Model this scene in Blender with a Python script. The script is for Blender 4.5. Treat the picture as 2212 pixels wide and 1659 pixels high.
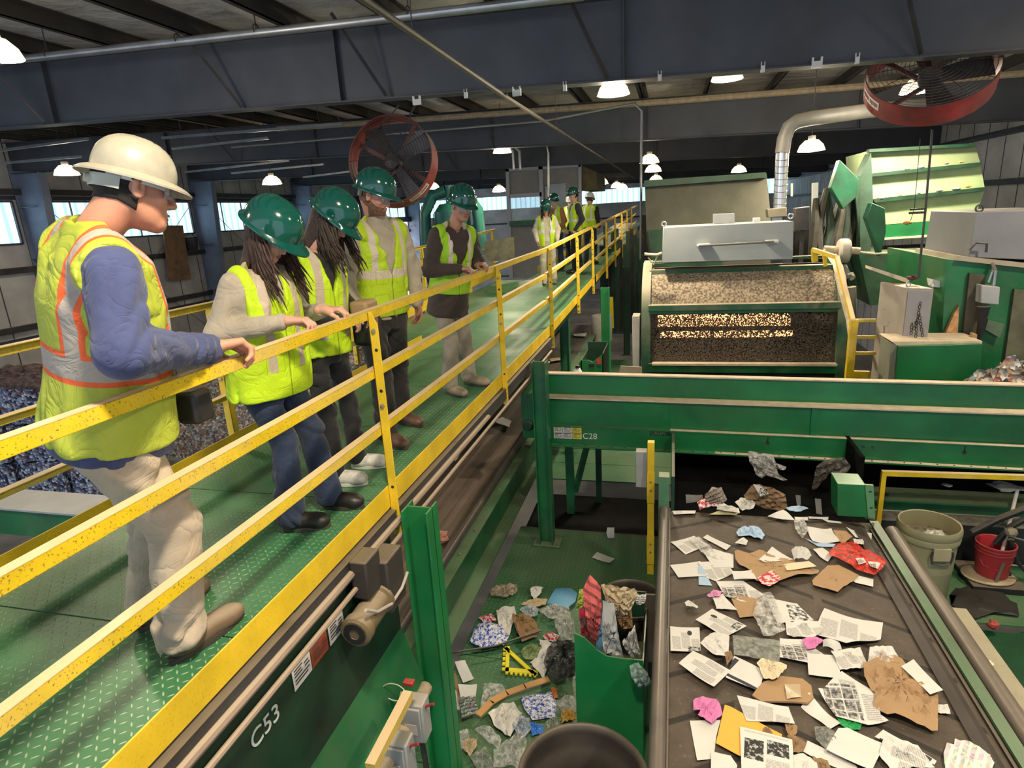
import bpy, bmesh, math, random
import numpy as np
from mathutils import Vector, Matrix
S = bpy.context.scene
for o in list(bpy.data.objects): bpy.data.objects.remove(o)
COL = S.collection
# ---------------------------------------------------------------- camera
CAM = np.array([0.0, 0.0, 1.56]); FPX = 1325.0
def _rot(yaw, pit, rol):
    yaw, pit, rol = [math.radians(a) for a in (yaw, pit, rol)]
    fwd = np.array([math.sin(yaw)*math.cos(pit), math.cos(yaw)*math.cos(pit), math.sin(pit)])
    rt = np.array([math.cos(yaw), -math.sin(yaw), 0.0]); up = np.cross(rt, fwd)
    r2 = math.cos(rol)*rt + math.sin(rol)*up; u2 = -math.sin(rol)*rt + math.cos(rol)*up
    return np.array([r2, -u2, fwd])
RC = _rot(-15.08, -15.55, -3.36)
cam = bpy.data.cameras.new('camera'); co = bpy.data.objects.new('camera', cam); COL.objects.link(co)
cam.sensor_width = 36.0; cam.lens = FPX/2212*36.0; cam.clip_start = 0.05; cam.clip_end = 300
co.matrix_world = Matrix(((RC[0][0], -RC[1][0], -RC[2][0], CAM[0]), (RC[0][1], -RC[1][1], -RC[2][1], CAM[1]),
                          (RC[0][2], -RC[1][2], -RC[2][2], CAM[2]), (0, 0, 0, 1)))
S.camera = co
def at(px, py, ax, v):
    """photograph pixel -> world point on the plane x/y/z = v"""
    d = RC.T @ np.array([(px-1106)/FPX, (py-829.5)/FPX, 1.0]); i = 'xyz'.index(ax)
    return CAM + d*((v-CAM[i])/d[i])
# ---------------------------------------------------------------- world, exposure
W = bpy.data.worlds.new('world'); S.world = W; W.use_nodes = True
_bg = W.node_tree.nodes['Background']; _bg.inputs[0].default_value = (0.70, 0.82, 1.0, 1); _bg.inputs[1].default_value = 0.72
S.view_settings.view_transform = 'Standard'; S.view_settings.look = 'None'
S.view_settings.gamma = 1.0; S.view_settings.use_curve_mapping = False; S.view_settings.exposure = 0.85
S.cycles.use_denoising = True; S.cycles.max_bounces = 5; S.cycles.diffuse_bounces = 3; S.cycles.glossy_bounces = 3
S.cycles.transparent_max_bounces = 12; S.cycles.transmission_bounces = 6; S.cycles.sample_clamp_indirect = 4.0
S.cycles.caustics_reflective = False; S.cycles.caustics_refractive = False
def lamp(name, kind, loc, power, color=(1, .86, .66), size=0.5, to=None, parent=None, spot=120, blend=0.6):
    l = bpy.data.lights.new(name, kind); l.energy = power; l.color = color
    if kind == 'AREA': l.shape = 'DISK'; l.size = size
    elif kind == 'SPOT': l.shadow_soft_size = size; l.spot_size = math.radians(spot); l.spot_blend = blend
    elif kind == 'POINT': l.shadow_soft_size = size
    o = bpy.data.objects.new(name, l); COL.objects.link(o); o.location = loc
    if to is not None: o.rotation_euler = (Vector(to)-Vector(loc)).to_track_quat('-Z', 'Y').to_euler()
    if parent: o.parent = parent; o.location = Vector(loc)-parent.location
    return o
# ---------------------------------------------------------------- materials
_M = {}
def newmat(name):
    m = bpy.data.materials.new(name); m.use_nodes = True; nt = m.node_tree; nt.nodes.clear()
    out = nt.nodes.new('ShaderNodeOutputMaterial'); b = nt.nodes.new('ShaderNodeBsdfPrincipled'); nt.links.new(b.outputs[0], out.inputs[0])
    return m, nt, b
def nd(nt, typ, **kw):
    n = nt.nodes.new('ShaderNode'+typ)
    for k, v in kw.items():
        if k.startswith('i_'):
            key = k[2:]; key = int(key) if key.isdigit() else key.replace('_', ' ')
            n.inputs[key].default_value = v
        else: setattr(n, k, v)
    return n
def lk(nt, a, b): nt.links.new(a, b)
def math_(nt, op, a, b=None, c=None):
    n = nt.nodes.new('ShaderNodeMath'); n.operation = op
    for i, v in enumerate((a, b, c)):
        if v is None: continue
        if isinstance(v, (int, float)): n.inputs[i].default_value = v
        else: lk(nt, v, n.inputs[i])
    return n.outputs[0]
def mix_(nt, f, a, b):
    n = nt.nodes.new('ShaderNodeMix'); n.data_type = 'RGBA'
    for s, v in ((n.inputs[0], f), (n.inputs[6], a), (n.inputs[7], b)):
        if isinstance(v, (int, float)): s.default_value = v
        elif isinstance(v, tuple): s.default_value = v if len(v) == 4 else (*v, 1)
        else: lk(nt, v, s)
    return n.outputs[2]
def noise_(nt, scale, detail=3, vec=None, rough=.55):
    n = nd(nt, 'TexNoise'); n.inputs['Scale'].default_value = scale; n.inputs['Detail'].default_value = detail; n.inputs['Roughness'].default_value = rough
    lk(nt, vec if vec is not None else coord(nt), n.inputs['Vector']); return n.outputs['Fac']
def coord(nt, kind='pos'):
    for n in nt.nodes:
        if n.type == 'NEW_GEOMETRY' and kind == 'pos': return n.outputs['Position']
        if n.type == 'TEX_COORD' and kind == 'obj': return n.outputs['Object']
    return nd(nt, 'NewGeometry').outputs['Position'] if kind == 'pos' else nd(nt, 'TexCoord').outputs['Object']
def ramp_(nt, f, lo, hi):
    n = nd(nt, 'MapRange'); n.inputs[1].default_value = lo; n.inputs[2].default_value = hi; lk(nt, f, n.inputs[0]); return n.outputs[0]
def bump_(nt, b, h, strength=.3, dist=.01):
    n = nd(nt, 'Bump'); n.inputs['Strength'].default_value = strength; n.inputs['Distance'].default_value = dist
    lk(nt, h, n.inputs['Height']); lk(nt, n.outputs[0], b.inputs['Normal'])
def P(name, col, rough=.5, metal=0., dust=0., dustcol=(.42, .34, .25), mottle=.12, ms=3., bump=0., bs=60., speck=0., alpha=1., trans=0., sheen=0., coat=0., spec=.5, nlo=.35, wear=0., kind='pos'):
    if name in _M: return _M[name]
    m, nt, b = newmat(name); c = coord(nt, kind)
    base = (*col, 1)
    f = ramp_(nt, noise_(nt, ms, 4, c), .3, .7)
    dk = tuple(v*(1-mottle*1.6) for v in col); lt = tuple(min(1, v*(1+mottle)) for v in col)
    cc = mix_(nt, f, dk, lt)
    if wear:
        w = ramp_(nt, noise_(nt, 9, 6, c, .7), .62, .70); cc = mix_(nt, math_(nt, 'MULTIPLY', w, wear), cc, (.16, .11, .07))
    if speck:
        w = ramp_(nt, noise_(nt, 120, 2, c), .60, .68); cc = mix_(nt, math_(nt, 'MULTIPLY', w, speck), cc, (.10, .07, .03))
    if dust:
        g = [n for n in nt.nodes if n.type == 'NEW_GEOMETRY']; g = g[0] if g else nd(nt, 'NewGeometry')
        s = nd(nt, 'SeparateXYZ'); lk(nt, g.outputs['Normal'], s.inputs[0])
        up = ramp_(nt, s.outputs[2], nlo, .85); nz = ramp_(nt, noise_(nt, 7, 5, c), .05, .45)
        fac = math_(nt, 'MULTIPLY', math_(nt, 'MULTIPLY', up, nz), dust)
        fac = math_(nt, 'ADD', fac, math_(nt, 'MULTIPLY', ramp_(nt, noise_(nt, 1.7, 5, c), .45, .8), dust*.35))
        cc = mix_(nt, fac, cc, dustcol)
    lk(nt, cc, b.inputs['Base Color']); b.inputs['Roughness'].default_value = rough; b.inputs['Metallic'].default_value = metal
    b.inputs['Specular IOR Level'].default_value = spec
    if sheen: b.inputs['Sheen Weight'].default_value = sheen
    if coat: b.inputs['Coat Weight'].default_value = coat; b.inputs['Coat Roughness'].default_value = .08
    if trans: b.inputs['Transmission Weight'].default_value = trans
    if alpha < 1: b.inputs['Alpha'].default_value = alpha
    if bump: bump_(nt, b, noise_(nt, bs, 4, c), bump, .01)
    _M[name] = m; return m
def EM(name, col, s):
    if name in _M: return _M[name]
    m, nt, b = newmat(name); b.inputs['Base Color'].default_value = (*[min(1, c) for c in col], 1)
    b.inputs['Emission Color'].default_value = (*col, 1); b.inputs['Emission Strength'].default_value = s
    _M[name] = m; return m
# ---------------------------------------------------------------- mesh builder
class MB:
    def __init__(s): s.v = []; s.f = []; s.mi = []
    def add(s, vs, fs, mi=0):
        n = len(s.v); s.v += [tuple(float(c) for c in v) for v in vs]; s.f += [tuple(i+n for i in f) for f in fs]; s.mi += [mi]*len(fs); return s
    def box(s, c, d, rot=None, mi=0):
        x, y, z = d[0]/2, d[1]/2, d[2]/2
        vs = [(sx*x, sy*y, sz*z) for sx in (-1, 1) for sy in (-1, 1) for sz in (-1, 1)]
        if rot is not None: vs = [tuple(np.array(rot) @ np.array(v)) for v in vs]
        vs = [(v[0]+c[0], v[1]+c[1], v[2]+c[2]) for v in vs]
        return s.add(vs, [(0, 1, 3, 2), (4, 6, 7, 5), (0, 4, 5, 1), (2, 3, 7, 6), (0, 2, 6, 4), (1, 5, 7, 3)], mi)
    def bb(s, a, b, mi=0):
        a = np.minimum(a, b), np.maximum(a, b); return s.box((a[0]+a[1])/2, a[1]-a[0], None, mi)
    def beam(s, p, q, w, h, up=(0, 0, 1), mi=0):
        p = np.array(p, float); q = np.array(q, float); d = q-p; L = np.linalg.norm(d); d /= L
        u = np.array(up, float); r = np.cross(d, u); r /= np.linalg.norm(r); u = np.cross(r, d)
        return s.box((p+q)/2, (w, L, h), np.array([r, d, u]).T, mi)
    def tube(s, pts, r, n=10, mi=0, caps=True, closed=False):
        pts = [np.array(p, float) for p in pts]; m = len(pts); rs = r if hasattr(r, '__len__') else [r]*m
        vs = []; ref = None
        for i, p in enumerate(pts):
            a = pts[(i-1) % m] if (i > 0 or closed) else p; b = pts[(i+1) % m] if (i < m-1 or closed) else p
            t = b-a; t = t/(np.linalg.norm(t)+1e-9)
            if ref is None: ref = np.array([0, 0, 1.]) if abs(t[2]) < .9 else np.array([1., 0, 0])
            u = ref-t*np.dot(ref, t); u /= (np.linalg.norm(u)+1e-9); w = np.cross(t, u); ref = u
            for k in range(n):
                a_ = 2*math.pi*k/n; vs.append(p+rs[i]*(math.cos(a_)*u+math.sin(a_)*w))
        fs = [(i*n+k, i*n+(k+1) % n, ((i+1) % m)*n+(k+1) % n, ((i+1) % m)*n+k) for i in range(m if closed else m-1) for k in range(n)]
        if caps and not closed: fs += [tuple(range(n))[::-1], tuple((m-1)*n+k for k in range(n))]
        return s.add(vs, fs, mi)
    def lathe(s, prof, c=(0, 0, 0), n=24, R=None, mi=0, close=False, sx=1, sy=1):
        vs = []; m = len(prof)
        for r, z in prof:
            for k in range(n):
                a = 2*math.pi*k/n; v = np.array([r*math.cos(a)*sx, r*math.sin(a)*sy, z])
                if R is not None: v = np.array(R) @ v
                vs.append(v+np.array(c))
        fs = [(i*n+k, i*n+(k+1) % n, (i+1)*n+(k+1) % n, (i+1)*n+k) for i in range(m-1) for k in range(n)]
        if prof[0][0] > 1e-4: fs.append(tuple(range(n))[::-1]) if close else None
        if prof[-1][0] > 1e-4 and close: fs.append(tuple((m-1)*n+k for k in range(n)))
        return s.add(vs, fs, mi)
    def prism(s, poly, ax, lo, hi, mi=0):
        """poly of 2-D points in the two other axes (cyclic order) extruded along ax"""
        i = 'xyz'.index(ax); o = [j for j in range(3) if j != i]; vs = []
        for h in (lo, hi):
            for p in poly:
                v = [0, 0, 0]; v[i] = h; v[o[0]] = p[0]; v[o[1]] = p[1]; vs.append(v)
        n = len(poly); fs = [tuple(range(n)), tuple(range(n, 2*n))[::-1]]+[(k, (k+1) % n, n+(k+1) % n, n+k) for k in range(n)]
        return s.add(vs, fs, mi)
    def quad(s, a, b, c, d, mi=0): return s.add([a, b, c, d], [(0, 1, 2, 3)], mi)
    def sheet(s, P, t=0.0, mi=0):
        """grid P[i][j] of points, optional thickness"""
        P = np.array(P, float); a, b = P.shape[:2]; n = a*b
        vs = list(P.reshape(-1, 3)); fs = [(i*b+j, i*b+j+1, (i+1)*b+j+1, (i+1)*b+j) for i in range(a-1) for j in range(b-1)]
        if t:
            du = np.gradient(P, axis=0); dv = np.gradient(P, axis=1); N = np.cross(du, dv); N /= np.linalg.norm(N, axis=2, keepdims=True)+1e-12
            vs += list((P-N*t).reshape(-1, 3)); fs += [tuple(i+n for i in f)[::-1] for f in fs]
            rim = [j for j in range(b)]+[i*b+b-1 for i in range(1, a)]+[(a-1)*b+j for j in range(b-2, -1, -1)]+[i*b for i in range(a-2, 0, -1)]
            for k in range(len(rim)):
                p, q = rim[k], rim[(k+1) % len(rim)]; fs.append((q, p, p+n, q+n))
        return s.add(vs, fs, mi)
    def build(s, name, mats, parent=None, label=None, cat=None, group=None, kind=None, smooth=30, bev=0, world=True):
        me = bpy.data.meshes.new(name); me.from_pydata(s.v, [], s.f)
        for m in (mats if isinstance(mats, (list, tuple)) else [mats]): me.materials.append(m)
        if any(s.mi): me.polygons.foreach_set('material_index', s.mi)
        bm = bmesh.new(); bm.from_mesh(me); bmesh.ops.recalc_face_normals(bm, faces=bm.faces); bm.to_mesh(me); bm.free()
        if smooth: me.shade_smooth(); me.set_sharp_from_angle(angle=math.radians(smooth))
        o = bpy.data.objects.new(name, me); COL.objects.link(o)
        if bev:
            b = o.modifiers.new('bevel', 'BEVEL'); b.width = bev; b.segments = 2; b.limit_method = 'ANGLE'; b.angle_limit = math.radians(40)
        if parent:
            o.parent = parent
            if world: o.matrix_parent_inverse = Matrix.Translation(-parent.location) if parent.rotation_euler.to_quaternion().angle < 1e-6 else parent.matrix_basis.inverted()
        tag(o, label, cat, group, kind); return o
def tag(o, label=None, cat=None, group=None, kind=None):
    if label: o['label'] = label
    if cat: o['category'] = cat
    if group: o['group'] = group
    if kind: o['kind'] = kind
    return o
def E_(name, loc, label=None, cat=None, group=None, kind=None):
    o = bpy.data.objects.new(name, None); COL.objects.link(o); o.location = Vector([float(c) for c in loc]); o.empty_display_size = .1
    return tag(o, label, cat, group, kind)
def kids(o): return [c for c in bpy.data.objects if c.parent == o]
def dup(o, loc=None, rot=None, label=None, group=None, parent=None, scale=None):
    c = o.copy(); COL.objects.link(c)
    if parent: c.parent = parent
    for ch in kids(o): dup(ch, parent=c)
    if loc is not None: c.location = Vector([float(x) for x in loc])
    if rot is not None: c.rotation_euler = rot
    if scale is not None: c.scale = scale
    if label: c['label'] = label
    if group: c['group'] = group
    return c
def rotz(a): c, s_ = math.cos(a), math.sin(a); return np.array([[c, -s_, 0], [s_, c, 0], [0, 0, 1.]])
def basis(n, up=(0, 0, 1)):
    """rotation whose local z is n"""
    n = np.array(n, float); n /= np.linalg.norm(n); u = np.array(up, float); x = np.cross(u, n)
    if np.linalg.norm(x) < 1e-6: x = np.array([1., 0, 0])
    x /= np.linalg.norm(x); return np.array([x, np.cross(n, x), n]).T
def arc(c, r, a0, a1, n, plane='xz'):
    out = []
    for k in range(n+1):
        a = math.radians(a0+(a1-a0)*k/n); u, w = r*math.cos(a), r*math.sin(a); p = list(c)
        p['xyz'.index(plane[0])] += u; p['xyz'.index(plane[1])] += w; out.append(tuple(p))
    return out
# shared materials
GRN = P('green_paint', (.010, .135, .045), .38, dust=.55, dustcol=(.30, .30, .20), mottle=.25, ms=2.2, bump=.05, nlo=.5)
GRNB = P('bright_green_paint', (.010, .20, .055), .38, dust=.3, dustcol=(.30, .30, .20), mottle=.2, ms=2, nlo=.6)
DGRN = P('dark_green_paint', (.012, .055, .028), .5, dust=.6, dustcol=(.15, .14, .10), mottle=.3)
YEL = P('yellow_paint', (.74, .52, .015), .42, dust=1.5, dustcol=(.66, .50, .30), mottle=.12, ms=6, speck=.8, nlo=.5, spec=.35)
YELC = P('clean_yellow_paint', (.78, .53, .02), .45, dust=.25, dustcol=(.60, .46, .25), mottle=.12, ms=4, speck=.25)
STEEL = P('galvanised_steel', (.42, .43, .44), .38, metal=.8, dust=.4, mottle=.15)
GREY = P('grey_paint', (.36, .37, .38), .45, dust=.6, dustcol=(.42, .37, .30), mottle=.08)
DGREY = P('dark_grey_steel', (.05, .05, .055), .5, metal=.3, dust=.4, mottle=.2)
BEAM = P('blue_grey_primer', (.062, .068, .086), .55, mottle=.18, ms=1.2, dust=.5, dustcol=(.14, .13, .13))
PIT = P('cavity_shade_black', (.006, .006, .006), .9, mottle=.3, ms=6, spec=.1)  # near-black that holds the shade of pit, chute and gap in its colour
BLACK = P('black_rubber', (.012, .012, .013), .5, dust=.3, mottle=.2)
BELT = P('worn_belt_rubber', (.085, .064, .046), .75, mottle=.35, ms=6, bump=.3, bs=30)
DUST = P('dust_covered', (.40, .32, .22), .95, mottle=.15, ms=9, bump=.6, bs=70)
WHITE = P('white_paint', (.72, .72, .70), .5, mottle=.05)
RED = P('red_paint', (.45, .02, .02), .4, dust=.3, dustcol=(.3, .16, .13), mottle=.15)
# ================================================================ hall
ZF = -5.0
def roofz(x): return 3.95-.03*x
conc = P('concrete_floor', (.24, .23, .22), .8, mottle=.3, ms=.6, bump=.2, bs=8)
MB().bb((-24, -6, ZF-.2), (9, 53, ZF)).build('floor', conc, kind='structure', smooth=0)
# insulated roof sheets between purlins
m, nt, b = newmat('roof_insulation'); c = coord(nt)
w = noise_(nt, 1.3, 4, c); cc = mix_(nt, ramp_(nt, w, .3, .7), (.42, .41, .39), (.66, .64, .61))
lk(nt, cc, b.inputs['Base Color']); b.inputs['Roughness'].default_value = .45; bump_(nt, b, noise_(nt, 2.5, 3, c), .5, .15)
INS = m
MB().add([(-21, -6, roofz(-21)+.22), (9, -6, roofz(9)+.22), (9, 53, roofz(9)+.22), (-21, 53, roofz(-21)+.22),
          (-21, -6, roofz(-21)+.3), (9, -6, roofz(9)+.3), (9, 53, roofz(9)+.3), (-21, 53, roofz(-21)+.3)],
         [(0, 3, 2, 1), (4, 5, 6, 7), (0, 1, 5, 4), (1, 2, 6, 5), (2, 3, 7, 6), (3, 0, 4, 7)]).build('ceiling', INS, kind='structure', smooth=0)
# purlins (Z sections) running away from the camera
DB = P('dark_purlin', (.045, .040, .038), .7, mottle=.2)
for i in range(22):
    pm = MB()
    x = -20.6+1.42*i; z = roofz(x)
    pm.bb((x-.01, 1, z), (x+.01, 53, z+.22)); pm.bb((x-.08, 1, z), (x+.01, 53, z+.012)); pm.bb((x, 1, z+.2), (x+.08, 53, z+.215))
    pm.build('ceiling_purlin', DB, kind='structure', smooth=0)
# tapered rafters with web, flanges, stiffeners
for k, y in enumerate([8.4+7.6*i for i in range(6)]):
    r = MB(); x0, x1 = -20.2, 8.6
    zb = lambda x: roofz(x)-.93
    for (ya, yb, oa, ob) in ((-.008, .008, 0, 1), (-.11, .11, 0, 0), (-.11, .11, 1, 1)):
        def z_(x, w): return (zb(x) if w == 0 else roofz(x)-.01)
        if oa != ob: vs = [(x, y+s_, z_(x, w)) for x in (x0, x1) for w in (0, 1) for s_ in (ya, yb)]
        else: vs = [(x, y+s_, z_(x, oa)+d) for x in (x0, x1) for d in ((0, .016) if oa == 0 else (-.016, 0)) for s_ in (ya, yb)]
        r.add(vs, [(0, 1, 3, 2), (4, 6, 7, 5), (0, 4, 5, 1), (2, 3, 7, 6), (0, 2, 6, 4), (1, 5, 7, 3)])
    for xs in (-14.2, -9.4, -4.43, -.6, 3.9):
        r.bb((xs-.006, y-.1, zb(xs)+.01), (xs+.006, y+.1, roofz(xs)-.02))
    r.build('ceiling_rafter', BEAM, kind='structure', smooth=0)
    c_ = MB()
    for (a, b_) in ((-20.2, -19.2),):
        c_.prism([(-20.2, ZF), (-19.62, ZF), (-19.05, zb(-19.3)), (-20.2, zb(-20.2)+.1)], 'y', y-.01, y+.01)
        c_.add([(-19.62, y-.14, ZF), (-19.62, y+.14, ZF), (-19.05, y+.14, zb(-19.3)+.02), (-19.05, y-.14, zb(-19.3)+.02),
                (-19.64, y-.14, ZF), (-19.64, y+.14, ZF), (-19.07, y+.14, zb(-19.3)+.02), (-19.07, y-.14, zb(-19.3)+.02)],
               [(0, 1, 2, 3), (4, 7, 6, 5), (0, 4, 5, 1), (2, 6, 7, 3), (0, 3, 7, 4), (1, 5, 6, 2)])
        c_.bb((-20.2, y-.14, ZF), (-20.18, y+.14, 4))
        for zz in (ZF+.3, -1.0, 1.0, 2.6): c_.bb((-20.2, y-.14, zz), (-19.55, y+.14, zz+.015))
    c_.build('wall_left_column', P('column_primer', (.20, .24, .34), .55, mottle=.15, ms=1.5), kind='structure', smooth=0)
# fly braces from purlins to rafter bottom flanges
for k, y in enumerate((8.4, 16.0, 23.6)):
    for i, x in enumerate((-9.6, -6.0, -3.75, -.8, 2.6) if k == 0 else (-16, -12, -8)):
        r = MB(); z1 = roofz(x)-.93
        r.beam((x, y-.09, z1+.04), (x-.45, y-.5, roofz(x)+.05), .035, .035); r.beam((x, y+.09, z1+.04), (x+.35, y+1.0, roofz(x)+.05), .035, .035)
        r.build('ceiling_brace', DGREY, kind='structure', smooth=0)
# left wall of corrugated panels with a translucent window strip
m, nt, b = newmat('wall_sheet'); c = coord(nt); s = nd(nt, 'SeparateXYZ'); lk(nt, c, s.inputs[0])
wv = math_(nt, 'PINGPONG', s.outputs[1], .075); seam = math_(nt, 'LESS_THAN', math_(nt, 'FRACT', math_(nt, 'DIVIDE', s.outputs[1], 1.22)), .035)
hs = math_(nt, 'LESS_THAN', math_(nt, 'FRACT', math_(nt, 'DIVIDE', math_(nt, 'ADD', s.outputs[2], 10.35), 2.2)), .06)
cc = mix_(nt, ramp_(nt, noise_(nt, .8, 5, c), .3, .75), (.34, .34, .35), (.66, .65, .64))
cc = mix_(nt, math_(nt, 'MAXIMUM', seam, hs), cc, (.05, .055, .07)); lk(nt, cc, b.inputs['Base Color']); b.inputs['Roughness'].default_value = .6
WSH = m
W1, W2 = 1.50, 2.80
wl = MB()
wl.bb((-20.3, -6, ZF), (-20.22, 53, W1)); wl.bb((-20.3, -6, W2), (-20.22, 53, 5.2))
for i in range(-1, 6):
    y = 8.4+7.6*i; wl.bb((-20.3, y-.3, W1), (-20.22, y+.3, W2))
wl.build('wall_left', WSH, kind='structure', smooth=0)
m, nt, b = newmat('corrugated_light_panel'); c = coord(nt); s = nd(nt, 'SeparateXYZ'); lk(nt, c, s.inputs[0])
def corr():
    w = math_(nt, 'FRACT', math_(nt, 'DIVIDE', math_(nt, 'ADD', s.outputs[0], s.outputs[1]), .42))
    return math_(nt, 'LESS_THAN', math_(nt, 'ABSOLUTE', math_(nt, 'SUBTRACT', w, .5)), .15)
st = math_(nt, 'MULTIPLY', corr(), .75)
n2 = nd(nt, 'Mapping'); n2.inputs['Scale'].default_value = (6, 6, .25); lk(nt, c, n2.inputs[0])
cc = mix_(nt, st, (.62, .90, 1.0), (.20, .42, .60)); cc = mix_(nt, math_(nt, 'MULTIPLY', ramp_(nt, noise_(nt, 1, 3, n2.outputs[0]), .35, .7), .45), cc, (.32, .62, .82))
lk(nt, cc, b.inputs['Emission Color']); b.inputs['Emission Strength'].default_value = 1.0; lk(nt, cc, b.inputs['Base Color'])
PANEL = m
for i in range(-1, 6):
    y = 8.4+7.6*i; wn = MB().bb((-20.27, y+.3, W1), (-20.24, y+7.3, W2)).build('window_%d' % (i+2), PANEL, kind='structure', smooth=0)
    f = MB()
    for yy in (y+.3, y+7.3): f.bb((-20.24, yy-.03, W1), (-20.16, yy+.03, W2))
    for zz in (W1, W2): f.bb((-20.24, y+.3, zz-.03), (-20.16, y+7.3, zz+.03))
    for q in (1, 2, 3, 4): f.bb((-20.24, y+.3+1.4*q-.015, W1), (-20.19, y+.3+1.4*q+.015, W2))
    f.build('window_frame', BEAM, parent=wn, smooth=0)
for zz in (-3.4, -1.2, .6, 3.0): MB().bb((-20.2, -6, zz), (-20.05, 53, zz+.18)).build('wall_left_girt', DGREY, kind='structure', smooth=0)
for i in (1, 2, 3):
    y = 8.4+7.6*i; MB().tube([(-20.0, y+.2, 2.9), (-20.0, y+7.4, -3)], .012, 6).build('wall_left_cross_rod', DGREY, kind='structure'); MB().tube([(-19.97, y+7.4, 2.9), (-19.97, y+.2, -3)], .012, 6).build('wall_left_cross_rod', DGREY, kind='structure')
# far wall with window strip
fw = MB(); fw.bb((-21, 52, ZF), (9, 52.1, 1.9)); fw.bb((-21, 52, 2.95), (9, 52.1, 5.3)); fw.build('wall_far', WSH, kind='structure', smooth=0)
MB().bb((-20, 52.03, 1.9), (8, 52.06, 2.95)).build('window_9', PANEL, kind='structure', smooth=0)
# right wall, white sheet steel
m, nt, b = newmat('right_wall_sheet'); c = coord(nt); s = nd(nt, 'SeparateXYZ'); lk(nt, c, s.inputs[0])
seam = math_(nt, 'LESS_THAN', math_(nt, 'FRACT', math_(nt, 'DIVIDE', math_(nt, 'ADD', s.outputs[0], s.outputs[1]), .95)), .05)
cc = mix_(nt, ramp_(nt, noise_(nt, 1.0, 5, c), .3, .75), (.50, .50, .51), (.85, .84, .84)); cc = mix_(nt, seam, cc, (.03, .03, .03))
lk(nt, cc, b.inputs['Base Color']); b.inputs['Roughness'].default_value = .6
RW = m
MB().bb((8.2, -6, ZF), (8.3, 53, 4.3)).build('wall_right', RW, kind='structure', smooth=0)
for zz in (-1, 1.55, 2.75): MB().bb((8.05, -6, zz), (8.2, 53, zz+.14)).build('wall_right_girt', DGREY, kind='structure', smooth=0)
# open dock door in the left wall, bright yard outside
dk = E_('door_1', (-20.2, 41, ZF), kind='structure')
MB().bb((-20.21, 44.0, -4.6), (-20.19, 48.6, 1.35)).build('door_opening', EM('daylit_yard', (.92, .96, 1.0), 2.2), parent=dk, smooth=0)
f = MB()
for yy in (43.9, 48.7): f.bb((-20.2, yy-.2, -4), (-19.9, yy+.2, 1.6))
f.bb((-20.2, 43.6, 1.35), (-19.9, 49, 1.75)); f.build('door_frame', BEAM, parent=dk, smooth=0)
# ---------------------------------------------------------------- pipes and conduit
def conduit(name, pts, r, label, mat=STEEL, cat='pipe', n=8): return MB().tube(pts, r, n).build(name, mat, label=label, cat=cat)
sp = MB().tube([(-13, 7.75, 4.2), (-4.06, 7.75, 3.93), (-1.0, 7.75, 3.85)], .055, 12).build('sprinkler_pipe', STEEL, label='thick galvanised sprinkler main crossing in front of the nearest roof beam', cat='pipe')
for i, x in enumerate((-8.6, -6.4, -5.2, -3.1)):
    MB().tube([(x, 7.75, 4.0), (x, 7.75, 4.6)], .008, 6).tube(arc((x, 7.75, 4.08-.03*(x+8)*.9), .065, 0, 360, 12, 'yz'), .008, 5).build('hanger', DGREY, parent=sp)
conduit('branch_pipe', [(-2.1, 3.2, 3.06), (-2.1, 8.3, 3.0), (-2.1, 36, 3.03)], .028, 'slim grey pipe running diagonally overhead along the hall under the beams', P('dim_brown_pipe', (.13, .12, .10), .6, metal=.3, dust=.2))
bp_ = bpy.data.objects['branch_pipe']
for y in (5.3, 8.4, 12, 16): MB().tube([(-2.1, y, 3.0), (-2.1, y, 4.2)], .006, 5).build('drop_rod', DGREY, parent=bp_)
a, b_ = at(900, 258, 'y', 15.5), at(1480, 216, 'y', 15.5); c_ = at(2212, 158, 'y', 15.5)
conduit('sprinkler_pipe', [tuple(at(600, 278, 'y', 15.5)), tuple(a), tuple(b_), tuple(c_)], .07, 'tan dusty sprinkler main crossing behind the nearest beam above the hall', DUST)
q = [at(500, 318, 'y', 14.8), at(1170, 262, 'y', 14.8), at(1370, 224, 'y', 14.8)]
e1 = at(1386, 240, 'y', 14.8); e2 = at(1384, 560, 'y', 14.8)
conduit('conduit_run', [tuple(q[0]), tuple(q[1]), tuple(q[2]), tuple(e1), tuple(e2)], .028, 'grey conduit bending down to a tall vertical drop left of the grey-topped screen')
e1 = at(1040, 315, 'y', 18); e2 = at(1180, 310, 'y', 18); e3 = at(1185, 330, 'y', 18); e4 = at(1185, 425, 'y', 18)
conduit('conduit_run', [tuple(at(780, 333, 'y', 18)), tuple(e1), tuple(e2), tuple(e3), tuple(e4)], .03, 'conduit bending down in front of the white cabin')
for i, (px, lab) in enumerate(((1108, 'left conduit riser bending onto the cabin roof'), (1122, 'right conduit riser bending onto the cabin roof'))):
    conduit('conduit_riser', [tuple(at(px-10, 318, 'y', 18.6)+np.array([0, 0, 1.0])), tuple(at(px-10, 318, 'y', 18.6)), tuple(at(px, 326, 'y', 18.6)), tuple(at(px+2, 366, 'y', 18.6))], .04, lab)
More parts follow.
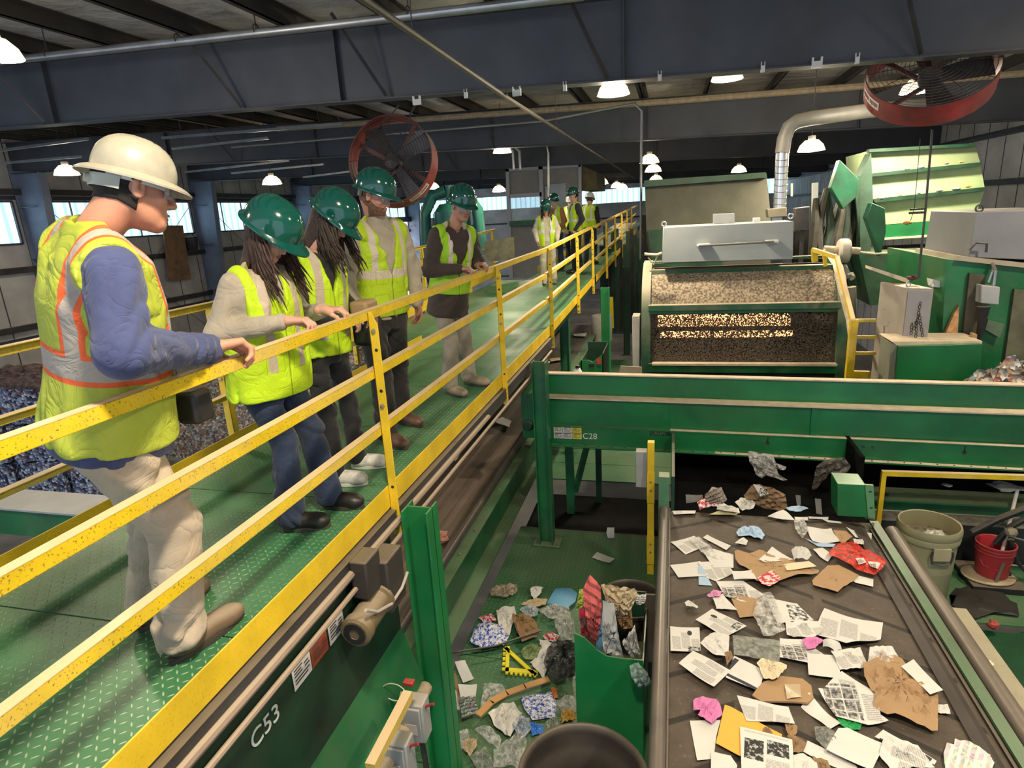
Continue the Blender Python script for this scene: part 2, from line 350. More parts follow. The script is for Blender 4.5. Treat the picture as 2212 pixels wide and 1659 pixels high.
# row of strut/cable trays hung below the roof at the left (long pale bars)
for i, (x0, y0, x1, y1, yy, lab) in enumerate([
    (0, 325, 190, 300, 13, 'long pale channel bar hung nearest the left edge'), (10, 352, 175, 338, 14, 'short pale bar hung above the left lamp'),
    (350, 298, 740, 268, 14, 'pale strut bar under the beam, topmost of the bars behind the white helmet'), (372, 322, 580, 298, 15, 'pale strut bar second from top behind the white helmet'),
    (400, 350, 510, 337, 18, 'short pale bar low behind the white helmet peak'), (400, 372, 625, 347, 19, 'long pale bar over the nearest woman helmet'),
    (500, 374, 700, 355, 20, 'pale bar above the gap between the two women helmets'), (655, 383, 760, 370, 22, 'short pale bar above the second woman helmet')]):
    p, q_ = at(x0, y0, 'y', yy), at(x1, y1, 'y', yy)
    sb = MB().beam(p, q_, .06, .06).build('strut_bar', STEEL, label=lab, cat='strut', smooth=0)
    for t in (.12, .88):
        w = p+(q_-p)*t; MB().tube([w, (w[0], w[1], roofz(w[0])+.205)], .006, 5).build('hanger', DGREY, parent=sb)
# beam clamps along the lower flange
for i, (px, py, big) in enumerate([(900, 218, 1), (1006, 203, 0), (1116, 198, 1), (1220, 187, 0), (1425, 165, 0), (1765, 136, 1), (1648, 146, 0), (1852, 127, 0)]):
    p = at(px, py, 'y', 8.29); s_ = .035 if big else .014
    MB().bb(p-np.array([s_, .01, .05]), p+np.array([s_, .02, .02])).bb(p+np.array([-s_*1.6, -.01, -.05]), p+np.array([-s_, .02, .06])).bb(p+np.array([s_, -.01, -.05]), p+np.array([s_*1.6, .02, .06])).build(
        'beam_clamp', WHITE, label=['beam clamp above the left fan chains', 'small beam clamp right of the left fan chains', 'double beam clamp where the diagonal pipe passes', 'small beam clamp left of the big hanging lamp', 'small beam clamp right of the big hanging lamp', 'double beam clamp left of the right fan', 'small clamp halfway between lamp and right fan', 'small clamp just beside the right fan'][i], cat='clamp', smooth=0)
# ---------------------------------------------------------------- high-bay lamps
BULB = EM('lamp_glow', (1, .80, .50), 26)
REFL = P('lamp_reflector', (.75, .70, .6), .35, metal=.3, mottle=.03); REFL.node_tree.nodes['Principled BSDF'].inputs['Emission Color'].default_value = (1, .72, .38, 1); REFL.node_tree.nodes['Principled BSDF'].inputs['Emission Strength'].default_value = 1.4
def highbay(loc, R, label, power, sp=.22):
    e = E_('high_bay_lamp', loc, label, 'lamp', 'high bay lamps'); x, y, z = loc
    MB().lathe([(R*.35, R*.78), (R*.46, R*.76), (R*.82, R*.42), (R, 0), (R*1.03, 0), (R*.86, R*.44), (R*.5, R*.80), (R*.35, R*.80)], loc, 24).build('reflector', REFL, parent=e)
    MB().lathe([(.001, R*1.15), (R*.28, R*1.12), (R*.3, R*.7), (R*.22, R*.62)], loc, 16).build('ballast_housing', GREY, parent=e)
    MB().lathe([(0.001, -.02), (R*.6, -.01), (R*.93, .01), (R*.93, .02), (.001, .03)], loc, 20).build('lens', BULB, parent=e)
    MB().tube([(x, y, z+R*1.1), (x, y, roofz(x)+.205)], .008, 5).build('suspension_rod', DGREY, parent=e)
    if power: lamp('lamp_light', 'SPOT', (x, y, z-.05), power*.8, (1, .86, .64), R*.8, to=(x, y, -9), parent=e, spot=155, blend=.8); lamp('lamp_spill', 'POINT', (x, y, z-.08), power*sp, (1, .86, .64), R*.6, parent=e)
    return e
p = at(2, 125, 'y', 5.0); highbay((p[0]-.03, p[1], p[2]), .20, 'glowing high bay lamp at the upper left corner', 260)
highbay(tuple(at(1325, 205, 'y', 9.4)), .22, 'glowing high bay lamp under the nearest beam, upper centre', 420)
for (px, py, yy, R, lab, pw) in [(1085, 330, 16.5, .24, 'lamp glowing beside the white cabin roof', 260), (1403, 352, 19, .27, 'larger of the two lamps stacked right of the tall conduit', 120),
        (1411, 371, 22, .27, 'lamp just below the larger one right of the tall conduit', 0), (1752, 326, 13.5, .24, 'lamp glowing beside the vertical silver duct', 320),
        (588, 398, 17, .28, 'lamp right above the nearest woman green helmet', 200), (145, 378, 14, .30, 'lamp hanging behind the white helmet at left', 200),
        (935, 408, 26, .3, 'far lamp right of the left fan', 120), (1078, 414, 33, .36, 'far lamp left of the white cabin', 0), (1596, 372, 24, .26, 'tiny lamp above the green screen housing', 0),
        (1417, 392, 27, .28, 'lowest of the lamps right of the tall conduit', 0), (1298, 398, 28, .32, 'far lamp just right of the white cabin', 0),
        (1332, 405, 38, .34, 'far small lamp over the distant walkway, left one', 0), (1344, 408, 42, .36, 'far small lamp over the distant walkway, right one', 0)]:
    highbay(tuple(at(px, py, 'y', yy)), R, lab, pw)
# high bays added for light; the one above the viewer matches the rail shadows
for i, (x, y, z, pw) in enumerate([(2.4, 2.2, 3.4, 470), (-.25, 1.0, 3.45, 540), (4.6, 6.6, 3.3, 420), (-7, 1, 3.7, 420), (.8, 11.2, 3.4, 420), (3.75, 12.0, 3.05, 820)]):
    highbay((x, y, z), .24, ['unseen high bay lamp added over the paper belt', 'high bay lamp right above the viewer', 'unseen high bay lamp added over the barrel', 'unseen high bay lamp added left of the viewer', 'high bay lamp added over the dusty screen', 'high bay lamp added behind the right fan to light the striped hopper'][i], pw, .04 if i < 3 else .12)
# ---------------------------------------------------------------- barrel fans
def fan(c, n, R, depth, label, chains, roll=0.0):
    e = E_('barrel_fan', c, label, 'fan'); B = basis(n)
    T = lambda v: np.array(c)+B @ np.array(v)
    MB().lathe([(R, -depth/2), (R*1.0, depth/2), (R*.985, depth/2), (R*.985, -depth/2), (R, -depth/2)], c, 48, B).build('drum', P('fan_drum_red', (.30, .028, .028), .45, dust=1.6, dustcol=(.13, .095, .09), mottle=.35, ms=4, nlo=-.2), parent=e)
    g = MB()
    for zz in (depth/2+.02,):
        for r in [R*(.14+.0655*i) for i in range(14)]:
            g.tube([T((r*math.cos(t), r*math.sin(t), zz+.05*(1-r/R))) for t in np.linspace(0, 2*math.pi, 37)[:-1]], .0035, 4, closed=True)
        for k in range(12):
            t = 2*math.pi*k/12; g.tube([T((R*.12*math.cos(t), R*.12*math.sin(t), zz+.05)), T((R*math.cos(t), R*math.sin(t), zz))], .004, 4)
    g.build('wire_guard', P('guard_wire', (.10, .08, .08), .5, metal=.6), parent=e)
    MB().lathe([(.001, -depth*.3), (R*.16, -depth*.3), (R*.18, -depth*.1), (R*.18, depth*.25), (R*.1, depth*.34), (.001, depth*.35)], c, 20, B).build('motor', DGREY, parent=e)
    for k in range(4):
        t = 2*math.pi*k/4+roll; u = np.array([math.cos(t), math.sin(t), 0]); v = np.array([-math.sin(t), math.cos(t), 0]); rows = []
        for r in np.linspace(R*.15, R*.93, 6):
            w = R*(.10+.13*r/R); tw = .75-.4*r/R; d = v*math.cos(tw)+np.array([0, 0, 1])*math.sin(tw)
            rows.append([T(u*r+d*w*s_) for s_ in (-1, -.3, .4, 1)])
        MB().sheet(rows, .006).build('blade', P('fan_blade', (.13, .12, .12), .4, metal=.6, mottle=.3), parent=e)
    s_ = MB()
    for k in range(2):
        t = roll+.5+math.pi/2*k
        s_.beam(T((R*math.cos(t), R*math.sin(t), -depth*.35)), T((-R*math.cos(t), -R*math.sin(t), -depth*.35)), .06, .02, B[:, 2])
    s_.build('strut', P('fan_strut', (.17, .07, .06), .5), parent=e)
    for ch in chains:
        MB().tube([T((R*ch[0], R*ch[1], ch[2]*depth/2)), ch[3]], .012, 6).build('chain', DGREY, parent=e)
    # printed label plate riveted to the drum
    tt = math.radians(ch_lab[label]); pl = []
    for a_ in np.linspace(tt-.28, tt+.28, 9): pl.append([T((R*1.004*math.cos(a_), R*1.004*math.sin(a_), z_)) for z_ in (-depth*.12, depth*.28)])
    MB().sheet(pl, .002).build('label_plate', P('label_print_white', (.75, .70, .68), .5), parent=e)
    tx = MB()
    for i_, a_ in enumerate(np.linspace(tt-.24, tt+.24, 18)):
        if i_ in (9,): continue
        tx.sheet([[T((R*1.008*math.cos(q2), R*1.008*math.sin(q2), z_)) for z_ in ((0) if i_ % 3 else -.01, depth*.18)] for q2 in (a_-.008, a_+.006)], .001)
    tx.build('label_lettering', P('label_ink', (.25, .05, .05), .6), parent=e)
    return e
ch_lab = {'left barrel fan with red drum hanging above the green helmets': -50, 'right barrel fan with red drum hanging under the nearest beam': 205}
c1 = at(850, 350, 'y', 8.3); v1 = CAM-c1; v1 /= np.linalg.norm(v1)
n1 = v1+RC[0]*-.36+RC[1]*-.30
fan(tuple(c1), n1, .60, .26, list(ch_lab)[0], [(.35, .94, 0, tuple(at(900, 222, 'y', 8.3))), (-.75, .62, -1, tuple(at(862, 228, 'y', 8.3)))], .55)
c2 = at(2008, 168, 'y', 8.9); v2 = CAM-c2; v2 /= np.linalg.norm(v2)
n2_ = v2*.76+RC[1]*-.66+RC[0]*.13
fan(tuple(c2), n2_, .67, .26, list(ch_lab)[1], [(.6, .75, 0, tuple(c2+np.array([.5, .3, 1.2]))), (-.6, .75, 0, tuple(c2+np.array([-.5, .3, 1.2])))], .2)
# ================================================================ walkway, rails, belts below it
XR, XL = -1.64, -3.1
def ramp(y): return 0 if y < 8.3 else .024*(y-8.3)
# diamond plate
def plate_mat(name, base, tip, dustc, dustf, pitch=.042, scale_spec=1.0):
    m, nt, b = newmat(name); c = coord(nt)
    mp = nd(nt, 'Mapping'); mp.inputs['Rotation'].default_value = (0, 0, 0); mp.inputs['Scale'].default_value = (1/pitch, 1/pitch, 1/pitch); lk(nt, c, mp.inputs[0])
    s = nd(nt, 'SeparateXYZ'); lk(nt, mp.outputs[0], s.inputs[0])
    fx = math_(nt, 'SUBTRACT', math_(nt, 'FRACT', s.outputs[0]), .5); fy = math_(nt, 'SUBTRACT', math_(nt, 'FRACT', s.outputs[1]), .5)
    par = math_(nt, 'MODULO', math_(nt, 'ADD', math_(nt, 'FLOOR', s.outputs[0]), math_(nt, 'FLOOR', s.outputs[1])), 2.0)
    par = math_(nt, 'ABSOLUTE', par); sg = math_(nt, 'SUBTRACT', math_(nt, 'MULTIPLY', par, 2), 1)
    a = math_(nt, 'ADD', fx, math_(nt, 'MULTIPLY', fy, sg)); bb_ = math_(nt, 'SUBTRACT', fx, math_(nt, 'MULTIPLY', fy, sg))
    d = math_(nt, 'ADD', math_(nt, 'POWER', math_(nt, 'MULTIPLY', a, 1.7), 2.0), math_(nt, 'POWER', math_(nt, 'MULTIPLY', bb_, 5.5), 2.0))
    h = ramp_(nt, d, 1.0, .35)
    big = ramp_(nt, noise_(nt, .9, 5, c), .38, .66); fine = ramp_(nt, noise_(nt, 22, 3, c), .35, .65)
    cc = mix_(nt, math_(nt, 'MULTIPLY', big, dustf), base, dustc); cc = mix_(nt, math_(nt, 'MULTIPLY', fine, .2), cc, dustc)
    wear = ramp_(nt, noise_(nt, 1.4, 4, c), .40, .60)
    cc = mix_(nt, math_(nt, 'MULTIPLY', math_(nt, 'MULTIPLY', h, wear), .85), cc, tip); lk(nt, cc, b.inputs['Base Color'])
    r = nd(nt, 'MapRange'); r.inputs[1].default_value = 0; r.inputs[2].default_value = 1; r.inputs[3].default_value = .30; r.inputs[4].default_value = .55; lk(nt, big, r.inputs[0]); lk(nt, r.outputs[0], b.inputs['Roughness'])
    bump_(nt, b, h, .7, .004); return m
DECK = plate_mat('walkway_tread_plate', (.024, .145, .062), (.38, .48, .32), (.11, .21, .10), .55, .034)
PLAT = plate_mat('platform_tread_plate', (.030, .13, .055), (.16, .24, .13), (.11, .18, .09), .8, .05)
seams = [-2.2, -.95, .3, 1.72, 2.93, 4.15, 5.3, 6.5, 7.7, 8.3, 9.6, 10.9, 12.2, 13.5, 16, 19, 22, 26, 30, 36]
dk = MB()
for a, b_ in zip(seams[:-1], seams[1:]):
    dk.add([(x, y, ramp(y)-t) for t in (0, .01) for x, y in ((XL, a+.004), (XR-.006, a+.004), (XR-.006, b_-.004), (XL, b_-.004))],
           [(0, 1, 2, 3), (7, 6, 5, 4), (0, 4, 5, 1), (1, 5, 6, 2), (2, 6, 7, 3), (3, 7, 4, 0)])
dk.build('floor_walkway', DECK, kind='structure', smooth=0)
fr = MB()
for x in (XR-.065, XL+.06):
    for a, b_ in ((-2.2, 8.3), (8.3, 36)): fr.beam((x, a, ramp(a)-.12), (x, b_, ramp(b_)-.12), .07, .2)
for y in np.arange(-1.5, 36, 1.2): fr.bb((XL, y-.03, ramp(y)-.13), (XR, y+.03, ramp(y)-.03))
fr.build('floor_walkway_frame', DGRN, kind='structure', smooth=0)
def angle(mb, a, b_, w=.05, t=.006, side=1):
    """L section: horizontal leg towards the walkway, vertical leg outside; a, b_ on the outer top edge"""
    a = np.array(a, float); b_ = np.array(b_, float); d = (b_-a)/np.linalg.norm(b_-a)
    h = np.array([-side*w, 0, 0]); z = np.array([0, 0, -w])
    for (o, e1, e2) in ((0, h, np.array([0, 0, -t])), (0, z, np.array([-side*t, 0, 0]))):
        vs = [p+i*e1+j*e2 for p in (a, b_) for i, j in ((0, 0), (1, 0), (1, 1), (0, 1))]
        mb.add(vs, [(0, 1, 2, 3), (7, 6, 5, 4), (0, 4, 5, 1), (1, 5, 6, 2), (2, 6, 7, 3), (3, 7, 4, 0)])
    return mb
def railing(label, x, side, ys, y0, y1, hs=(1.08, .745, .40), toe=(-.115, .025), name='guard_railing', mat=YEL, ybreak=8.3, w=.052):
    e = E_(name, (x, y0, 0), label, 'railing')
    for i, h in enumerate(hs):
        mb = MB()
        brk = sorted(set([y0, y1]+([ybreak] if y0 < ybreak < y1 else [])))
        for a, b_ in zip(brk[:-1], brk[1:]): angle(mb, (x, a, h+ramp(a)), (x, b_, h+ramp(b_)), w, .006, side)
        mb.build(['top_rail', 'mid_rail', 'lower_rail'][i], mat, parent=e, bev=.003, smooth=0)
    if toe:
        mb = MB(); brk = sorted(set([y0, y1]+([ybreak] if y0 < ybreak < y1 else [])))
        for a, b_ in zip(brk[:-1], brk[1:]):
            mb.add([(x+dx, y, z+ramp(y)) for y in (a, b_) for z in toe for dx in (-.004, .004)], [(0, 1, 3, 2), (4, 6, 7, 5), (0, 4, 5, 1), (2, 3, 7, 6), (0, 2, 6, 4), (1, 5, 7, 3)])
        mb.build('toe_board', YELC, parent=e, bev=.002, smooth=0)
    for y in ys:
        mb = MB(); r = ramp(y); zt, zb = hs[0]-.005, -.30
        X = x+side*.002
        # front leg facing along the walkway, with the notched top corner; side leg facing out
        mb.prism([(X, zb+r), (X+side*.055, zb+r), (X+side*.055, zt-.07+r), (X+side*.02, zt+r), (X, zt+r)], 'y', y, y+.006)
        mb.bb((X, y, zb+r), (X+side*.006, y+.055, zt+r))
        p = mb.build('post', YELC, parent=e, bev=.002, smooth=0)
        for z in (.97, .53, -.16, -.25): MB().lathe([(.001, .014), (.012, .012), (.013, .0), (.013, -.004)], (X+side*.028, y-.001, z+r), 8, basis((0, -1, 0))).build('bolt', STEEL, parent=p)
        for z in (.86, .62, .02): MB().lathe([(.001, .0015), (.010, .0015), (.010, 0)], (X+side*.030, y-.0005, z+r), 10, basis((0, -1, 0))).build('bolt_hole', BLACK, parent=p)
    return e
railing('yellow angle-iron guard rail along the near side of the green walkway', XR, 1, [.45, 3.08, 5.70, 8.30, 10.87, 13.05], -2.0, 13.1)
railing('yellow guard rail on the far side of the walkway, behind the visitors', XL, -1, [.9, 3.6, 6.2], -2.0, 7.2, (1.09, .77, .43), (0, .12))
railing('dusty yellow guard rail of the distant walkway run on its near side', XR+.05, 1, [15.4, 17.8, 20.2, 22.6, 25], 13.4, 30, (1.08, .74, .40), (-.1, .05), mat=YEL)
railing('distant yellow guard rail on the far side of the walkway run', XL, -1, [16.5, 19.5, 22.5], 14.5, 23.5, (1.08, .74, .40), (0, .15))
# side landing on the left with its own rail
la = MB(); la.bb((-4.1, 7.2, -.02), (XL, 14.5, 0)); la.build('floor_side_landing', DECK, kind='structure', smooth=0)
e = railing('yellow guard rail of the side landing left of the old man', -4.1, -1, [7.3, 9.9, 12.4, 14.3], 7.2, 14.4, (1.08, .70, .32), (0, .16))
# ---------------------------------------------------------------- platform below and its floor
pf = MB()
for a, b_ in zip([-1, 1.2, 3.4, 4.6, 5.72, 6.9], [1.2, 3.4, 4.6, 5.72, 6.9, 7.05]): pf.bb((-1.9, a+.004, -2.46), (.10, b_-.004, -2.44))
pf.bb((1.75, 5.90, -2.46), (6.0, 7.0, -2.44))
pf.build('floor_lower_platform', PLAT, kind='structure', smooth=0)
pf = MB()
for a in (8.62, 9.25, 9.9, 10.6, 11.6, 13, 15): pf.bb((-3.0, a, -2.46), (1.2, a+(.62 if a < 10.6 else 1.4), -2.44))
pf.build('floor_rear_platform', PLAT, kind='structure', smooth=0)
MB().bb((-1.95, 7.05, -2.75), (.12, 8.6, -2.7)).build('floor_pit', PIT, kind='structure', smooth=0)
# ---------------------------------------------------------------- columns of the walkway
def hcol(y, zt, zb, label, x=-1.47, w=.17, mat=GRN, plate=True):
    e = E_('support_column', (x, y, zb), label, 'column'); t = .012
    m_ = MB(); m_.bb((x-w/2, y-t/2, zb), (x+w/2, y+t/2, zt)); m_.bb((x+w/2-t, y-w/2, zb), (x+w/2, y+w/2, zt)); m_.bb((x-w/2, y-w/2, zb), (x-w/2+t, y+w/2, zt))
    m_.build('shaft', mat, parent=e, bev=.003, smooth=0)
    if plate:
        b = MB().bb((x-.17, y-.12, zb), (x+.17, y+.12, zb+.016)).build('base_plate', mat, parent=e, bev=.003)
        for dx in (-.13, .13):
            for dy in (-.08, .08): MB().lathe([(.014, .016), (.014, .03), (.006, .032), (.006, .045), (.001, .045)], (x+dx, y+dy, zb), 6).build('anchor_bolt', STEEL, parent=b)
    return e
hcol(3.12, -.12, -2.44, 'green steel column under the walkway right beside the nearest rail post', mat=GRNB)
hcol(6.72, -.1, -2.44, 'tall green steel column standing at the corner of the cross conveyor')
hcol(11.0, -.05, -2.44, 'green steel column behind the cross conveyor, left of the pair', x=-1.9)
hcol(12.6, 0, -2.44, 'bright green steel column behind the cross conveyor, right of the pair', x=-1.32, mat=GRNB)
hcol(17.0, 0, -2.44, 'dark green steel column far under the walkway', x=-1.2, mat=DGRN)
hcol(21.0, 0, -2.44, 'farthest dark green column under the walkway', x=-1.0, mat=DGRN)
# ---------------------------------------------------------------- C53: covered conveyor right under the walkway edge
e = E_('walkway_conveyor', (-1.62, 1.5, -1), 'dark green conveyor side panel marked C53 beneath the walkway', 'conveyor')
MB().bb((-1.66, -1, -1.02), (-1.64, 3.03, -.26)).build('side_panel', P('shaded_panel_green', (.006, .036, .018), .5, mottle=.4, dust=.15), parent=e, smooth=0)  # green darkened: shade under the walkway put into the panel colour
MB().add([(-1.64, -1, -.93), (-1.64, 3.03, -.93), (-1.52, 3.03, -1.30), (-1.52, -1, -1.30), (-1.66, -1, -.93), (-1.66, 3.03, -.93), (-1.54, 3.03, -1.30), (-1.54, -1, -1.30)],
         [(0, 1, 2, 3), (4, 7, 6, 5), (0, 4, 5, 1), (3, 2, 6, 7), (0, 3, 7, 4), (1, 5, 6, 2)]).build('skirt', GRN, parent=e, smooth=0)
MB().tube([(-1.50, -1, -1.34), (-1.50, 3.0, -1.34)], .045, 14).build('return_roller_tube', DUST, parent=e)
MB().bb((-1.68, -1, -.24), (-1.60, 8.2, -.13)).build('edge_channel', DGREY, parent=e, smooth=0)
MB().tube([(-1.575, -1, -.285), (-1.575, 8.0, -.27)], .014, 8).tube([(-1.60, -1, -.20), (-1.585, 5.0, -.19)], .022, 8).build('conduit', P('dusty_brown_pipe', (.30, .22, .17), .7, dust=.7), parent=e)
def text3(body, size, loc, R, mat, name, parent, ext=.0015, bold=False):
    cu = bpy.data.curves.new(name, 'FONT'); cu.body = body; cu.size = size; cu.extrude = ext; cu.align_x = 'LEFT'
    if bold: cu.offset = size*.012
    o = bpy.data.objects.new(name, cu); COL.objects.link(o); dg = bpy.context.evaluated_depsgraph_get(); me = bpy.data.meshes.new_from_object(o.evaluated_get(dg)); bpy.data.objects.remove(o)
    o = bpy.data.objects.new(name, me); COL.objects.link(o); me.materials.clear(); me.materials.append(mat)
    M_ = Matrix([[*R[0], loc[0]], [*R[1], loc[1]], [*R[2], loc[2]], [0, 0, 0, 1]]); me.transform(M_)
    if parent: o.parent = parent; o.matrix_parent_inverse = Matrix.Translation(-parent.location)
    return o
LET = P('stencil_white', (.62, .66, .60), .6)
RX = np.array([[0, 0, 1.], [1, 0, 0], [0, 1, 0]])      # text in the y-z plane facing +x, reading away along y
text3('C53', .115, (-1.636, 1.66, -.50), RX, LET, 'lettering', e)
INK = P('decal_ink', (.06, .06, .06), .6); DEC = P('decal_white', (.66, .63, .60), .6, mottle=.1); DRED = P('decal_red', (.33, .055, .02), .6); DYEL = P('decal_yellow', (.70, .60, .05), .6)
def decal(parent, o, u, v, w, h, mat, n, lines=True):
    """flat sticker: origin o, unit vectors u (right) and v (up), outward n"""
    o, u, v, n = [np.array(q, float) for q in (o, u, v, n)]; q = lambda a, b_, d: o+u*a+v*b_+n*d
    s = MB().add([q(0, 0, .001), q(w, 0, .001), q(w, h, .001), q(0, h, .001)], [(0, 1, 2, 3)]).build('warning_sticker', mat, parent=parent, smooth=0)
    if lines:
        t = MB(); t.add([q(w*.08, h*.74, .002), q(w*.92, h*.74, .002), q(w*.92, h*.92, .002), q(w*.08, h*.92, .002)], [(0, 1, 2, 3)])
        for i, (y_, a_, b_) in enumerate(((.60, .1, .55), (.50, .1, .48), (.40, .1, .52), (.26, .1, .9), (.15, .1, .8), (.52, .62, .88), (.40, .66, .92))):
            t.add([q(w*a_, h*y_, .002), q(w*b_, h*y_, .002), q(w*b_, h*(y_+.055), .002), q(w*a_, h*(y_+.055), .002)], [(0, 1, 2, 3)])
        t.build('print', INK, parent=s, smooth=0)
    return s
for i, (y, mt) in enumerate(((1.97, DEC), (2.12, DRED), (2.28, DEC))): decal(e, (-1.637, y, -.48), (0, 1, 0), (0, 0, 1), .145, .15, mt, (1, 0, 0))
# gear motor hanging under the walkway
GM = at(766, 1370, 'x', -1.53); GY = GM[1]-2.52; GZ = GM[2]+.74
g = E_('gear_motor', (-1.52, 2.75+GY, -.75+GZ), 'dusty tan gear motor hanging in the dark under the walkway edge', 'motor')
TAN = P('motor_tan', (.16, .115, .05), .7, dust=.5, mottle=.25)
MB().lathe([(.001, 0), (.07, 0), (.085, .01), (.085, .06), (.075, .07), (.075, .26), (.09, .27), (.09, .29), (.05, .33)], tuple(GM), 20, basis((0, 1, .05))).build('motor_body', TAN, parent=g)
MB().lathe([(.062, -.004), (.03, -.006), (.028, -.002)], tuple(GM), 16, basis((0, 1, .05))).build('fan_cover_grille', BLACK, parent=g)
MB().bb((-1.62, 2.80+GY, -.82+GZ), (-1.46, 3.0+GY, -.5+GZ)).bb((-1.6, 2.66+GY, -.64+GZ), (-1.5, 2.82+GY, -.42+GZ)).build('gearbox', P('gearbox_dark', (.035, .03, .025), .6, dust=.3), parent=g, bev=.012)
MB().tube([tuple(at(px, py, 'x', -1.45)) for px, py in ((790, 1318), (815, 1322), (845, 1305), (868, 1270), (880, 1236))], .009, 8).build('power_cable', P('cable_grey', (.45, .40, .36), .6), parent=g)
# brown transfer belt running beside the column
e = E_('transfer_conveyor', (-2.3, 6, -1.4), 'brown rubber transfer belt in a green frame running beneath the walkway', 'conveyor')
def stripe_belt(name, base):
    m, nt, b = newmat(name); c = coord(nt); mp = nd(nt, 'Mapping'); mp.inputs['Scale'].default_value = (14, .35, 1); lk(nt, c, mp.inputs[0])
    cc = mix_(nt, ramp_(nt, noise_(nt, 1.0, 5, mp.outputs[0]), .3, .7), tuple(v*.45 for v in base), tuple(v*1.5 for v in base)); cc = mix_(nt, math_(nt, 'MULTIPLY', ramp_(nt, noise_(nt, 3, 4, c), .4, .7), .4), cc, tuple(v*1.2 for v in base))
    lk(nt, cc, b.inputs['Base Color']); b.inputs['Roughness'].default_value = .6; return m
bz = lambda y: -1.42+.0*y
MB().bb((-3.0, 3.25, -1.47), (-1.93, 7.8, -1.44)).build('belt', stripe_belt('streaky_brown_belt', (.17, .13, .10)), parent=e, smooth=0)
FG = P('frame_green', (.008, .10, .035), .42, dust=.18, mottle=.3)
MB().bb((-1.93, 2.9, -1.9), (-1.91, 16, -1.40)).bb((-1.93, 2.9, -1.42), (-1.78, 16, -1.405)).bb((-1.93, 2.9, -1.92), (-1.76, 16, -1.905)).build('side_frame', FG, parent=e, smooth=0)
MB().tube([(-1.93, 3.0, -1.36), (-1.93, 9, -1.36)], .05, 12).build('skirt_tube', P('worn_black_edge', (.07, .065, .07), .35, metal=.5, dust=.3), parent=e)
MB().bb((-3.05, 3.25, -1.5), (-3.0, 16, -.9)).build('left_skirt', DGRN, parent=e, smooth=0)
MB().bb((-3.0, 7.8, -1.5), (-1.93, 16.4, -1.47)).build('rear_belt', stripe_belt('dark_brown_belt', (.10, .085, .07)), parent=e, smooth=0)
MB().tube([(-2.75, 6.2, -.95), (-2.6, 13.5, -1.0)], .07, 12).build('drive_shaft_tube', P('blue_steel_tube', (.10, .13, .15), .4, metal=.5, dust=.4), parent=e)
for y in np.arange(3.3, 8, .45): MB().lathe([(.001, .01), (.012, .008), (.012, 0)], (-1.84, y, -1.40), 6).build('bolt', STEEL, parent=e)
# grey disconnect boxes on a yellow angle rail
yr = E_('equipment_rail', (-1.36, 2, -1.5), 'short yellow angle rail carrying the grey switch boxes at the bottom edge', 'rail')
MB().beam(at(800, 1659, 'x', -1.34), at(882, 1500, 'x', -1.34), .05, .05).build('angle_bar', YEL, parent=yr, smooth=0)
pp = at(845, 1659, 'x', -1.3)
def dbox(p, lab, s=1.0, blk=False):
    g = E_('disconnect_switch', p, lab, 'switch box'); x, y, z = p; w, d, h = .15*s, .11*s, .27*s
    MB().bb((x-w/2, y-d/2, z-h), (x+w/2, y+d/2, z)).build('housing', GREY, parent=g, bev=.01)
    MB().bb((x-w/2+.015, y-d/2-.018, z-h+.02), (x+w/2-.012, y-d/2, z-.015)).build('cover', GREY, parent=g, bev=.006)
    MB().bb((x-w/4, y-d/2-.02, z-h*.72), (x+w/4, y-d/2-.018, z-h*.45)).build('rating_plate', DEC, parent=g, smooth=0)
    MB().tube([(x+w/2, y-.01, z-.04), (x+w/2+.03, y-.01, z-.02), (x+w/2+.06, y-.02, z)], .008, 8).build('switch_lever', RED, parent=g)
    MB().tube([(x+.02, y, z-h), (x+.03, y, z-h-.2), (x+.02, y+.02, z-h-.5)], .018, 8).build('cable', BLACK, parent=g)
    return g
dbox(at(893, 1508, 'y', 2.72), 'grey disconnect box hanging against the nearest green column')
dbox(at(858, 1592, 'y', 2.50), 'grey disconnect box just below and left of its twin at the bottom edge')
dbox(at(822, 1668, 'y', 2.36), 'lowest grey disconnect box, cut off by the bottom edge')
cl = MB(); c0 = at(862, 1500, 'y', 2.66)
cl.tube([tuple(c0+np.array([.075*math.cos(t)-.03, 0, .06*math.sin(t)+.01])) for t in np.linspace(0, 2*math.pi, 25)[:-1]], .0035, 5, closed=True)
for i in range(5): cl.tube([tuple(c0+np.array([.02+.004*i, -.01, .03])), tuple(c0+np.array([-.02+.012*i, -.02+.005*i, -.10-.015*i])), tuple(c0+np.array([.03+.004*i, -.01, -.02]))], .003, 5)
cl.build('cable_bundle', P('white_cord', (.55, .48, .40), .7), label='looped off-white cord hanging from the upper disconnect box', cat='cord')
MB().bb(at(880, 1478, 'y', 2.6)-np.array([.02, .02, .0]), at(880, 1478, 'y', 2.6)+np.array([.04, .02, .025])).build('cable_clip', RED, label='red plastic clip on top of the upper disconnect box', cat='clip', bev=.004)
# crumpled carton on the belt
# ================================================================ machines
def xz(pts, y): return [(lambda p: (p[0], p[2]))(at(px, py, 'y', y)) for px, py in pts]
def slab(pts, y, d, mb=None, mi=0):
    """outline given by photograph pixels on the plane y, with real depth d behind it"""
    return (mb or MB()).prism(xz(pts, y), 'y', y, y+d, mi)
DC = P('dust_cream', (.56, .47, .34), .9, mottle=.12, ms=8, bump=.5, bs=60)
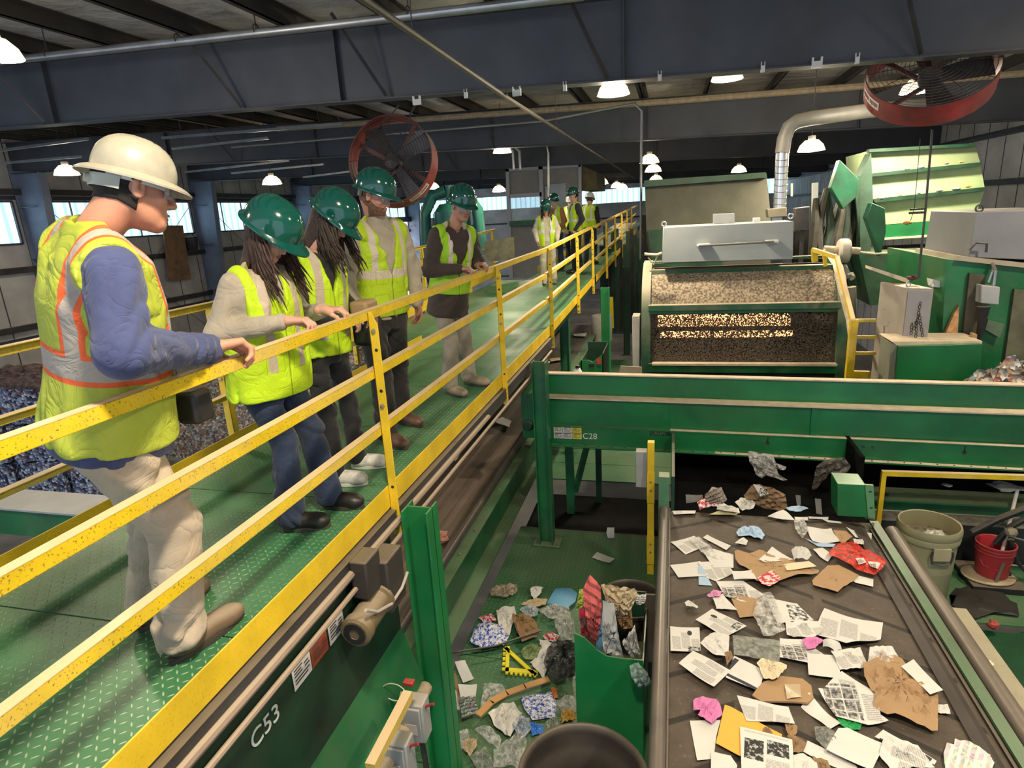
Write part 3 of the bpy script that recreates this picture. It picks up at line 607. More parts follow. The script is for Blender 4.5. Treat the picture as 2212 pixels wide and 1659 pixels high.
# ---------------------------------------------------------------- C28 cross conveyor
e = E_('cross_conveyor', (-1.6, 7, -1.2), 'long green steel cross conveyor marked C28 spanning in front of the dusty screen', 'conveyor')
xa, xb = -1.62, 5.2
def slope(mb):
    mb.v = [(x, y, z-.0165*(x+1.6)) for x, y, z in mb.v]; return mb
GC = P('conveyor_green', (.008, .150, .045), .33, dust=.35, dustcol=(.16, .24, .12), mottle=.22, ms=1.6, nlo=.5, bump=.04)
slope(MB().bb((xa, 7.10, -.60), (xb, 7.12, -.34))).build('upper_skirt', GC, parent=e, smooth=0)
slope(MB().bb((xa, 7.06, -.345), (xb, 7.16, -.33))).build('top_lip', DC, parent=e, smooth=0)
slope(MB().bb((xa, 6.94, -.615), (xb, 7.12, -.60))).build('ledge', DC, parent=e, smooth=0)
f = MB()
for a, b_ in ((xa, .02), (.03, 1.52), (1.53, xb)): f.bb((a, 7.0, -.95), (b_, 7.02, -.615))
f.bb((1.50, 6.975, -.95), (1.56, 7.0, -.615)).bb((-.01, 6.99, -.95), (.05, 7.0, -.615)); slope(f).build('side_plate', GC, parent=e, smooth=0)
ch = MB().bb((xa, 6.93, -1.18), (xb, 6.945, -.95)).bb((xa, 6.92, -.962), (xb, 7.02, -.95)).bb((xa, 6.86, -1.195), (xb, 6.95, -1.18)); slope(ch).build('lower_channel', GC, parent=e, smooth=0)
slope(MB().bb((0, 6.925, -.949), (xb, 6.99, -.945)).bb((.5, 6.865, -1.1795), (xb, 6.925, -1.177))).build('dust_layer', DC, parent=e, smooth=0)
KB = P('bolt_green_black', (.03, .04, .03), .5)
for x in np.arange(-1.45, 3.9, .155): MB().lathe([(.001, .008), (.009, .006), (.010, 0)], (x, 6.89, -1.178-.0165*(x+1.6)), 6).build('flange_bolt', KB, parent=e)
for x in (2.03, 2.12): MB().lathe([(.001, .01), (.014, .008), (.014, 0)], (x, 6.93, -1.03-.0165*(x+1.6)), 8, basis((0, -1, 0))).build('bolt', KB, parent=e)
for x in (1.06, 2.98):
    z = -1.0-.0165*(x+1.6); MB().lathe([(.001, .002), (.022, .002), (.022, 0)], (x, 6.928, z-.04), 12, basis((0, -1, 0))).bb((x-.006, 6.926, z-.03), (x+.006, 6.929, z+.04)).build('keyhole_slot', BLACK, parent=e)
slope(MB().bb((xa, 7.12, -.75), (xb, 8.2, -.72))).build('belt', BELT, parent=e, smooth=0)
slope(MB().bb((xa, 8.2, -.95), (xb, 8.22, -.70))).build('rear_skirt', DGRN, parent=e, smooth=0)
slope(MB().bb((xa-.16, 6.99, -1.15), (xa, 7.5, -.58))).build('bearing_plate', GC, parent=e, smooth=0)
MB().lathe([(.001, .05), (.05, .05), (.07, .02), (.075, 0)], (xa-.085, 6.99, -.98), 16, basis((0, -1, 0))).build('bearing', DGRN, parent=e)
MB().tube([(xa+.10, 6.98, -1.24), (xa+.10, 7.6, -1.24)], .10, 20).build('tail_roller', P('pale_roller', (.50, .50, .30), .6, dust=.4), parent=e)
o = (-1.37, 6.925, -1.14)
for i in range(3):
    for j in range(2): decal(e, (-1.375+.115*i, 6.926, -1.118+.083*j), (1, 0, 0), (0, 0, 1), .11, .079, (DEC, DEC, DYEL)[i], (0, -1, 0))
TX = np.array([[1., 0, 0], [0, 0, -1], [0, 1, 0]])
text3('C28', .105, (-1.025, 6.925, -1.112), TX, LET, 'lettering', e)
pl_ = MB().bb((-.225, 6.922, -1.035), (.005, 6.929, -.985)).build('name_plate', P('plate_black_green', (.01, .03, .02), .4), parent=e, smooth=0)
text3('GREEN', .052, (-.215, 6.9205, -1.028), TX, P('plate_letter', (.10, .22, .13), .5), 'name_plate_lettering', e)
# dark steelwork and pit beneath it
MB().bb((.02, 8.25, -2.44), (5.2, 8.3, -.9)).build('gap_shade_plate', PIT, label='flat black plate standing in for the shade of the gap under the cross conveyor', cat='panel', smooth=0)  # black plate in place of the cavity's shade behind the conveyor
MB().bb((-1.9, 7.06, -2.7), (.12, 7.10, -2.45)).build('pit_edge_plate', DGRN, label='dark toe plate along the edge of the black pit under the cross conveyor', cat='plate', smooth=0)
e = E_('support_frame', (-1.2, 8.2, -2.44), 'dark green braced frame legs under the left end of the cross conveyor', 'frame')
MB().bb((-1.44, 8.0, -2.9), (-1.33, 8.1, -.95)).build('leg', GRN, parent=e, smooth=0)
MB().bb((-1.06, 8.4, -2.9), (-.98, 8.5, -.95)).build('leg', DGRN, parent=e, smooth=0)
MB().beam((-1.33, 8.1, -2.4), (-1.0, 8.4, -1.1), .05, .08).build('brace', GRN, parent=e, smooth=0)
# ---------------------------------------------------------------- paper belt
ZB = -1.34; BX0, BX1 = .015, 1.70
m, nt, b = newmat('chevron_belt'); c = coord(nt); s = nd(nt, 'SeparateXYZ'); lk(nt, c, s.inputs[0])
ax_ = math_(nt, 'ABSOLUTE', math_(nt, 'SUBTRACT', s.outputs[0], .42))
v = math_(nt, 'FRACT', math_(nt, 'DIVIDE', math_(nt, 'ADD', s.outputs[1], math_(nt, 'MULTIPLY', ax_, .56)), .38))
st = ramp_(nt, math_(nt, 'ABSOLUTE', math_(nt, 'SUBTRACT', v, .5)), .075, .045)
gap = math_(nt, 'GREATER_THAN', math_(nt, 'ABSOLUTE', math_(nt, 'SUBTRACT', math_(nt, 'FRACT', math_(nt, 'DIVIDE', ax_, .66)), .5)), .46)
st = math_(nt, 'MULTIPLY', st, math_(nt, 'SUBTRACT', 1, gap))
cc = mix_(nt, ramp_(nt, noise_(nt, 5, 6, c, .65), .25, .75), (.040, .030, .022), (.095, .072, .053))
cc = mix_(nt, math_(nt, 'MULTIPLY', ramp_(nt, noise_(nt, 45, 3, c), .64, .72), .3), cc, (.30, .24, .18)); cc = mix_(nt, math_(nt, 'MULTIPLY', st, .95), cc, (.012, .009, .007))
lk(nt, cc, b.inputs['Base Color']); b.inputs['Roughness'].default_value = .7; bump_(nt, b, math_(nt, 'SUBTRACT', noise_(nt, 25, 4, c), math_(nt, 'MULTIPLY', st, -1.5)), .5, .006)
CHEV = m
e = E_('paper_conveyor', (.85, 3.5, -1.5), 'wide brown chevron sorting belt covered with loose paper in a green frame', 'conveyor')
MB().bb((BX0-.02, .3, ZB-.02), (BX1+.12, 5.62, ZB)).build('belt', CHEV, parent=e, smooth=0)
MB().tube([(BX0, 5.62, ZB-.12), (BX1+.1, 5.62, ZB-.12)], .12, 20).build('head_roller', BELT, parent=e)
MB().sheet([[(BX1-.10, y, ZB+.010), (BX1-.05, y, ZB+.030), (BX1-.02, y, ZB+.015)] for y in (.3, 5.5)], .01).build('edge_strip', P('brown_skirt_rubber', (.05, .039, .033), .6, mottle=.25), parent=e)
MB().bb((BX1+.03, .3, ZB-.15), (BX1+.05, 5.5, ZB+.02)).build('inner_skirt', BLACK, parent=e, smooth=0)
MB().bb((BX1+.10, .3, ZB-.5), (BX1+.12, 5.6, ZB+.04)).bb((BX1+.05, .3, ZB+.03), (BX1+.12, 5.6, ZB+.05)).build('side_frame', FG, parent=e, smooth=0)
MB().tube([(BX1+.185, .3, ZB+.03), (BX1+.185, 5.45, ZB+.03)], .058, 16).build('edge_tube', P('dusty_brown_tube', (.085, .068, .058), .4, dust=.15, mottle=.2), parent=e)
MB().bb((BX1+.25, .3, ZB-.10), (BX1+.42, 4.55, ZB-.08)).build('side_ledge', P('dusty_ledge', (.24, .24, .16), .8, mottle=.2, dust=.4), parent=e, smooth=0)
MB().tube([(-.045, .3, ZB+.08), (-.045, 5.62, ZB+.08)], .048, 14).build('left_edge_tube', P('black_tube', (.055, .05, .052), .35, dust=.2, mottle=.25), parent=e)
MB().bb((-.08, .3, ZB-.55), (-.06, 5.6, ZB+.0)).bb((-.02, .3, ZB-.06), (.012, 5.6, ZB+.05)).build('left_side_frame', P('black_frame', (.025, .027, .028), .5, dust=.3), parent=e, smooth=0)
MB().bb((-.09, 2.0, ZB-.5), (-.05, 2.72, ZB-.06)).build('green_corner_plate', GRNB, parent=e, smooth=0)
MB().bb((-.10, 5.50, ZB-.1), (.0, 5.62, ZB+.42)).build('left_end_bracket', P('pale_green_bracket', (.06, .17, .09), .5, dust=.5), parent=e, bev=.004)
# end guard box at the right of the cavity
e = E_('guard_box', (1.65, 5.7, -1.4), 'green sheet-metal guard box at the far right corner of the paper belt', 'guard')
MB().prism(xz([(1808, 1043), (1869, 1046), (1874, 1116), (1808, 1112)], 5.62), 'y', 5.60, 5.85).build('housing', GC, parent=e, bev=.004)
MB().prism(xz([(1868, 1046), (1886, 1047), (1889, 1118), (1874, 1116)], 5.60), 'y', 5.585, 5.61).build('end_flange', P('pale_green_flange', (.09, .26, .12), .5, dust=.3), parent=e, smooth=0)
for (px, py) in ((1880, 1062), (1882, 1097)): MB().bb(at(px, py, 'y', 5.583)-np.array([.012, .002, .006]), at(px, py, 'y', 5.583)+np.array([.012, .002, .006])).build('bolt_slot', BLACK, parent=e)
# chute interior around the falling trash, its shade put into flat black
e = E_('discharge_chute', (.8, 6.6, -1.6), 'chute opening shaded in flat black behind the far end of the paper belt', 'chute')
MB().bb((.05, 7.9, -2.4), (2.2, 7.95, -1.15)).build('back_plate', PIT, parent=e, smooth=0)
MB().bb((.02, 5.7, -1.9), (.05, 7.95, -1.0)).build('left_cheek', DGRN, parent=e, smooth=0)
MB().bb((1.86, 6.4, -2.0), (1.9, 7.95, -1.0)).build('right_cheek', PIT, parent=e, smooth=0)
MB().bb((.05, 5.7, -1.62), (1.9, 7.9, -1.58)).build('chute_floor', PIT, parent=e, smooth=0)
# yellow ladder-post with switch box, left of the belt
e = E_('ladder_post', (-.19, 6.25, -2.44), 'yellow channel post with grey switch box left of the paper belt', 'post')
MB().bb((-.23, 6.22, -2.44), (-.16, 6.30, -.86)).bb((-.235, 6.2, -1.55), (-.155, 6.22, -1.2)).bb((-.235, 6.2, -2.3), (-.155, 6.22, -1.95)).build('channel', YELC, parent=e, smooth=0)
MB().bb((-.36, 6.30, -1.42), (-.24, 6.42, -1.0)).build('switch_box', GREY, parent=e, bev=.008)
for z in (-1.3, -1.4, -2.05, -2.15): MB().lathe([(.001, .01), (.012, .008), (.012, 0)], (-.195, 6.2, z), 6, basis((0, -1, 0))).build('bolt', STEEL, parent=e)
# ---------------------------------------------------------------- dusty disc screen
Y0 = 10.0
e = E_('dusty_screen', (1.0, 10.4, -1.2), 'big dust-covered screen housing with mesh window and emissive orange strips behind it', 'machine')
FD = P('dusty_green_frame', (.03, .11, .06), .7, dust=1.3, dustcol=(.42, .35, .25), mottle=.2, nlo=.05)
m, nt, b = newmat('dusty_mesh_solid'); c = coord(nt)
cc = mix_(nt, ramp_(nt, noise_(nt, 30, 4, c), .42, .58), (.17, .13, .095), (.45, .37, .26)); lk(nt, cc, b.inputs['Base Color']); b.inputs['Roughness'].default_value = 1; bump_(nt, b, noise_(nt, 30, 4, c), .7, .02)
UPM = m
m, nt, b = newmat('perforated_dusty_mesh'); c = coord(nt); s = nd(nt, 'SeparateXYZ'); lk(nt, c, s.inputs[0])
cc = mix_(nt, ramp_(nt, noise_(nt, 34, 3, c), .35, .65), (.055, .042, .034), (.15, .12, .09)); lk(nt, cc, b.inputs['Base Color']); b.inputs['Roughness'].default_value = 1
hole = ramp_(nt, noise_(nt, 48, 2, c, .5), .555, .585)
tr = nd(nt, 'BsdfTransparent'); mx = nd(nt, 'MixShader'); lk(nt, hole, mx.inputs[0]); lk(nt, b.outputs[0], mx.inputs[1]); lk(nt, tr.outputs[0], mx.inputs[2])
out = [n for n in nt.nodes if n.type == 'OUTPUT_MATERIAL'][0]; lk(nt, mx.outputs[0], out.inputs[0])
LOM = m
# curved side ribs
def zy(pts): return [(y, z) for y, z in pts]
prof = [(10.0, -1.20), (9.98, -.9), (9.97, -.4), (10.0, -.05), (10.06, .15), (10.2, .36), (10.42, .52), (10.8, .62)]
for (x0, x1, nm) in ((-.47, -.33, 'left_rib'), (2.38, 2.52, 'right_rib')):
    mb = MB(); vs = []; 
    for y, z in prof:
        sh = (0 if nm == 'left_rib' else .0)+(.04 if nm == 'right_rib' else -.0)*(-z)
        for dx, dy in ((x0, 0), (x1, 0), (x1, .5), (x0, .5)): vs.append((dx+sh, y-.05+dy, z))
    n = len(prof); fs = [(i*4+k_, i*4+(k_+1) % 4, (i+1)*4+(k_+1) % 4, (i+1)*4+k_) for i in range(n-1) for k_ in range(4)]+[(0, 1, 2, 3), tuple((n-1)*4+k_ for k_ in range(4))]
    mb.add(vs, fs).build(nm, FD, parent=e, smooth=40)
MB().sheet([[(x, y+.02, z) for y, z in prof[3:7]] for x in np.linspace(-.35, 2.4, 5)], .02).build('upper_mesh', UPM, parent=e, smooth=60)
MB().sheet([[(x, y+.02, z) for y, z in prof[1:4]] for x in np.linspace(-.35, 2.42, 5)]).build('lower_mesh', LOM, parent=e, smooth=60)
MB().bb((-.36, 9.91, -.07), (2.42, 10.04, .03)).build('middle_rail', FD, parent=e, bev=.008)
MB().bb((-.36, 9.95, -.12), (2.42, 10.0, -.07)).build('under_rail', GRN, parent=e, smooth=0)  # second green rail directly below the middle rail
MB().bb((-.36, 9.90, -1.06), (2.45, 10.02, -.92)).build('bottom_rail', GRN, parent=e, smooth=0)
MB().bb((-.30, 9.85, -.935), (2.42, 9.99, -.905)).build('dust_bank', DC, parent=e, smooth=0)
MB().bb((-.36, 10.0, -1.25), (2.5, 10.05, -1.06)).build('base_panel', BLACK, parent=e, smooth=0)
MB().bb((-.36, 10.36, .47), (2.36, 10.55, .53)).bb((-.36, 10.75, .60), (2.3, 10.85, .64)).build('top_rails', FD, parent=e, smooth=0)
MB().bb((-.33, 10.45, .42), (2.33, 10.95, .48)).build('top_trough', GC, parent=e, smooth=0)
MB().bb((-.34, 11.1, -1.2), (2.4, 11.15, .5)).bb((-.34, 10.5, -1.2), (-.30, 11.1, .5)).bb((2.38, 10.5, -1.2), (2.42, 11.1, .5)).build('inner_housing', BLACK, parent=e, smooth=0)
GL = EM('orange_fleck_glow', (1, .43, .17), 1.9)  # emissive strips added behind the mesh; its holes show orange flecks
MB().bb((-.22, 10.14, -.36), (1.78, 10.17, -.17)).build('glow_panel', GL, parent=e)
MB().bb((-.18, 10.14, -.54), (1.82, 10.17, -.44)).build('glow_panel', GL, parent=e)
MB().bb((-.62, 9.98, -1.2), (-.50, 10.3, -.15)).build('left_end_cover', P('dusty_white_cover', (.5, .48, .44), .7, dust=.5), parent=e, bev=.01)
# grey lid box on top
e = E_('drive_cover', (.78, 10.3, .7), 'grey sheet-steel drive cover with a long handle bar on top of the dusty screen', 'cover')
GY2 = P('cover_grey', (.33, .36, .36), .4, mottle=.05, dust=.4, dustcol=(.45, .42, .36))
slab([(1432, 491), (1715, 478), (1713, 560), (1430, 568)], 10.1, .7).build('box', GY2, parent=e, bev=.01)
hb = MB(); hb.tube([at(1510, 531, 'y', 9.98), at(1672, 522, 'y', 9.98)], .018, 8); hb.build('handle_bar', STEEL, parent=e)
for px, py in ((1520, 530), (1668, 522)):
    c_ = at(px, py, 'y', 10.05); MB().bb(c_-np.array([.10, .03, .028]), c_+np.array([.10, .05, .028])).build('handle_pad', WHITE, parent=e, bev=.02)
for px, py in ((1434, 484), (1708, 467)):
    c_ = at(px, py, 'y', 10.15); MB().tube([c_+np.array([.035*math.cos(t), 0, .035*math.sin(t)]) for t in np.linspace(0, 2*math.pi, 17)[:-1]], .01, 6, closed=True).build('lifting_eye', STEEL, parent=e)
slab([(1542, 463), (1587, 461), (1587, 484), (1542, 486)], 10.4, .25).build('vent_box', GREY, parent=e, smooth=0)
MB().bb(at(1634, 476, 'y', 10.3)-np.array([.05, .05, .02]), at(1634, 476, 'y', 10.3)+np.array([.05, .05, .04])).build('latch', WHITE, parent=e, bev=.01)
# crank arm at its left
e = E_('crank_arm', at(1425, 552, 'y', 9.9), 'dusty cream crank arm poking out left of the grey cover', 'lever')
MB().tube([at(1392, 549, 'y', 9.9), at(1418, 551, 'y', 9.9), at(1430, 547, 'y', 9.9)], .025, 8).tube([at(1400, 556, 'y', 9.9), at(1412, 572, 'y', 9.9), at(1420, 553, 'y', 9.9)], .014, 8).build('arm', DC, parent=e)
# olive dust hood behind
e = E_('screen_housing', (.6, 14, 0), 'large olive-dusty screen housing behind the grey cover', 'machine')
OL = P('olive_dusty_panel', (.085, .085, .062), .8, mottle=.12, bump=.2, bs=40)
slab([(1393, 402), (1656, 376), (1668, 500), (1660, 640), (1420, 640), (1397, 520)], 13.9, 2.2).build('shell', OL, parent=e, smooth=0)
slab([(1391, 390), (1655, 372), (1657, 384), (1392, 404)], 13.8, .3).build('top_edge', DGRN, parent=e, smooth=0)
slab([(1399, 497), (1560, 492), (1560, 600), (1412, 600)], 13.7, .2).build('lower_panel', DGRN, parent=e, smooth=0)
# silver duct
dp = [tuple(at(px, py, 'y', 12.6)) for px, py in ((1684, 452), (1690, 330), (1694, 300), (1704, 275), (1722, 262), (1750, 256))]+[tuple(at(1870, 240, 'y', 13.2)), tuple(at(2050, 222, 'y', 14.5))]
d_ = MB().tube(dp[:2], .11, 20).build('spiral_duct', P('bright_galvanised_duct', (.62, .66, .72), .28, metal=.85, mottle=.1), label='bright silver vertical dust duct rising behind the grey cover', cat='duct')
MB().tube(dp[1:], .125, 20).build('elbow', P('dusty_duct', (.20, .20, .19), .6, metal=.3, dust=.4), parent=d_)
r = MB()
for k_ in range(1, 9):
    a = np.array(dp[0])+(np.array(dp[1])-np.array(dp[0]))*k_/9; r.tube([a+np.array([.112*math.cos(t), .112*math.sin(t), .03*math.sin(t)]) for t in np.linspace(0, 2*math.pi, 17)[:-1]], .006, 5, closed=True)
r.build('seam_rib', DGREY, parent=d_)
e = E_('duct_damper', at(1685, 456, 'y', 12.4), 'dusty actuator box at the foot of the silver duct', 'actuator')
slab([(1658, 452), (1700, 448), (1700, 468), (1660, 470)], 12.3, .3).build('body', P('dusty_box', (.20, .18, .13), .8, dust=.4), parent=e, bev=.01)
slab([(1668, 470), (1690, 469), (1690, 478), (1668, 479)], 12.35, .2).build('neck', STEEL, parent=e, smooth=0)
slab([(1718, 450), (1750, 446), (1748, 498), (1718, 498)], 11.8, .25).build('control_box', DGREY, label='dark grey control box standing right of the grey cover', cat='box', bev=.01); MB().bb(at(1734, 498, 'y', 11.95)-np.array([.03, .03, 4.0]), at(1734, 498, 'y', 11.95)+np.array([.03, .03, .0])).build('stand', DGREY, parent=bpy.data.objects['control_box'], smooth=0)
slab([(1756, 395), (1768, 394), (1766, 470), (1755, 470)], 13.0, .12).build('pale_upright', WHITE, label='pale narrow upright in the dark right of the silver duct', cat='post', smooth=0)
slab([(1708, 396), (1713, 396), (1713, 424), (1708, 424)], 13.0, .06).build('tube_lamp', WHITE, label='short white tube hanging in the dark right of the silver duct', cat='tube', smooth=0)
# green chute plates and tangled dark belts between duct and hopper
CHG = P('chute_green', (.012, .11, .055), .5, mottle=.3, dust=.2)
slab([(1814, 345), (1857, 388), (1850, 425), (1822, 452), (1795, 405)], 12.6, .25).build('chute_plate', CHG, label='deep green diamond-shaped chute plate left of the striped hopper', cat='plate', bev=.01)
slab([(1884, 438), (1912, 450), (1914, 500), (1902, 555), (1872, 470)], 12.0, .25).build('chute_plate', CHG, label='deep green chute plate below the left edge of the striped hopper', cat='plate', bev=.01)
slab([(1858, 380), (1882, 330), (1886, 430), (1880, 560), (1858, 560)], 13.0, .4).build('chute_post', P('chute_post_green', (.03, .07, .045), .6, mottle=.3), label='dull green upright carrying the striped hopper', cat='post', smooth=0)
random.seed(3)
for i in range(9):
    px = 1762+i*12; a = [at(px+random.uniform(-6, 22), 425+random.uniform(-20, 25), 'y', 12.9+.1*i), at(px+random.uniform(-8, 8), 490, 'y', 12.7+.1*i), at(px-8+random.uniform(-12, 6), 560, 'y', 12.6+.1*i)]
    MB().tube([tuple(q) for q in a], [.05, .09, .07], 7).build('hanging_rag', P('grimy_rag_%d' % (i % 3), [(.035, .035, .025), (.055, .05, .04), (.02, .035, .025)][i % 3], .9, mottle=.4), label='grimy strip hanging in the dark tangle left of the striped hopper', cat='rag', group='grimy hanging strips')
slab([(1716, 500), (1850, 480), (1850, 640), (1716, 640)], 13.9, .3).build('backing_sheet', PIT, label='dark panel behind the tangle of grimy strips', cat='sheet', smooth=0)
# striped hopper
e = E_('striped_hopper', (4.6, 14, 0), 'brightly lit pale green ribbed hopper high at the right', 'hopper')
HB = [P('hopper_cream', (.30, .38, .20), .5, mottle=.1, dust=.2, bump=.05), P('hopper_pale', (.42, .56, .28), .45, mottle=.08)]
pts = [[(1876, 326), (2106, 313), (2117, 351), (1880, 375)], [(1880, 380), (2118, 357), (2127, 405), (1886, 430)], [(1892, 437), (2127, 413), (2105, 470), (1914, 485)]]
for i, pg in enumerate(pts):
    slab(pg, 13.2-.0*i, 1.6).build('panel', HB[min(i, 1)], parent=e, smooth=0)
slab([(1914, 486), (2105, 470), (2098, 502), (1911, 514)], 13.2, 1.2).build('lower_band', GC, parent=e, smooth=0)
for a, b_, c_, d__ in ([(1878, 322), (2108, 309), (2108, 316), (1878, 329)], [(1878, 375), (2120, 350), (2120, 358), (1880, 382)], [(1886, 430), (2128, 404), (2127, 412), (1890, 438)]):
    slab([a, b_, c_, d__], 13.05, .18).build('rib', DGRN, parent=e, smooth=0)
slab([(1911, 514), (2098, 502), (2098, 506), (1911, 518)], 13.1, .1).build('lip', P('hopper_lip', (.55, .65, .4), .5), parent=e, smooth=0)
slab([(1855, 548), (1990, 541), (2120, 536), (2110, 640), (1880, 660)], 12.6, 1.5).build('hopper_trough', DGRN, label='dark green trough below the striped hopper', cat='trough', smooth=0)
sh = MB().tube([at(1857, 545, 'y', 11.2), at(1887, 549, 'y', 11.2), at(2095, 541, 'y', 12.0)], .02, 8).build('trough_rail', DC, label='thin dusty rail running right from the cream gearbox', cat='rail')
TR = [((.50, .46, .40), .05), ((.60, .30, .12), .035), ((.65, .60, .55), .03), ((.35, .40, .35), .04)]
def blob(mb, c, r, seed, flat=.4, n=9, m_=6):
    rnd = random.Random(seed); vs = []; 
    for i in range(m_+1):
        th = math.pi*i/m_
        for k_ in range(n):
            ph = 2*math.pi*k_/n; q = r*(1+rnd.uniform(-.35, .35)); vs.append((c[0]+q*math.sin(th)*math.cos(ph), c[1]+q*math.sin(th)*math.sin(ph), c[2]+q*flat*math.cos(th)))
    return mb.add(vs, [(i*n+k_, i*n+(k_+1) % n, (i+1)*n+(k_+1) % n, (i+1)*n+k_) for i in range(m_) for k_ in range(n)])
for i, (px, py) in enumerate([(1905, 430), (1945, 424), (1985, 419), (2030, 413), (2065, 410), (2092, 405), (1920, 372), (1960, 366), (1990, 362), (2075, 352), (2045, 355)]):
    c_, r_ = TR[i % 4]; q = at(px, py-2, 'y', 13.1); blob(MB(), q, r_*1.3, i).build('debris_scrap', P('debris_%d' % (i % 4), c_, .9), label='small scrap caught on a rib of the striped hopper', cat='scrap', group='scraps on the hopper ribs')
# cream gearbox, yellow stair rails
e = E_('gearbox', at(1822, 540, 'y', 10.9), 'cream dusty shaft and round gearbox above the yellow stair rails', 'gearbox')
a, b_ = at(1780, 538, 'y', 10.9), at(1857, 542, 'y', 10.9)
MB().tube([a, b_], .055, 16).build('shaft', DC, parent=e)
q = at(1822, 542, 'y', 10.9); MB().lathe([(.001, -.08), (.17, -.08), (.19, -.05), (.19, .05), (.17, .08), (.001, .08)], q, 24, basis((1, 0, -.02))).build('housing', P('cream_casting', (.50, .46, .40), .7, dust=.5), parent=e)
MB().tube([at(1822, 575, 'y', 10.9), at(1830, 592, 'y', 10.8), at(1842, 600, 'y', 10.7)], .05, 10).tube([at(1812, 594, 'y', 10.7), at(1825, 600, 'y', 10.7), at(1842, 592, 'y', 10.6)], .035, 10).build('pipe', P('pale_pipe', (.45, .42, .38), .6, dust=.5), parent=e)
slab([(1786, 558), (1815, 560), (1815, 573), (1786, 573)], 10.8, .25).build('motor_box', GREY, parent=e, bev=.01)
MB().tube([at(1834, 620, 'y', 10.6), at(1836, 690, 'y', 10.6)], .10, 16).build('filter_canister', P('dusty_canister', (.30, .27, .23), .8, dust=.6), label='dusty canister standing behind the yellow stair rail', cat='canister')
e = E_('stair_rail', (2.4, 9.5, -1.2), 'yellow stair handrail descending at the right of the dusty screen', 'railing')
def rod(pts, y, r, nm, mat=YEL, par=None):
    p_ = [at(px, py, 'y', yy) for (px, py), yy in zip(pts, y)]; mb = MB()
    for a, b_ in zip(p_[:-1], p_[1:]): mb.beam(a, b_, r*2, r*2)
    return mb.build(nm, mat, parent=par or e, smooth=0)
rod([(1755, 539), (1808, 556), (1842, 692)], [10.2, 9.9, 8.9], .028, 'handrail')
rod([(1806, 590), (1832, 690), (1838, 740)], [9.9, 9.3, 9.0], .022, 'lower_rail', DC)
rod([(1845, 690), (1833, 818)], [8.9, 8.9], .045, 'post')
rod([(1780, 540), (1783, 575)], [10.2, 10.2], .025, 'post'); rod([(1759, 540), (1760, 565)], [10.2, 10.2], .04, 'post')
for i, y_ in enumerate((692, 728, 763)): rod([(1848, y_), (1892, y_)], [8.9, 8.9], .02, 'rung')
slab([(1842, 802), (1880, 803), (1880, 817), (1840, 817)], 8.9, .05).build('bottom_plate', YEL, parent=e, smooth=0)
# grey cabinet with chain hoist handles
e = E_('control_cabinet', (2.8, 8.6, -.8), 'scuffed grey steel cabinet with hanging chain hooks on its door', 'cabinet')
CB = P('cabinet_grey', (.36, .33, .30), .55, dust=.8, dustcol=(.46, .36, .26), mottle=.12, wear=.9)
A = at(1903, 600, 'y', 9.1); Bp = at(1960, 622, 'y', 8.45); Cp = at(2018, 618, 'y', 8.35); zt = Bp[2]; zb = -1.0
Dp = A+(Cp-Bp)
bx = MB(); q = [A, Bp, Cp, Dp]; bx.add([(p[0], p[1], z) for z in (zb, zt) for p in q], [(0, 3, 2, 1), (4, 5, 6, 7), (0, 1, 5, 4), (1, 2, 6, 5), (2, 3, 7, 6), (3, 0, 4, 7)]); bx.build('housing', CB, parent=e, bev=.006)
u = (Cp-Bp); u[2] = 0; u /= np.linalg.norm(u); nrm = np.array([u[1], -u[0], 0]); 
dr = MB(); o_ = np.array([Bp[0], Bp[1], 0])+u*.015+nrm*.012; w_ = np.linalg.norm((Cp-Bp)[:2])-.03
dr.add([tuple(o_+u*a_+nrm*d_+np.array([0, 0, z])) for d_ in (0, .012) for a_, z in ((0, zb+.02), (w_, zb+.02), (w_, zt-.02), (0, zt-.02))], [(0, 1, 2, 3), (7, 6, 5, 4), (0, 4, 5, 1), (1, 5, 6, 2), (2, 6, 7, 3), (3, 7, 4, 0)])
door = dr.build('door', P('cabinet_door', (.34, .32, .33), .5, mottle=.08), parent=e, bev=.003)
chm = MB(); rr = random.Random(5)
for st_, en in (((1988, 655), (1982, 690)), ((1982, 690), (1972, 715)), ((1986, 680), (1994, 730)), ((1982, 690), (1978, 732)), ((1970, 700), (1968, 725))):
    a, b_ = at(*st_, 'y', 8.3), at(*en, 'y', 8.3); n_ = max(3, int(np.linalg.norm(b_-a)/.035))
    for i in range(n_):
        c_ = a+(b_-a)*i/n_+nrm*.02; chm.tube([c_+np.array([.014*math.cos(t), 0 if i % 2 else .014*math.cos(t), .02*math.sin(t)]) for t in np.linspace(0, 2*math.pi, 9)[:-1]], .005, 5, closed=True)
chm.build('chain', P('black_chain', (.05, .045, .045), .4, metal=.5), parent=e)
for px in (1962, 2015):
    c_ = at(px, 615, 'y', 8.4); MB().tube([c_+np.array([.022*math.cos(t), 0, .03*math.sin(t)]) for t in np.linspace(0, 2*math.pi, 13)[:-1]], .007, 6, closed=True).build('lifting_eye', STEEL, parent=e)
slab([(1884, 577), (1965, 603), (1962, 612), (1884, 584)], 8.9, .3).build('cardboard_strip', P('cream_board', (.60, .52, .40), .8), label='cream board edge leaning behind the grey cabinet top', cat='board', smooth=0)
blob(MB(), at(1970, 600, 'y', 8.7), .06, 4, .5).build('rag', P('maroon_rag', (.10, .03, .03), .9), label='small dark red rag on top of the grey cabinet', cat='rag')
slab([(2015, 604), (2040, 610), (2038, 622), (2018, 620)], 8.8, .2).build('paper_scrap', P('bright_white_paper', (.8, .8, .78), .6), label='bright white scrap beside the top of the grey cabinet', cat='paper')
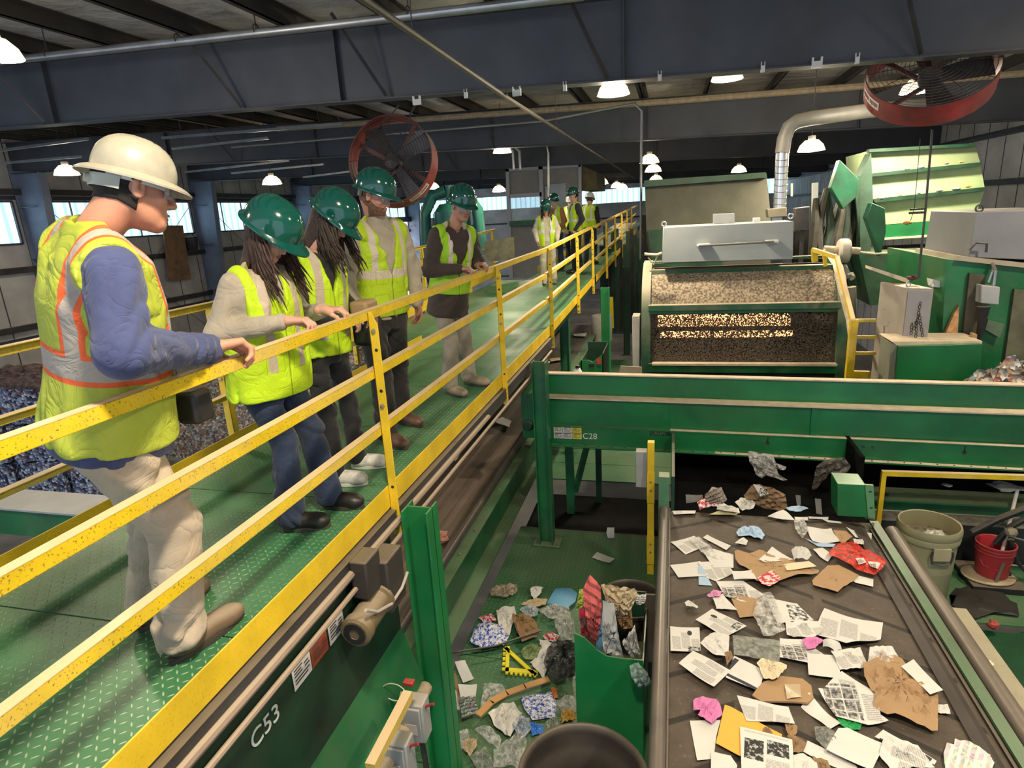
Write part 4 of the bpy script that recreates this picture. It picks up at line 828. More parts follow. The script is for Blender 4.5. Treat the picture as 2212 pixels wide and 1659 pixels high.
MB().tube([at(2014, 280, 'y', 8.8), at(1999, 455, 'y', 8.7), at(1984, 600, 'y', 8.6)], .014, 8).build('drop_pole', DGREY, label='steel drop pole reaching from the right fan to the grey cabinet', cat='pole')
e = E_('pendant_bracket', at(1985, 455, 'y', 8.6), 'small black bracket with a cord on the drop pole', 'bracket')
slab([(1968, 451), (1999, 449), (1999, 453), (1968, 455)], 8.6, .05).build('upper_bar', BLACK, parent=e, smooth=0); slab([(1966, 458), (2000, 456), (2000, 461), (1966, 463)], 8.6, .05).build('lower_bar', BLACK, parent=e, smooth=0)
MB().tube([at(1988, 300, 'y', 8.7), at(1975, 452, 'y', 8.65), at(1967, 476, 'y', 8.6)], .004, 5).build('cord', BLACK, parent=e)
blob(MB(), at(1959, 482, 'y', 8.6), .05, 9, .4).build('pull_knot', P('orange_rag', (.45, .22, .06), .8), parent=e)
# green box in front
e = E_('green_cabinet', (3.2, 8.4, -.6), 'plain green box cabinet with a dusty top in front of the grey one', 'cabinet')
gp = xz([(1941, 748), (2121, 743), (2118, 826), (1934, 826)], 8.05)
MB().prism(gp, 'y', 8.05, 8.5).build('body', GC, parent=e, bev=.006)
slab([(1926, 738), (2122, 737), (2121, 744), (1941, 749)], 8.1, .5).build('dust_top', DC, parent=e, smooth=0)
slab([(1925, 740), (1941, 749), (1934, 826), (1918, 822)], 8.1, .4).build('side_flap', P('dusty_side', (.20, .21, .16), .8, dust=.4), parent=e, smooth=0)
# big green machine at right with grey hood
e = E_('green_press', (3.7, 8.6, 0), 'tall green machine with a grey junction box at the right edge', 'machine')
slab([(2044, 560), (2212, 577), (2320, 610), (2310, 880), (2150, 850), (2030, 826)], 8.65, 2.2).build('body', GRN, parent=e, smooth=0)
MB().prism(xz([(2064, 562), (2212, 578), (2300, 588), (2300, 572), (2212, 568), (2068, 552)], 8.65), 'y', 8.6, 10).build('dust_top', P('dusty_flat', (.38, .33, .25), .9, dust=.3), parent=e, smooth=0)
slab([(2095, 590), (2130, 594), (2108, 745), (2078, 744)], 8.60, .05).build('recess_panel', P('brown_grimy_panel', (.10, .085, .05), .6, mottle=.3), parent=e, smooth=0)
slab([(2060, 680), (2072, 660), (2068, 742), (2034, 742)], 8.58, .06).build('rusty_patch', P('rust_orange_panel', (.50, .27, .12), .6, mottle=.3, ms=12), parent=e, smooth=0)  # orange-brown patch with randomly mottled tone
slab([(2192, 625), (2330, 640), (2300, 860), (2162, 840)], 8.6, .05).build('dusty_door', P('dusty_olive_door', (.13, .13, .08), .7, mottle=.3, dust=.2), parent=e, smooth=0)
jb = slab([(2121, 616), (2161, 620), (2158, 659), (2118, 655)], 8.45, .2).build('junction_box', GREY, parent=e, bev=.01)
MB().tube([at(2146, 616, 'y', 8.5), at(2150, 585, 'y', 8.5), at(2144, 570, 'y', 8.6)], .02, 8).tube([at(2135, 610, 'y', 8.5), at(2143, 588, 'y', 8.5), at(2146, 573, 'y', 8.6)], .014, 8).build('conduit', STEEL, parent=jb)
MB().tube([at(2125, 662, 'y', 8.45), at(2122, 690, 'y', 8.45), at(2112, 742, 'y', 8.45)], [.07, .045, .03], 10).build('black_cable', BLACK, parent=e)
st = slab([(2135, 690), (2170, 700), (2160, 730), (2128, 712)], 8.58, .03).build('stencil_mark', P('faint_print', (.10, .15, .10), .7, mottle=.3), parent=e, smooth=0)
slab([(2101, 720), (2112, 722), (2110, 745), (2098, 745)], 8.3, .08).build('brass_fitting', P('brass_dust', (.35, .24, .12), .6), parent=e, bev=.01)
e = E_('grey_hood', (3.6, 9, 1), 'grey steel hood box at the right edge above the green machine', 'machine')
slab([(2110, 458), (2212, 454), (2330, 450), (2330, 566), (2092, 556)], 8.7, 1.4).build('shell', P('hood_grey', (.20, .21, .23), .5, mottle=.06, dust=.2), parent=e, bev=.01)
q = at(2116, 450, 'y', 8.8); MB().tube([q+np.array([.04*math.cos(t), 0, .04*math.sin(t)]) for t in np.linspace(0, 2*math.pi, 13)[:-1]], .012, 6, closed=True).build('lifting_eye', DGREY, parent=e)
MB().tube([at(2094, 540, 'y', 8.6), at(2108, 524, 'y', 8.6), at(2132, 526, 'y', 8.6), at(2130, 545, 'y', 8.6)], .015, 8).build('latch_bar', DGREY, parent=e)
# litter pile at the right end of the cross conveyor
m, nt, b = newmat('mixed_litter'); c = coord(nt); vr = nd(nt, 'TexVoronoi'); vr.inputs['Scale'].default_value = 16; lk(nt, c, vr.inputs['Vector'])
cr = nd(nt, 'ValToRGB'); cr.color_ramp.interpolation = 'CONSTANT'; s2 = nd(nt, 'SeparateColor'); lk(nt, vr.outputs['Color'], s2.inputs[0]); lk(nt, s2.outputs[0], cr.inputs[0])
els = [(0, (.28, .25, .21)), (.2, (.50, .46, .42)), (.38, (.16, .12, .10)), (.5, (.34, .23, .15)), (.62, (.62, .60, .58)), (.74, (.10, .11, .13)), (.84, (.38, .14, .12)), (.92, (.20, .26, .34))]
while len(cr.color_ramp.elements) < len(els): cr.color_ramp.elements.new(.5)
for el, (p_, c_) in zip(cr.color_ramp.elements, els): el.position = p_; el.color = (*c_, 1)
lk(nt, cr.outputs[0], b.inputs['Base Color']); b.inputs['Roughness'].default_value = .7; bump_(nt, b, vr.outputs['Distance'], .8, .05)
LIT = m
def heap(name, x0, x1, y0, y1, z, h, seed, mat, **kw):
    rnd = np.random.RandomState(seed); nx, ny = 40, 40; g = rnd.rand(nx, ny); k_ = g.copy()
    for _ in range(2): k_ = (k_+np.roll(k_, 1, 0)+np.roll(k_, 1, 1)+np.roll(k_, -1, 0)+np.roll(k_, -1, 1))/5
    X = np.linspace(x0, x1, nx); Y = np.linspace(y0, y1, ny); u = np.linspace(-1, 1, nx)[:, None]; v_ = np.linspace(-1, 1, ny)[None, :]
    H = h*np.clip(1-u**2, 0, 1)**.5*np.clip(1-v_**2, 0, 1)**.5*(.75+1.1*(k_-.5))+.12*h*(g-.5)*(1-u**8)*(1-v_**8); 
    return MB().sheet([[(X[i], Y[j], z+max(0, H[i, j])) for j in range(ny)] for i in range(nx)]).build(name, mat, smooth=0, **kw)
heap('litter_pile', 3.2, 4.8, 7.3, 8.3, -.85, .55, 2, LIT, label='heap of mixed litter on the cross conveyor at the right edge', cat='litter', kind='stuff')
# green trash box, oil jug, plate beyond the cross conveyor
e = E_('offcut_bin', (-1.1, 10.3, -1.6), 'small open green steel bin with a red sticker behind the cross conveyor', 'bin')
fx = xz([(1256, 776), (1303, 778), (1303, 812), (1256, 812)], 10.0)
MB().prism(xz([(1255, 778), (1272, 778), (1280, 782), (1303, 764), (1303, 850), (1255, 850)], 10.0), 'y', 10.0, 10.02).build('front_panel', GRNB, parent=e, smooth=0)
MB().prism(xz([(1255, 778), (1257, 778), (1257, 850), (1255, 850)], 10.0), 'y', 10.0, 10.9).prism(xz([(1301, 764), (1303, 764), (1303, 850), (1301, 850)], 10.0), 'y', 10.0, 10.9).prism(xz([(1255, 762), (1303, 762), (1303, 850), (1255, 850)], 10.0), 'y', 10.88, 10.9).build('side_panels', DGRN, parent=e, smooth=0)
slab([(1288, 775), (1298, 774), (1298, 787), (1289, 787)], 9.99, .008).build('red_sticker', P('red_label', (.6, .06, .05), .6), parent=e, smooth=0)
slab([(1271, 786), (1284, 786), (1284, 793), (1273, 793)], 9.99, .008).build('handle_slot', BLACK, parent=e, smooth=0)
p_ = at(1248, 806, 'y', 9.6); j = E_('oil_jug', p_, 'white plastic jug with black cap beside the green steel bin', 'jug')
MB().lathe([(.001, -.20), (.08, -.2), (.09, -.18), (.09, .0), (.05, .07), (.03, .1)], p_, 14, sy=.6).build('bottle', WHITE, parent=j); MB().lathe([(.035, .09), (.035, .13), (.001, .13)], p_, 10).build('cap', BLACK, parent=j)
slab([(1341, 790), (1386, 793), (1388, 820), (1333, 820)], 9.6, .02).build('board_offcut', P('dusty_board', (.50, .42, .31), .9, mottle=.1), label='tan board leaning at the left foot of the dusty screen', cat='board', bev=.004)
p_ = at(1300, 700, 'y', 15); MB().lathe([(.25, 0), (.26, .6), (.25, .62), (.001, .62)], (p_[0], p_[1], p_[2]-.4), 20).build('steel_drum', P('pale_drum', (.42, .38, .34), .6, dust=.4), label='pale drum standing far off between the green columns', cat='drum')
rod([(1320, 642), (1322, 708)], [15.5, 15.5], .05, 'post_y', YELC, par=E_('yellow_post', at(1321, 700, 'y', 15.5), 'thin yellow post far beyond the green columns', 'post'))
for i in range(12):
    px = 1300+i*8; a, b_ = at(px, 480+random.Random(i).uniform(0, 60), 'y', 18+i*.4), at(px+3, 720, 'y', 18+i*.4)
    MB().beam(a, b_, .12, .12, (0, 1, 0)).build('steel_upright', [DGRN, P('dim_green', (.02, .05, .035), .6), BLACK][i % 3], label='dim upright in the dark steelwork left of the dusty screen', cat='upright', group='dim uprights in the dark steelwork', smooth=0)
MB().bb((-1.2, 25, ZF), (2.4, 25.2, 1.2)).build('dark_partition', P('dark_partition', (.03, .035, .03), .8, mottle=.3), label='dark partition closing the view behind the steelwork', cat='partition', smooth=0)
# lower rear yellow guard rail, conveyor with ledge, barrel, buckets, hoses (right of the belt)
e = E_('yellow_guard_bar', (2.2, 6.7, -2.44), 'low yellow angle guard behind the tan barrel and red bucket', 'railing')
MB().beam((2.16, 6.7, -1.29), (4.6, 6.7, -1.25), .05, .05).build('top_bar', YEL, parent=e, smooth=0); MB().beam((2.18, 6.7, -2.44), (2.18, 6.7, -1.29), .045, .045, (0, 1, 0)).build('post', YELC, parent=e, smooth=0)
e = E_('litter_conveyor', (3, 7.4, -1.9), 'green conveyor edge with a dusty ledge behind the barrel', 'conveyor')
MB().bb((1.95, 7.15, -1.93), (5.2, 7.18, -1.75)).bb((1.95, 7.0, -1.76), (5.2, 7.35, -1.74)).build('top_flange', GRN, parent=e, smooth=0)
MB().bb((1.95, 7.02, -2.0), (5.2, 7.2, -1.97)).build('dust_ledge', P('grey_dust_ledge', (.26, .23, .20), .9, mottle=.3, ms=10), parent=e, smooth=0)
MB().bb((1.95, 7.03, -2.44), (5.2, 7.06, -2.0)).build('skirt', P('shiny_black_skirt', (.03, .03, .035), .3, mottle=.3), parent=e, smooth=0)
for i, (px, py, s_) in enumerate([(2045, 1050, .05), (2165, 1052, .12), (2200, 1056, .06)]):
    q = at(px, py, 'z', -1.74); blob(MB(), q+np.array([0, 0, .012]), s_, 20+i, .18).build('paper_scrap', P('scrap_white', (.62, .58, .54), .8), label=['small white scrap on the green conveyor edge behind the barrel', 'wide pinkish paper scrap on the green conveyor edge', 'small scrap beside the wooden pole top'][i], cat='paper')
# tan barrel
BT = P('tan_plastic', (.29, .27, .15), .5, mottle=.08, dust=.35, dustcol=(.45, .38, .26))
bc = (2.44, 6.14, -2.44); e = E_('tan_barrel', bc, 'tall tan plastic barrel with rope-steel handle right of the paper belt', 'barrel')
MB().lathe([(.001, 0), (.205, 0), (.215, .02), (.245, .74), (.262, .75), (.268, .80), (.262, .81), (.272, .83), (.272, .87), (.262, .90), (.25, .895), (.248, .8), (.235, .45), (.001, .45)], bc, 40).build('shell', BT, parent=e, smooth=50)
MB().lathe([(.001, .76), (.1, .78), (.242, .74)], bc, 24).build('contents', P('grey_fill', (.17, .14, .10), .9, mottle=.5, ms=20, bump=.6, bs=20), parent=e)
blob(MB(), (2.46, 6.05, -1.64), .10, 8, .5).build('plastic_film', P('clear_film_white', (.5, .48, .44), .25, mottle=.3, ms=20), parent=e)
h_ = MB(); hp = [(-.085, .0), (-.095, -.05), (-.08, -.13), (0, -.15), (.08, -.13), (.095, -.05), (.085, 0)]
hd = np.array([.12, -.99, 0]); hu = np.array([.99, .12, 0])
h_.tube([tuple(np.array(bc)+hd*.275+hu*a_+np.array([0, 0, .74+z_])) for a_, z_ in hp], .009, 8); h_.build('bail_handle', DGREY, parent=e)
h_ = MB(); c_ = np.array(bc)+hd*.265+np.array([0, 0, .70]); h_.box(c_, (.15, .03, .13), np.array([hu, hd, [0, 0, 1]]).T); h_.build('handle_plate', P('handle_lug', (.42, .36, .22), .6, dust=.3), parent=e, bev=.006)
# red bucket
rc = (3.27, 6.66, -2.345); e = E_('red_bucket', rc, 'red ribbed plastic bucket standing on a tan board', 'bucket')
RD = P('bucket_red', (.36, .022, .03), .45, mottle=.12, dust=.45, dustcol=(.35, .12, .10))
MB().lathe([(0.0011, 0.0), (0.1375, 0.0), (0.143, 0.0112), (0.1628, 0.2632), (0.1716, 0.2654), (0.1716, 0.2766), (0.1639, 0.28), (0.165, 0.3002), (0.1738, 0.3024), (0.1738, 0.3136), (0.1661, 0.317), (0.1672, 0.336), (0.1782, 0.3382), (0.1782, 0.3562), (0.1672, 0.3584), (0.1584, 0.3472), (0.143, 0.0224), (0.0011, 0.0224)], rc, 36).build('shell', RD, parent=e, smooth=50)
MB().tube([(rc[0]-.155, rc[1]-.02, rc[2]+.22), (rc[0]-.13, rc[1]-.10, rc[2]+.14), (rc[0]-.02, rc[1]-.155, rc[2]+.12), (rc[0]+.10, rc[1]-.13, rc[2]+.18), (rc[0]+.15, rc[1]-.06, rc[2]+.23)], .004, 6).build('bail_handle', RD, parent=e)
MB().lathe([(.001, 0), (.20, 0), (.24, .012), (.24, .022), (.001, .03)], (3.23, 6.63, -2.375), 22, sy=.8).build('tan_board', P('stained_board', (.42, .34, .22), .8, mottle=.25), label='ragged tan board under the red bucket', cat='board')
MB().bb((3.02, 6.42, -2.44), (3.5, 6.93, -2.377)).build('pallet_block', BLACK, label='dark block carrying the tan board and red bucket', cat='block', smooth=0)
MB().tube([(3.31, 6.62, -2.2), at(2198, 1058, 'y', 6.95)], [.017, .017], 10).build('wooden_pole', P('pale_pole', (.58, .54, .50), .6, mottle=.1), label='pale round pole leaning in the red bucket', cat='pole')
for i, (pts, r, mt, lab) in enumerate([
    ([(2100, 1150), (2160, 1120), (2225, 1095)], .035, BLACK, 'thick dark hose lying right of the red bucket, upper one'),
    ([(2150, 1175), (2180, 1140), (2225, 1115)], .03, BLACK, 'thick dark hose right of the red bucket, lower one'),
    ([(2186, 1165), (2170, 1210), (2185, 1260), (2225, 1290)], .022, BLACK, 'black hose curling down at the right edge'),
    ([(2180, 1165), (2198, 1215), (2230, 1250)], .02, BLACK, 'second black hose curling down at the right edge'),
    ([(2170, 1140), (2185, 1160), (2225, 1170)], .008, STEEL, 'thin bright cable at the coupling on the right edge'),
    ([(2168, 1215), (2150, 1260), (2140, 1275)], .016, P('dirty_rope', (.16, .13, .10), .8), 'short dirty rope end hanging below the red bucket')]):
    MB().tube([at(px, py, 'y', 6.75-.05*i) for px, py in pts], r, 10).build('hose', mt, label=lab, cat='hose')
q = at(2185, 1150, 'y', 6.55); MB().lathe([(.001, -.05), (.03, -.05), (.05, -.02), (.05, .02), (.025, .05), (.001, .05)], q, 10, basis((1, -.3, .4))).build('hose_coupling', P('brass_grime', (.30, .26, .18), .5, metal=.5), label='brass hose coupling at the right edge', cat='coupling')
blob(MB(), (3.02, 6.22, -2.415), .26, 31, .09).build('oily_rag_heap', P('oily_black', (.02, .018, .014), .6, mottle=.4), label='oily black rag heap on the platform below the bucket', cat='rag')
# green wall and pit at lower right
MB().prism([(2.2, 5.90), (3.15, 5.86), (5.2, 6.9), (5.2, 6.0), (5.2, 1), (2.2, 1)], 'z', -3.2, -2.5).build('lower_tank', P('tank_dark_green', (.006, .070, .025), .5, mottle=.25), label='deep green tank top below the right platform edge', cat='tank', smooth=0)
blob(MB(), at(2146, 1350, 'y', 5.84), .045, 41, .9).build('bottle_top', P('faded_red', (.42, .07, .06), .6), label='small faded red cap on the platform edge at right', cat='cap')
# ---------------------------------------------------------------- cabin, tanks and left-hand machines
CW = P('cabin_white', (.42, .44, .50), .5, mottle=.04); CP = P('cabin_panel_grey', (.28, .28, .27), .7, mottle=.08, bump=.1)
e = E_('control_cabin', (-4.8, 24, 0), 'white framed control cabin with windows left of the distant visitors', 'cabin')
Yc = 24
slab([(1098, 372), (1164, 366), (1166, 420), (1103, 425)], Yc+.05, .06).build('wall_panel', CP, parent=e, smooth=0)
slab([(1172, 366), (1250, 358), (1251, 480), (1172, 480)], Yc+.05, .06).build('wall_panel', CP, parent=e, smooth=0)
GLS = P('cabin_glass', (.6, .75, .85), .1, alpha=.35)
slab([(1104, 428), (1168, 424), (1168, 474), (1106, 476)], Yc+.07, .02).build('window_pane', GLS, parent=e, smooth=0)
for pg in ([(1092, 365), (1255, 353), (1255, 360), (1092, 371)], [(1092, 365), (1099, 365), (1108, 600), (1100, 600)], [(1163, 360), (1172, 359), (1176, 480), (1168, 480)], [(1249, 354), (1256, 353), (1256, 480), (1250, 480)], [(1100, 420), (1170, 415), (1170, 424), (1100, 428)], [(1178, 400), (1225, 395), (1225, 398), (1181, 403)], [(1178, 400), (1182, 400), (1182, 480), (1179, 480)]):
    slab(pg, Yc-.05, .12).build('frame_bar', CW, parent=e, smooth=0)
slab([(1184, 402), (1222, 398), (1222, 470), (1186, 472)], Yc+.02, .02).build('window_pane', GLS, parent=e, smooth=0)
slab([(1100, 478), (1172, 474), (1172, 486), (1101, 488)], Yc-.3, .35).build('window_sill', GRN, parent=e, smooth=0)
slab([(1104, 488), (1172, 486), (1172, 600), (1110, 600)], Yc+.02, .06).build('wall_panel', CP, parent=e, smooth=0)
slab([(1256, 358), (1288, 372), (1290, 410), (1256, 412)], Yc+.1, 3).build('side_housing', P('mustard_side', (.13, .11, .05), .7, mottle=.2), parent=e, smooth=0)
GT = P('tank_green', (.03, .17, .13), .3, mottle=.15)
p_ = at(985, 560, 'y', 17); zt = at(985, 440, 'y', 17)[2]; e = E_('cyclone_tank', (p_[0], 17, p_[2]), 'green cyclone tank with curved ducts behind the old man', 'tank')
MB().lathe([(.45, 0), (.5, .1), (.5, zt-p_[2]-.2), (.35, zt-p_[2]), (.001, zt-p_[2]+.05)], (p_[0], 17, p_[2]), 28).build('vessel', GT, parent=e)
for s_ in (-1, 1): MB().tube([(p_[0]+s_*.1, 16.9, zt+.35), (p_[0]+s_*.5, 16.9, zt+.25), (p_[0]+s_*.78, 16.9, zt-.2), (p_[0]+s_*.85, 16.9, p_[2]+.1)], .16, 14).build('curved_duct', GT, parent=e)
MB().lathe([(.12, 0), (.12, .5), (.001, .5)], (p_[0], 16.9, zt), 16).build('stack', GT, parent=e); MB().bb((p_[0]-.3, 16.7, ZF), (p_[0]+.3, 17.3, p_[2])).build('pedestal', DGRN, parent=e, smooth=0)
# second conveyor beyond the left rail, green chute and board
MB().add([at(1050, 620, 'y', 12.5), at(1170, 600, 'y', 12.5), at(1180, 690, 'y', 11), at(1060, 690, 'y', 11), at(1050, 700, 'y', 12.5), at(1180, 700, 'y', 12.5)], [(0, 1, 2, 3), (0, 4, 5, 1), (3, 2, 5, 4), (0, 3, 4), (1, 5, 2)]).build('green_chute', GRNB, label='bright green chute seen through the rails left of the distant visitors', cat='chute', smooth=0)
slab([(1046, 522), (1108, 512), (1110, 560), (1046, 566)], 13.2, .08).build('grimy_board', P('grimy_beige', (.30, .27, .17), .8, mottle=.25, ms=6), label='grimy beige board behind the side landing rail', cat='board', smooth=0)
# green conveyor crossing under the walkway at the lower left
e = E_('left_conveyor', (-6, 4.6, -1.3), 'green conveyor edge crossing low behind the left guard rail', 'conveyor')
MB().bb((-11, 4.55, -1.58), (-3.2, 4.6, -1.25)).build('side_plate', GRN, parent=e, smooth=0)
MB().bb((-11, 4.5, -1.25), (-3.2, 4.95, -1.23)).build('top_flange', P('cool_dusty_top', (.30, .34, .38), .5, dust=.3), parent=e, smooth=0)
MB().bb((-11, 3.9, -1.9), (-3.2, 4.5, -1.86)).build('lower_shelf', P('grimy_shelf', (.09, .08, .06), .8, mottle=.5, ms=5, bump=.5, bs=15), parent=e, smooth=0)
# bales and the loose pile on the hall floor
m, nt, b = newmat('crushed_can_bale'); c = coord(nt); vr = nd(nt, 'TexVoronoi'); vr.inputs['Scale'].default_value = 15; lk(nt, c, vr.inputs['Vector'])
s2 = nd(nt, 'SeparateColor'); lk(nt, vr.outputs['Color'], s2.inputs[0]); cr = nd(nt, 'ValToRGB'); cr.color_ramp.interpolation = 'CONSTANT'; lk(nt, s2.outputs[0], cr.inputs[0])
els = [(0, (.08, .09, .15)), (.26, (.22, .27, .42)), (.48, (.50, .58, .80)), (.70, (.85, .90, 1.0)), (.88, (.26, .22, .28)), (.96, (.50, .18, .15))]  # can colours brightened to carry the blue-white window daylight
while len(cr.color_ramp.elements) < len(els): cr.color_ramp.elements.new(.5)
for el, (p_, c_) in zip(cr.color_ramp.elements, els): el.position = p_; el.color = (*c_, 1)
lk(nt, cr.outputs[0], b.inputs['Base Color']); b.inputs['Roughness'].default_value = .35; b.inputs['Metallic'].default_value = .2; bump_(nt, b, vr.outputs['Distance'], 1, .06)
CAN = m
def bale(c_, d, seed):
    rnd = np.random.RandomState(seed); mb = MB(); nn = 9
    for ax in range(3):
        for sg in (-1, 1):
            o = [i for i in range(3) if i != ax]; rows = []
            for i in range(nn):
                row = []
                for j in range(nn):
                    p_ = np.zeros(3); u_, w_ = i/(nn-1)*2-1, j/(nn-1)*2-1; p_[o[0]] = u_; p_[o[1]] = w_; p_[ax] = sg
                    rr_ = 1-.05*(u_*u_+w_*w_); q_ = p_*np.array(d)/2; q_[ax] *= rr_; hsh = np.array([math.sin(12.9*q_[0]+seed)*math.cos(31*q_[1]+2*q_[2]), math.sin(17*q_[1]+3*seed), math.cos(23*q_[2]+q_[0]*9)]); row.append(tuple(np.array(c_)+q_+.03*hsh))
                rows.append(row)
            mb.sheet(rows)
    return mb
bi = 0
for lay in range(3):
    for col in range(4):
        for row in range(2):
            if row == 1 and lay == 0: continue
            cx, cy = -14.75-1.31*col*.965, 12.1-1.31*col*.26; cx += row*-.33; cy += row*1.24
            mb = bale((0, 0, 0), (1.2, 1.1, 1.0), bi); a = math.radians(15.2); R_ = rotz(a); mb.v = [tuple(R_ @ np.array(v_)) for v_ in mb.v]
            o = mb.build('crushed_can_bale', CAN, smooth=40, label='blue-silver bale of crushed cans stacked on the floor behind the left rail', cat='bale', group='bales of crushed cans'); o.location = (cx, cy, -4.48+1.02*lay); bi += 1
heap('waste_pile', -17, -7.5, 14.2, 25, ZF, 3.5, 5, LIT, label='big loose pile of mixed waste on the floor behind the bales', cat='litter', kind='stuff')
heap('waste_pile', -18.6, -14.6, 11.2, 13.2, -1.98, .35, 7, P('rusty_scrap', (.16, .10, .09), .8, mottle=.5, ms=8), label='reddish loose scrap lying over the top of the bales', cat='litter', kind='stuff')
# plywood board and electrical box on the left wall column
e = E_('wall_switch_box', (-19.0, 23.3, 1.0), 'dark switch box on a column of the left wall beside the white helmet face', 'box')
slab([(369, 514), (418, 511), (420, 540), (372, 542)], 22.6, .25).build('box', DGREY, parent=e, bev=.02)
MB().add([at(352, 487, 'x', -19.9), at(395, 487, 'x', -19.9), at(413, 604, 'x', -19.9), at(366, 606, 'x', -19.9)]+[p_-np.array([.05, 0, 0]) for p_ in (at(352, 487, 'x', -19.9), at(395, 487, 'x', -19.9), at(413, 604, 'x', -19.9), at(366, 606, 'x', -19.9))],
    [(0, 1, 2, 3), (7, 6, 5, 4), (0, 4, 5, 1), (1, 5, 6, 2), (2, 6, 7, 3), (3, 7, 4, 0)]).build('plywood_board', P('plywood_brown', (.27, .16, .09), .7, mottle=.2), label='brown plywood board on the left wall behind the white-helmet man', cat='board', smooth=0)
# ================================================================ litter
def UVN(nt): return nd(nt, 'TexCoord').outputs['UV']
def pmat(name, base, kind='blank', rough=.75, ink=(.08, .08, .08), bump=.25):
    if name in _M: return _M[name]
    m, nt, b = newmat(name); uv = UVN(nt); s = nd(nt, 'SeparateXYZ'); lk(nt, uv, s.inputs[0]); U, V = s.outputs[0], s.outputs[1]; c = coord(nt)
    cc = mix_(nt, ramp_(nt, noise_(nt, 6, 4, c), .3, .7), tuple(v*.93 for v in base), base)
    def box(u0, u1, v0, v1):
        a = math_(nt, 'MULTIPLY', math_(nt, 'GREATER_THAN', U, u0), math_(nt, 'LESS_THAN', U, u1)); d = math_(nt, 'MULTIPLY', math_(nt, 'GREATER_THAN', V, v0), math_(nt, 'LESS_THAN', V, v1)); return math_(nt, 'MULTIPLY', a, d)
    def mx(*a):
        r = a[0]
        for q in a[1:]: r = math_(nt, 'MAXIMUM', r, q)
        return r
    if kind in ('text', 'dots', 'grid', 'photo'):
        ln = math_(nt, 'LESS_THAN', math_(nt, 'FRACT', math_(nt, 'MULTIPLY', V, 34)), .5)
        mp = nd(nt, 'Mapping'); mp.inputs['Scale'].default_value = (60, 17, 1); lk(nt, uv, mp.inputs[0]); wd = math_(nt, 'GREATER_THAN', noise_(nt, 1, 1, mp.outputs[0]), .40)
        cols = mx(box(.08, .34, .10, .62), box(.38, .64, .16, .80), box(.68, .92, .10, .55)) if kind != 'photo' else mx(box(.5, .92, .08, .42), box(.08, .92, .92, .95))
        cc = mix_(nt, math_(nt, 'MULTIPLY', math_(nt, 'MULTIPLY', ln, wd), math_(nt, 'MULTIPLY', cols, .55)), cc, ink)
        cc = mix_(nt, math_(nt, 'MULTIPLY', cols, .10), cc, ink)
    pic = ramp_(nt, noise_(nt, 9, 4, uv), .42, .56)
    if kind == 'dots':
        d = math_(nt, 'ADD', math_(nt, 'POWER', math_(nt, 'SUBTRACT', U, .66), 2), math_(nt, 'POWER', math_(nt, 'MULTIPLY', math_(nt, 'SUBTRACT', V, .78), .8), 2)); cc = mix_(nt, math_(nt, 'LESS_THAN', d, .0055), cc, (.02, .02, .03))
        cc = mix_(nt, math_(nt, 'MULTIPLY', box(.55, .92, .08, .26), pic), cc, (.03, .03, .03))
    if kind == 'grid':
        g = box(.08, .62, .08, .7); gx = math_(nt, 'GREATER_THAN', math_(nt, 'FRACT', math_(nt, 'MULTIPLY', U, 5.5)), .12); gy = math_(nt, 'GREATER_THAN', math_(nt, 'FRACT', math_(nt, 'MULTIPLY', V, 4.8)), .15)
        cc = mix_(nt, math_(nt, 'MULTIPLY', math_(nt, 'MULTIPLY', g, gx), math_(nt, 'MULTIPLY', gy, ramp_(nt, noise_(nt, 14, 3, uv), .3, .6))), cc, (.05, .05, .05))
    if kind == 'photo': cc = mix_(nt, mx(box(.10, .46, .34, .78), box(.52, .92, .52, .84)), cc, mix_(nt, ramp_(nt, noise_(nt, 12, 3, uv), .52, .6), (.02, .02, .02), (.4, .4, .4)))
    if kind == 'image': cc = mix_(nt, mx(box(.45, .90, .15, .88)), cc, mix_(nt, pic, (.03, .03, .03), (.62, .62, .6)))
    if kind == 'frame': cc = mix_(nt, mx(box(.05, .95, .08, .2), box(.05, .17, .08, .92)), cc, (.03, .03, .05))
    if kind == 'colour':
        vr = nd(nt, 'TexVoronoi'); vr.inputs['Scale'].default_value = 11; lk(nt, uv, vr.inputs['Vector']); hs = nd(nt, 'HueSaturation'); hs.inputs['Saturation'].default_value = .7; hs.inputs['Value'].default_value = .6; lk(nt, vr.outputs['Color'], hs.inputs['Color'])
        cc = mix_(nt, math_(nt, 'MULTIPLY', math_(nt, 'GREATER_THAN', math_(nt, 'FRACT', math_(nt, 'MULTIPLY', V, 6)), .4), .55), cc, hs.outputs[0])
    if kind == 'bluep': cc = mix_(nt, ramp_(nt, noise_(nt, 10, 5, uv, .7), .50, .53), cc, (.03, .07, .42)); 
    if kind == 'redp': cc = mix_(nt, ramp_(nt, noise_(nt, 5, 3, uv), .48, .52), cc, (.5, .02, .05))
    if kind == 'stripe': cc = mix_(nt, math_(nt, 'LESS_THAN', math_(nt, 'FRACT', math_(nt, 'MULTIPLY', U, 9)), .4), cc, tuple(v*.45 for v in base))
    lk(nt, cc, b.inputs['Base Color']); b.inputs['Roughness'].default_value = rough; bump_(nt, b, noise_(nt, 28, 4, c), bump, .01)
    _M[name] = m; return m
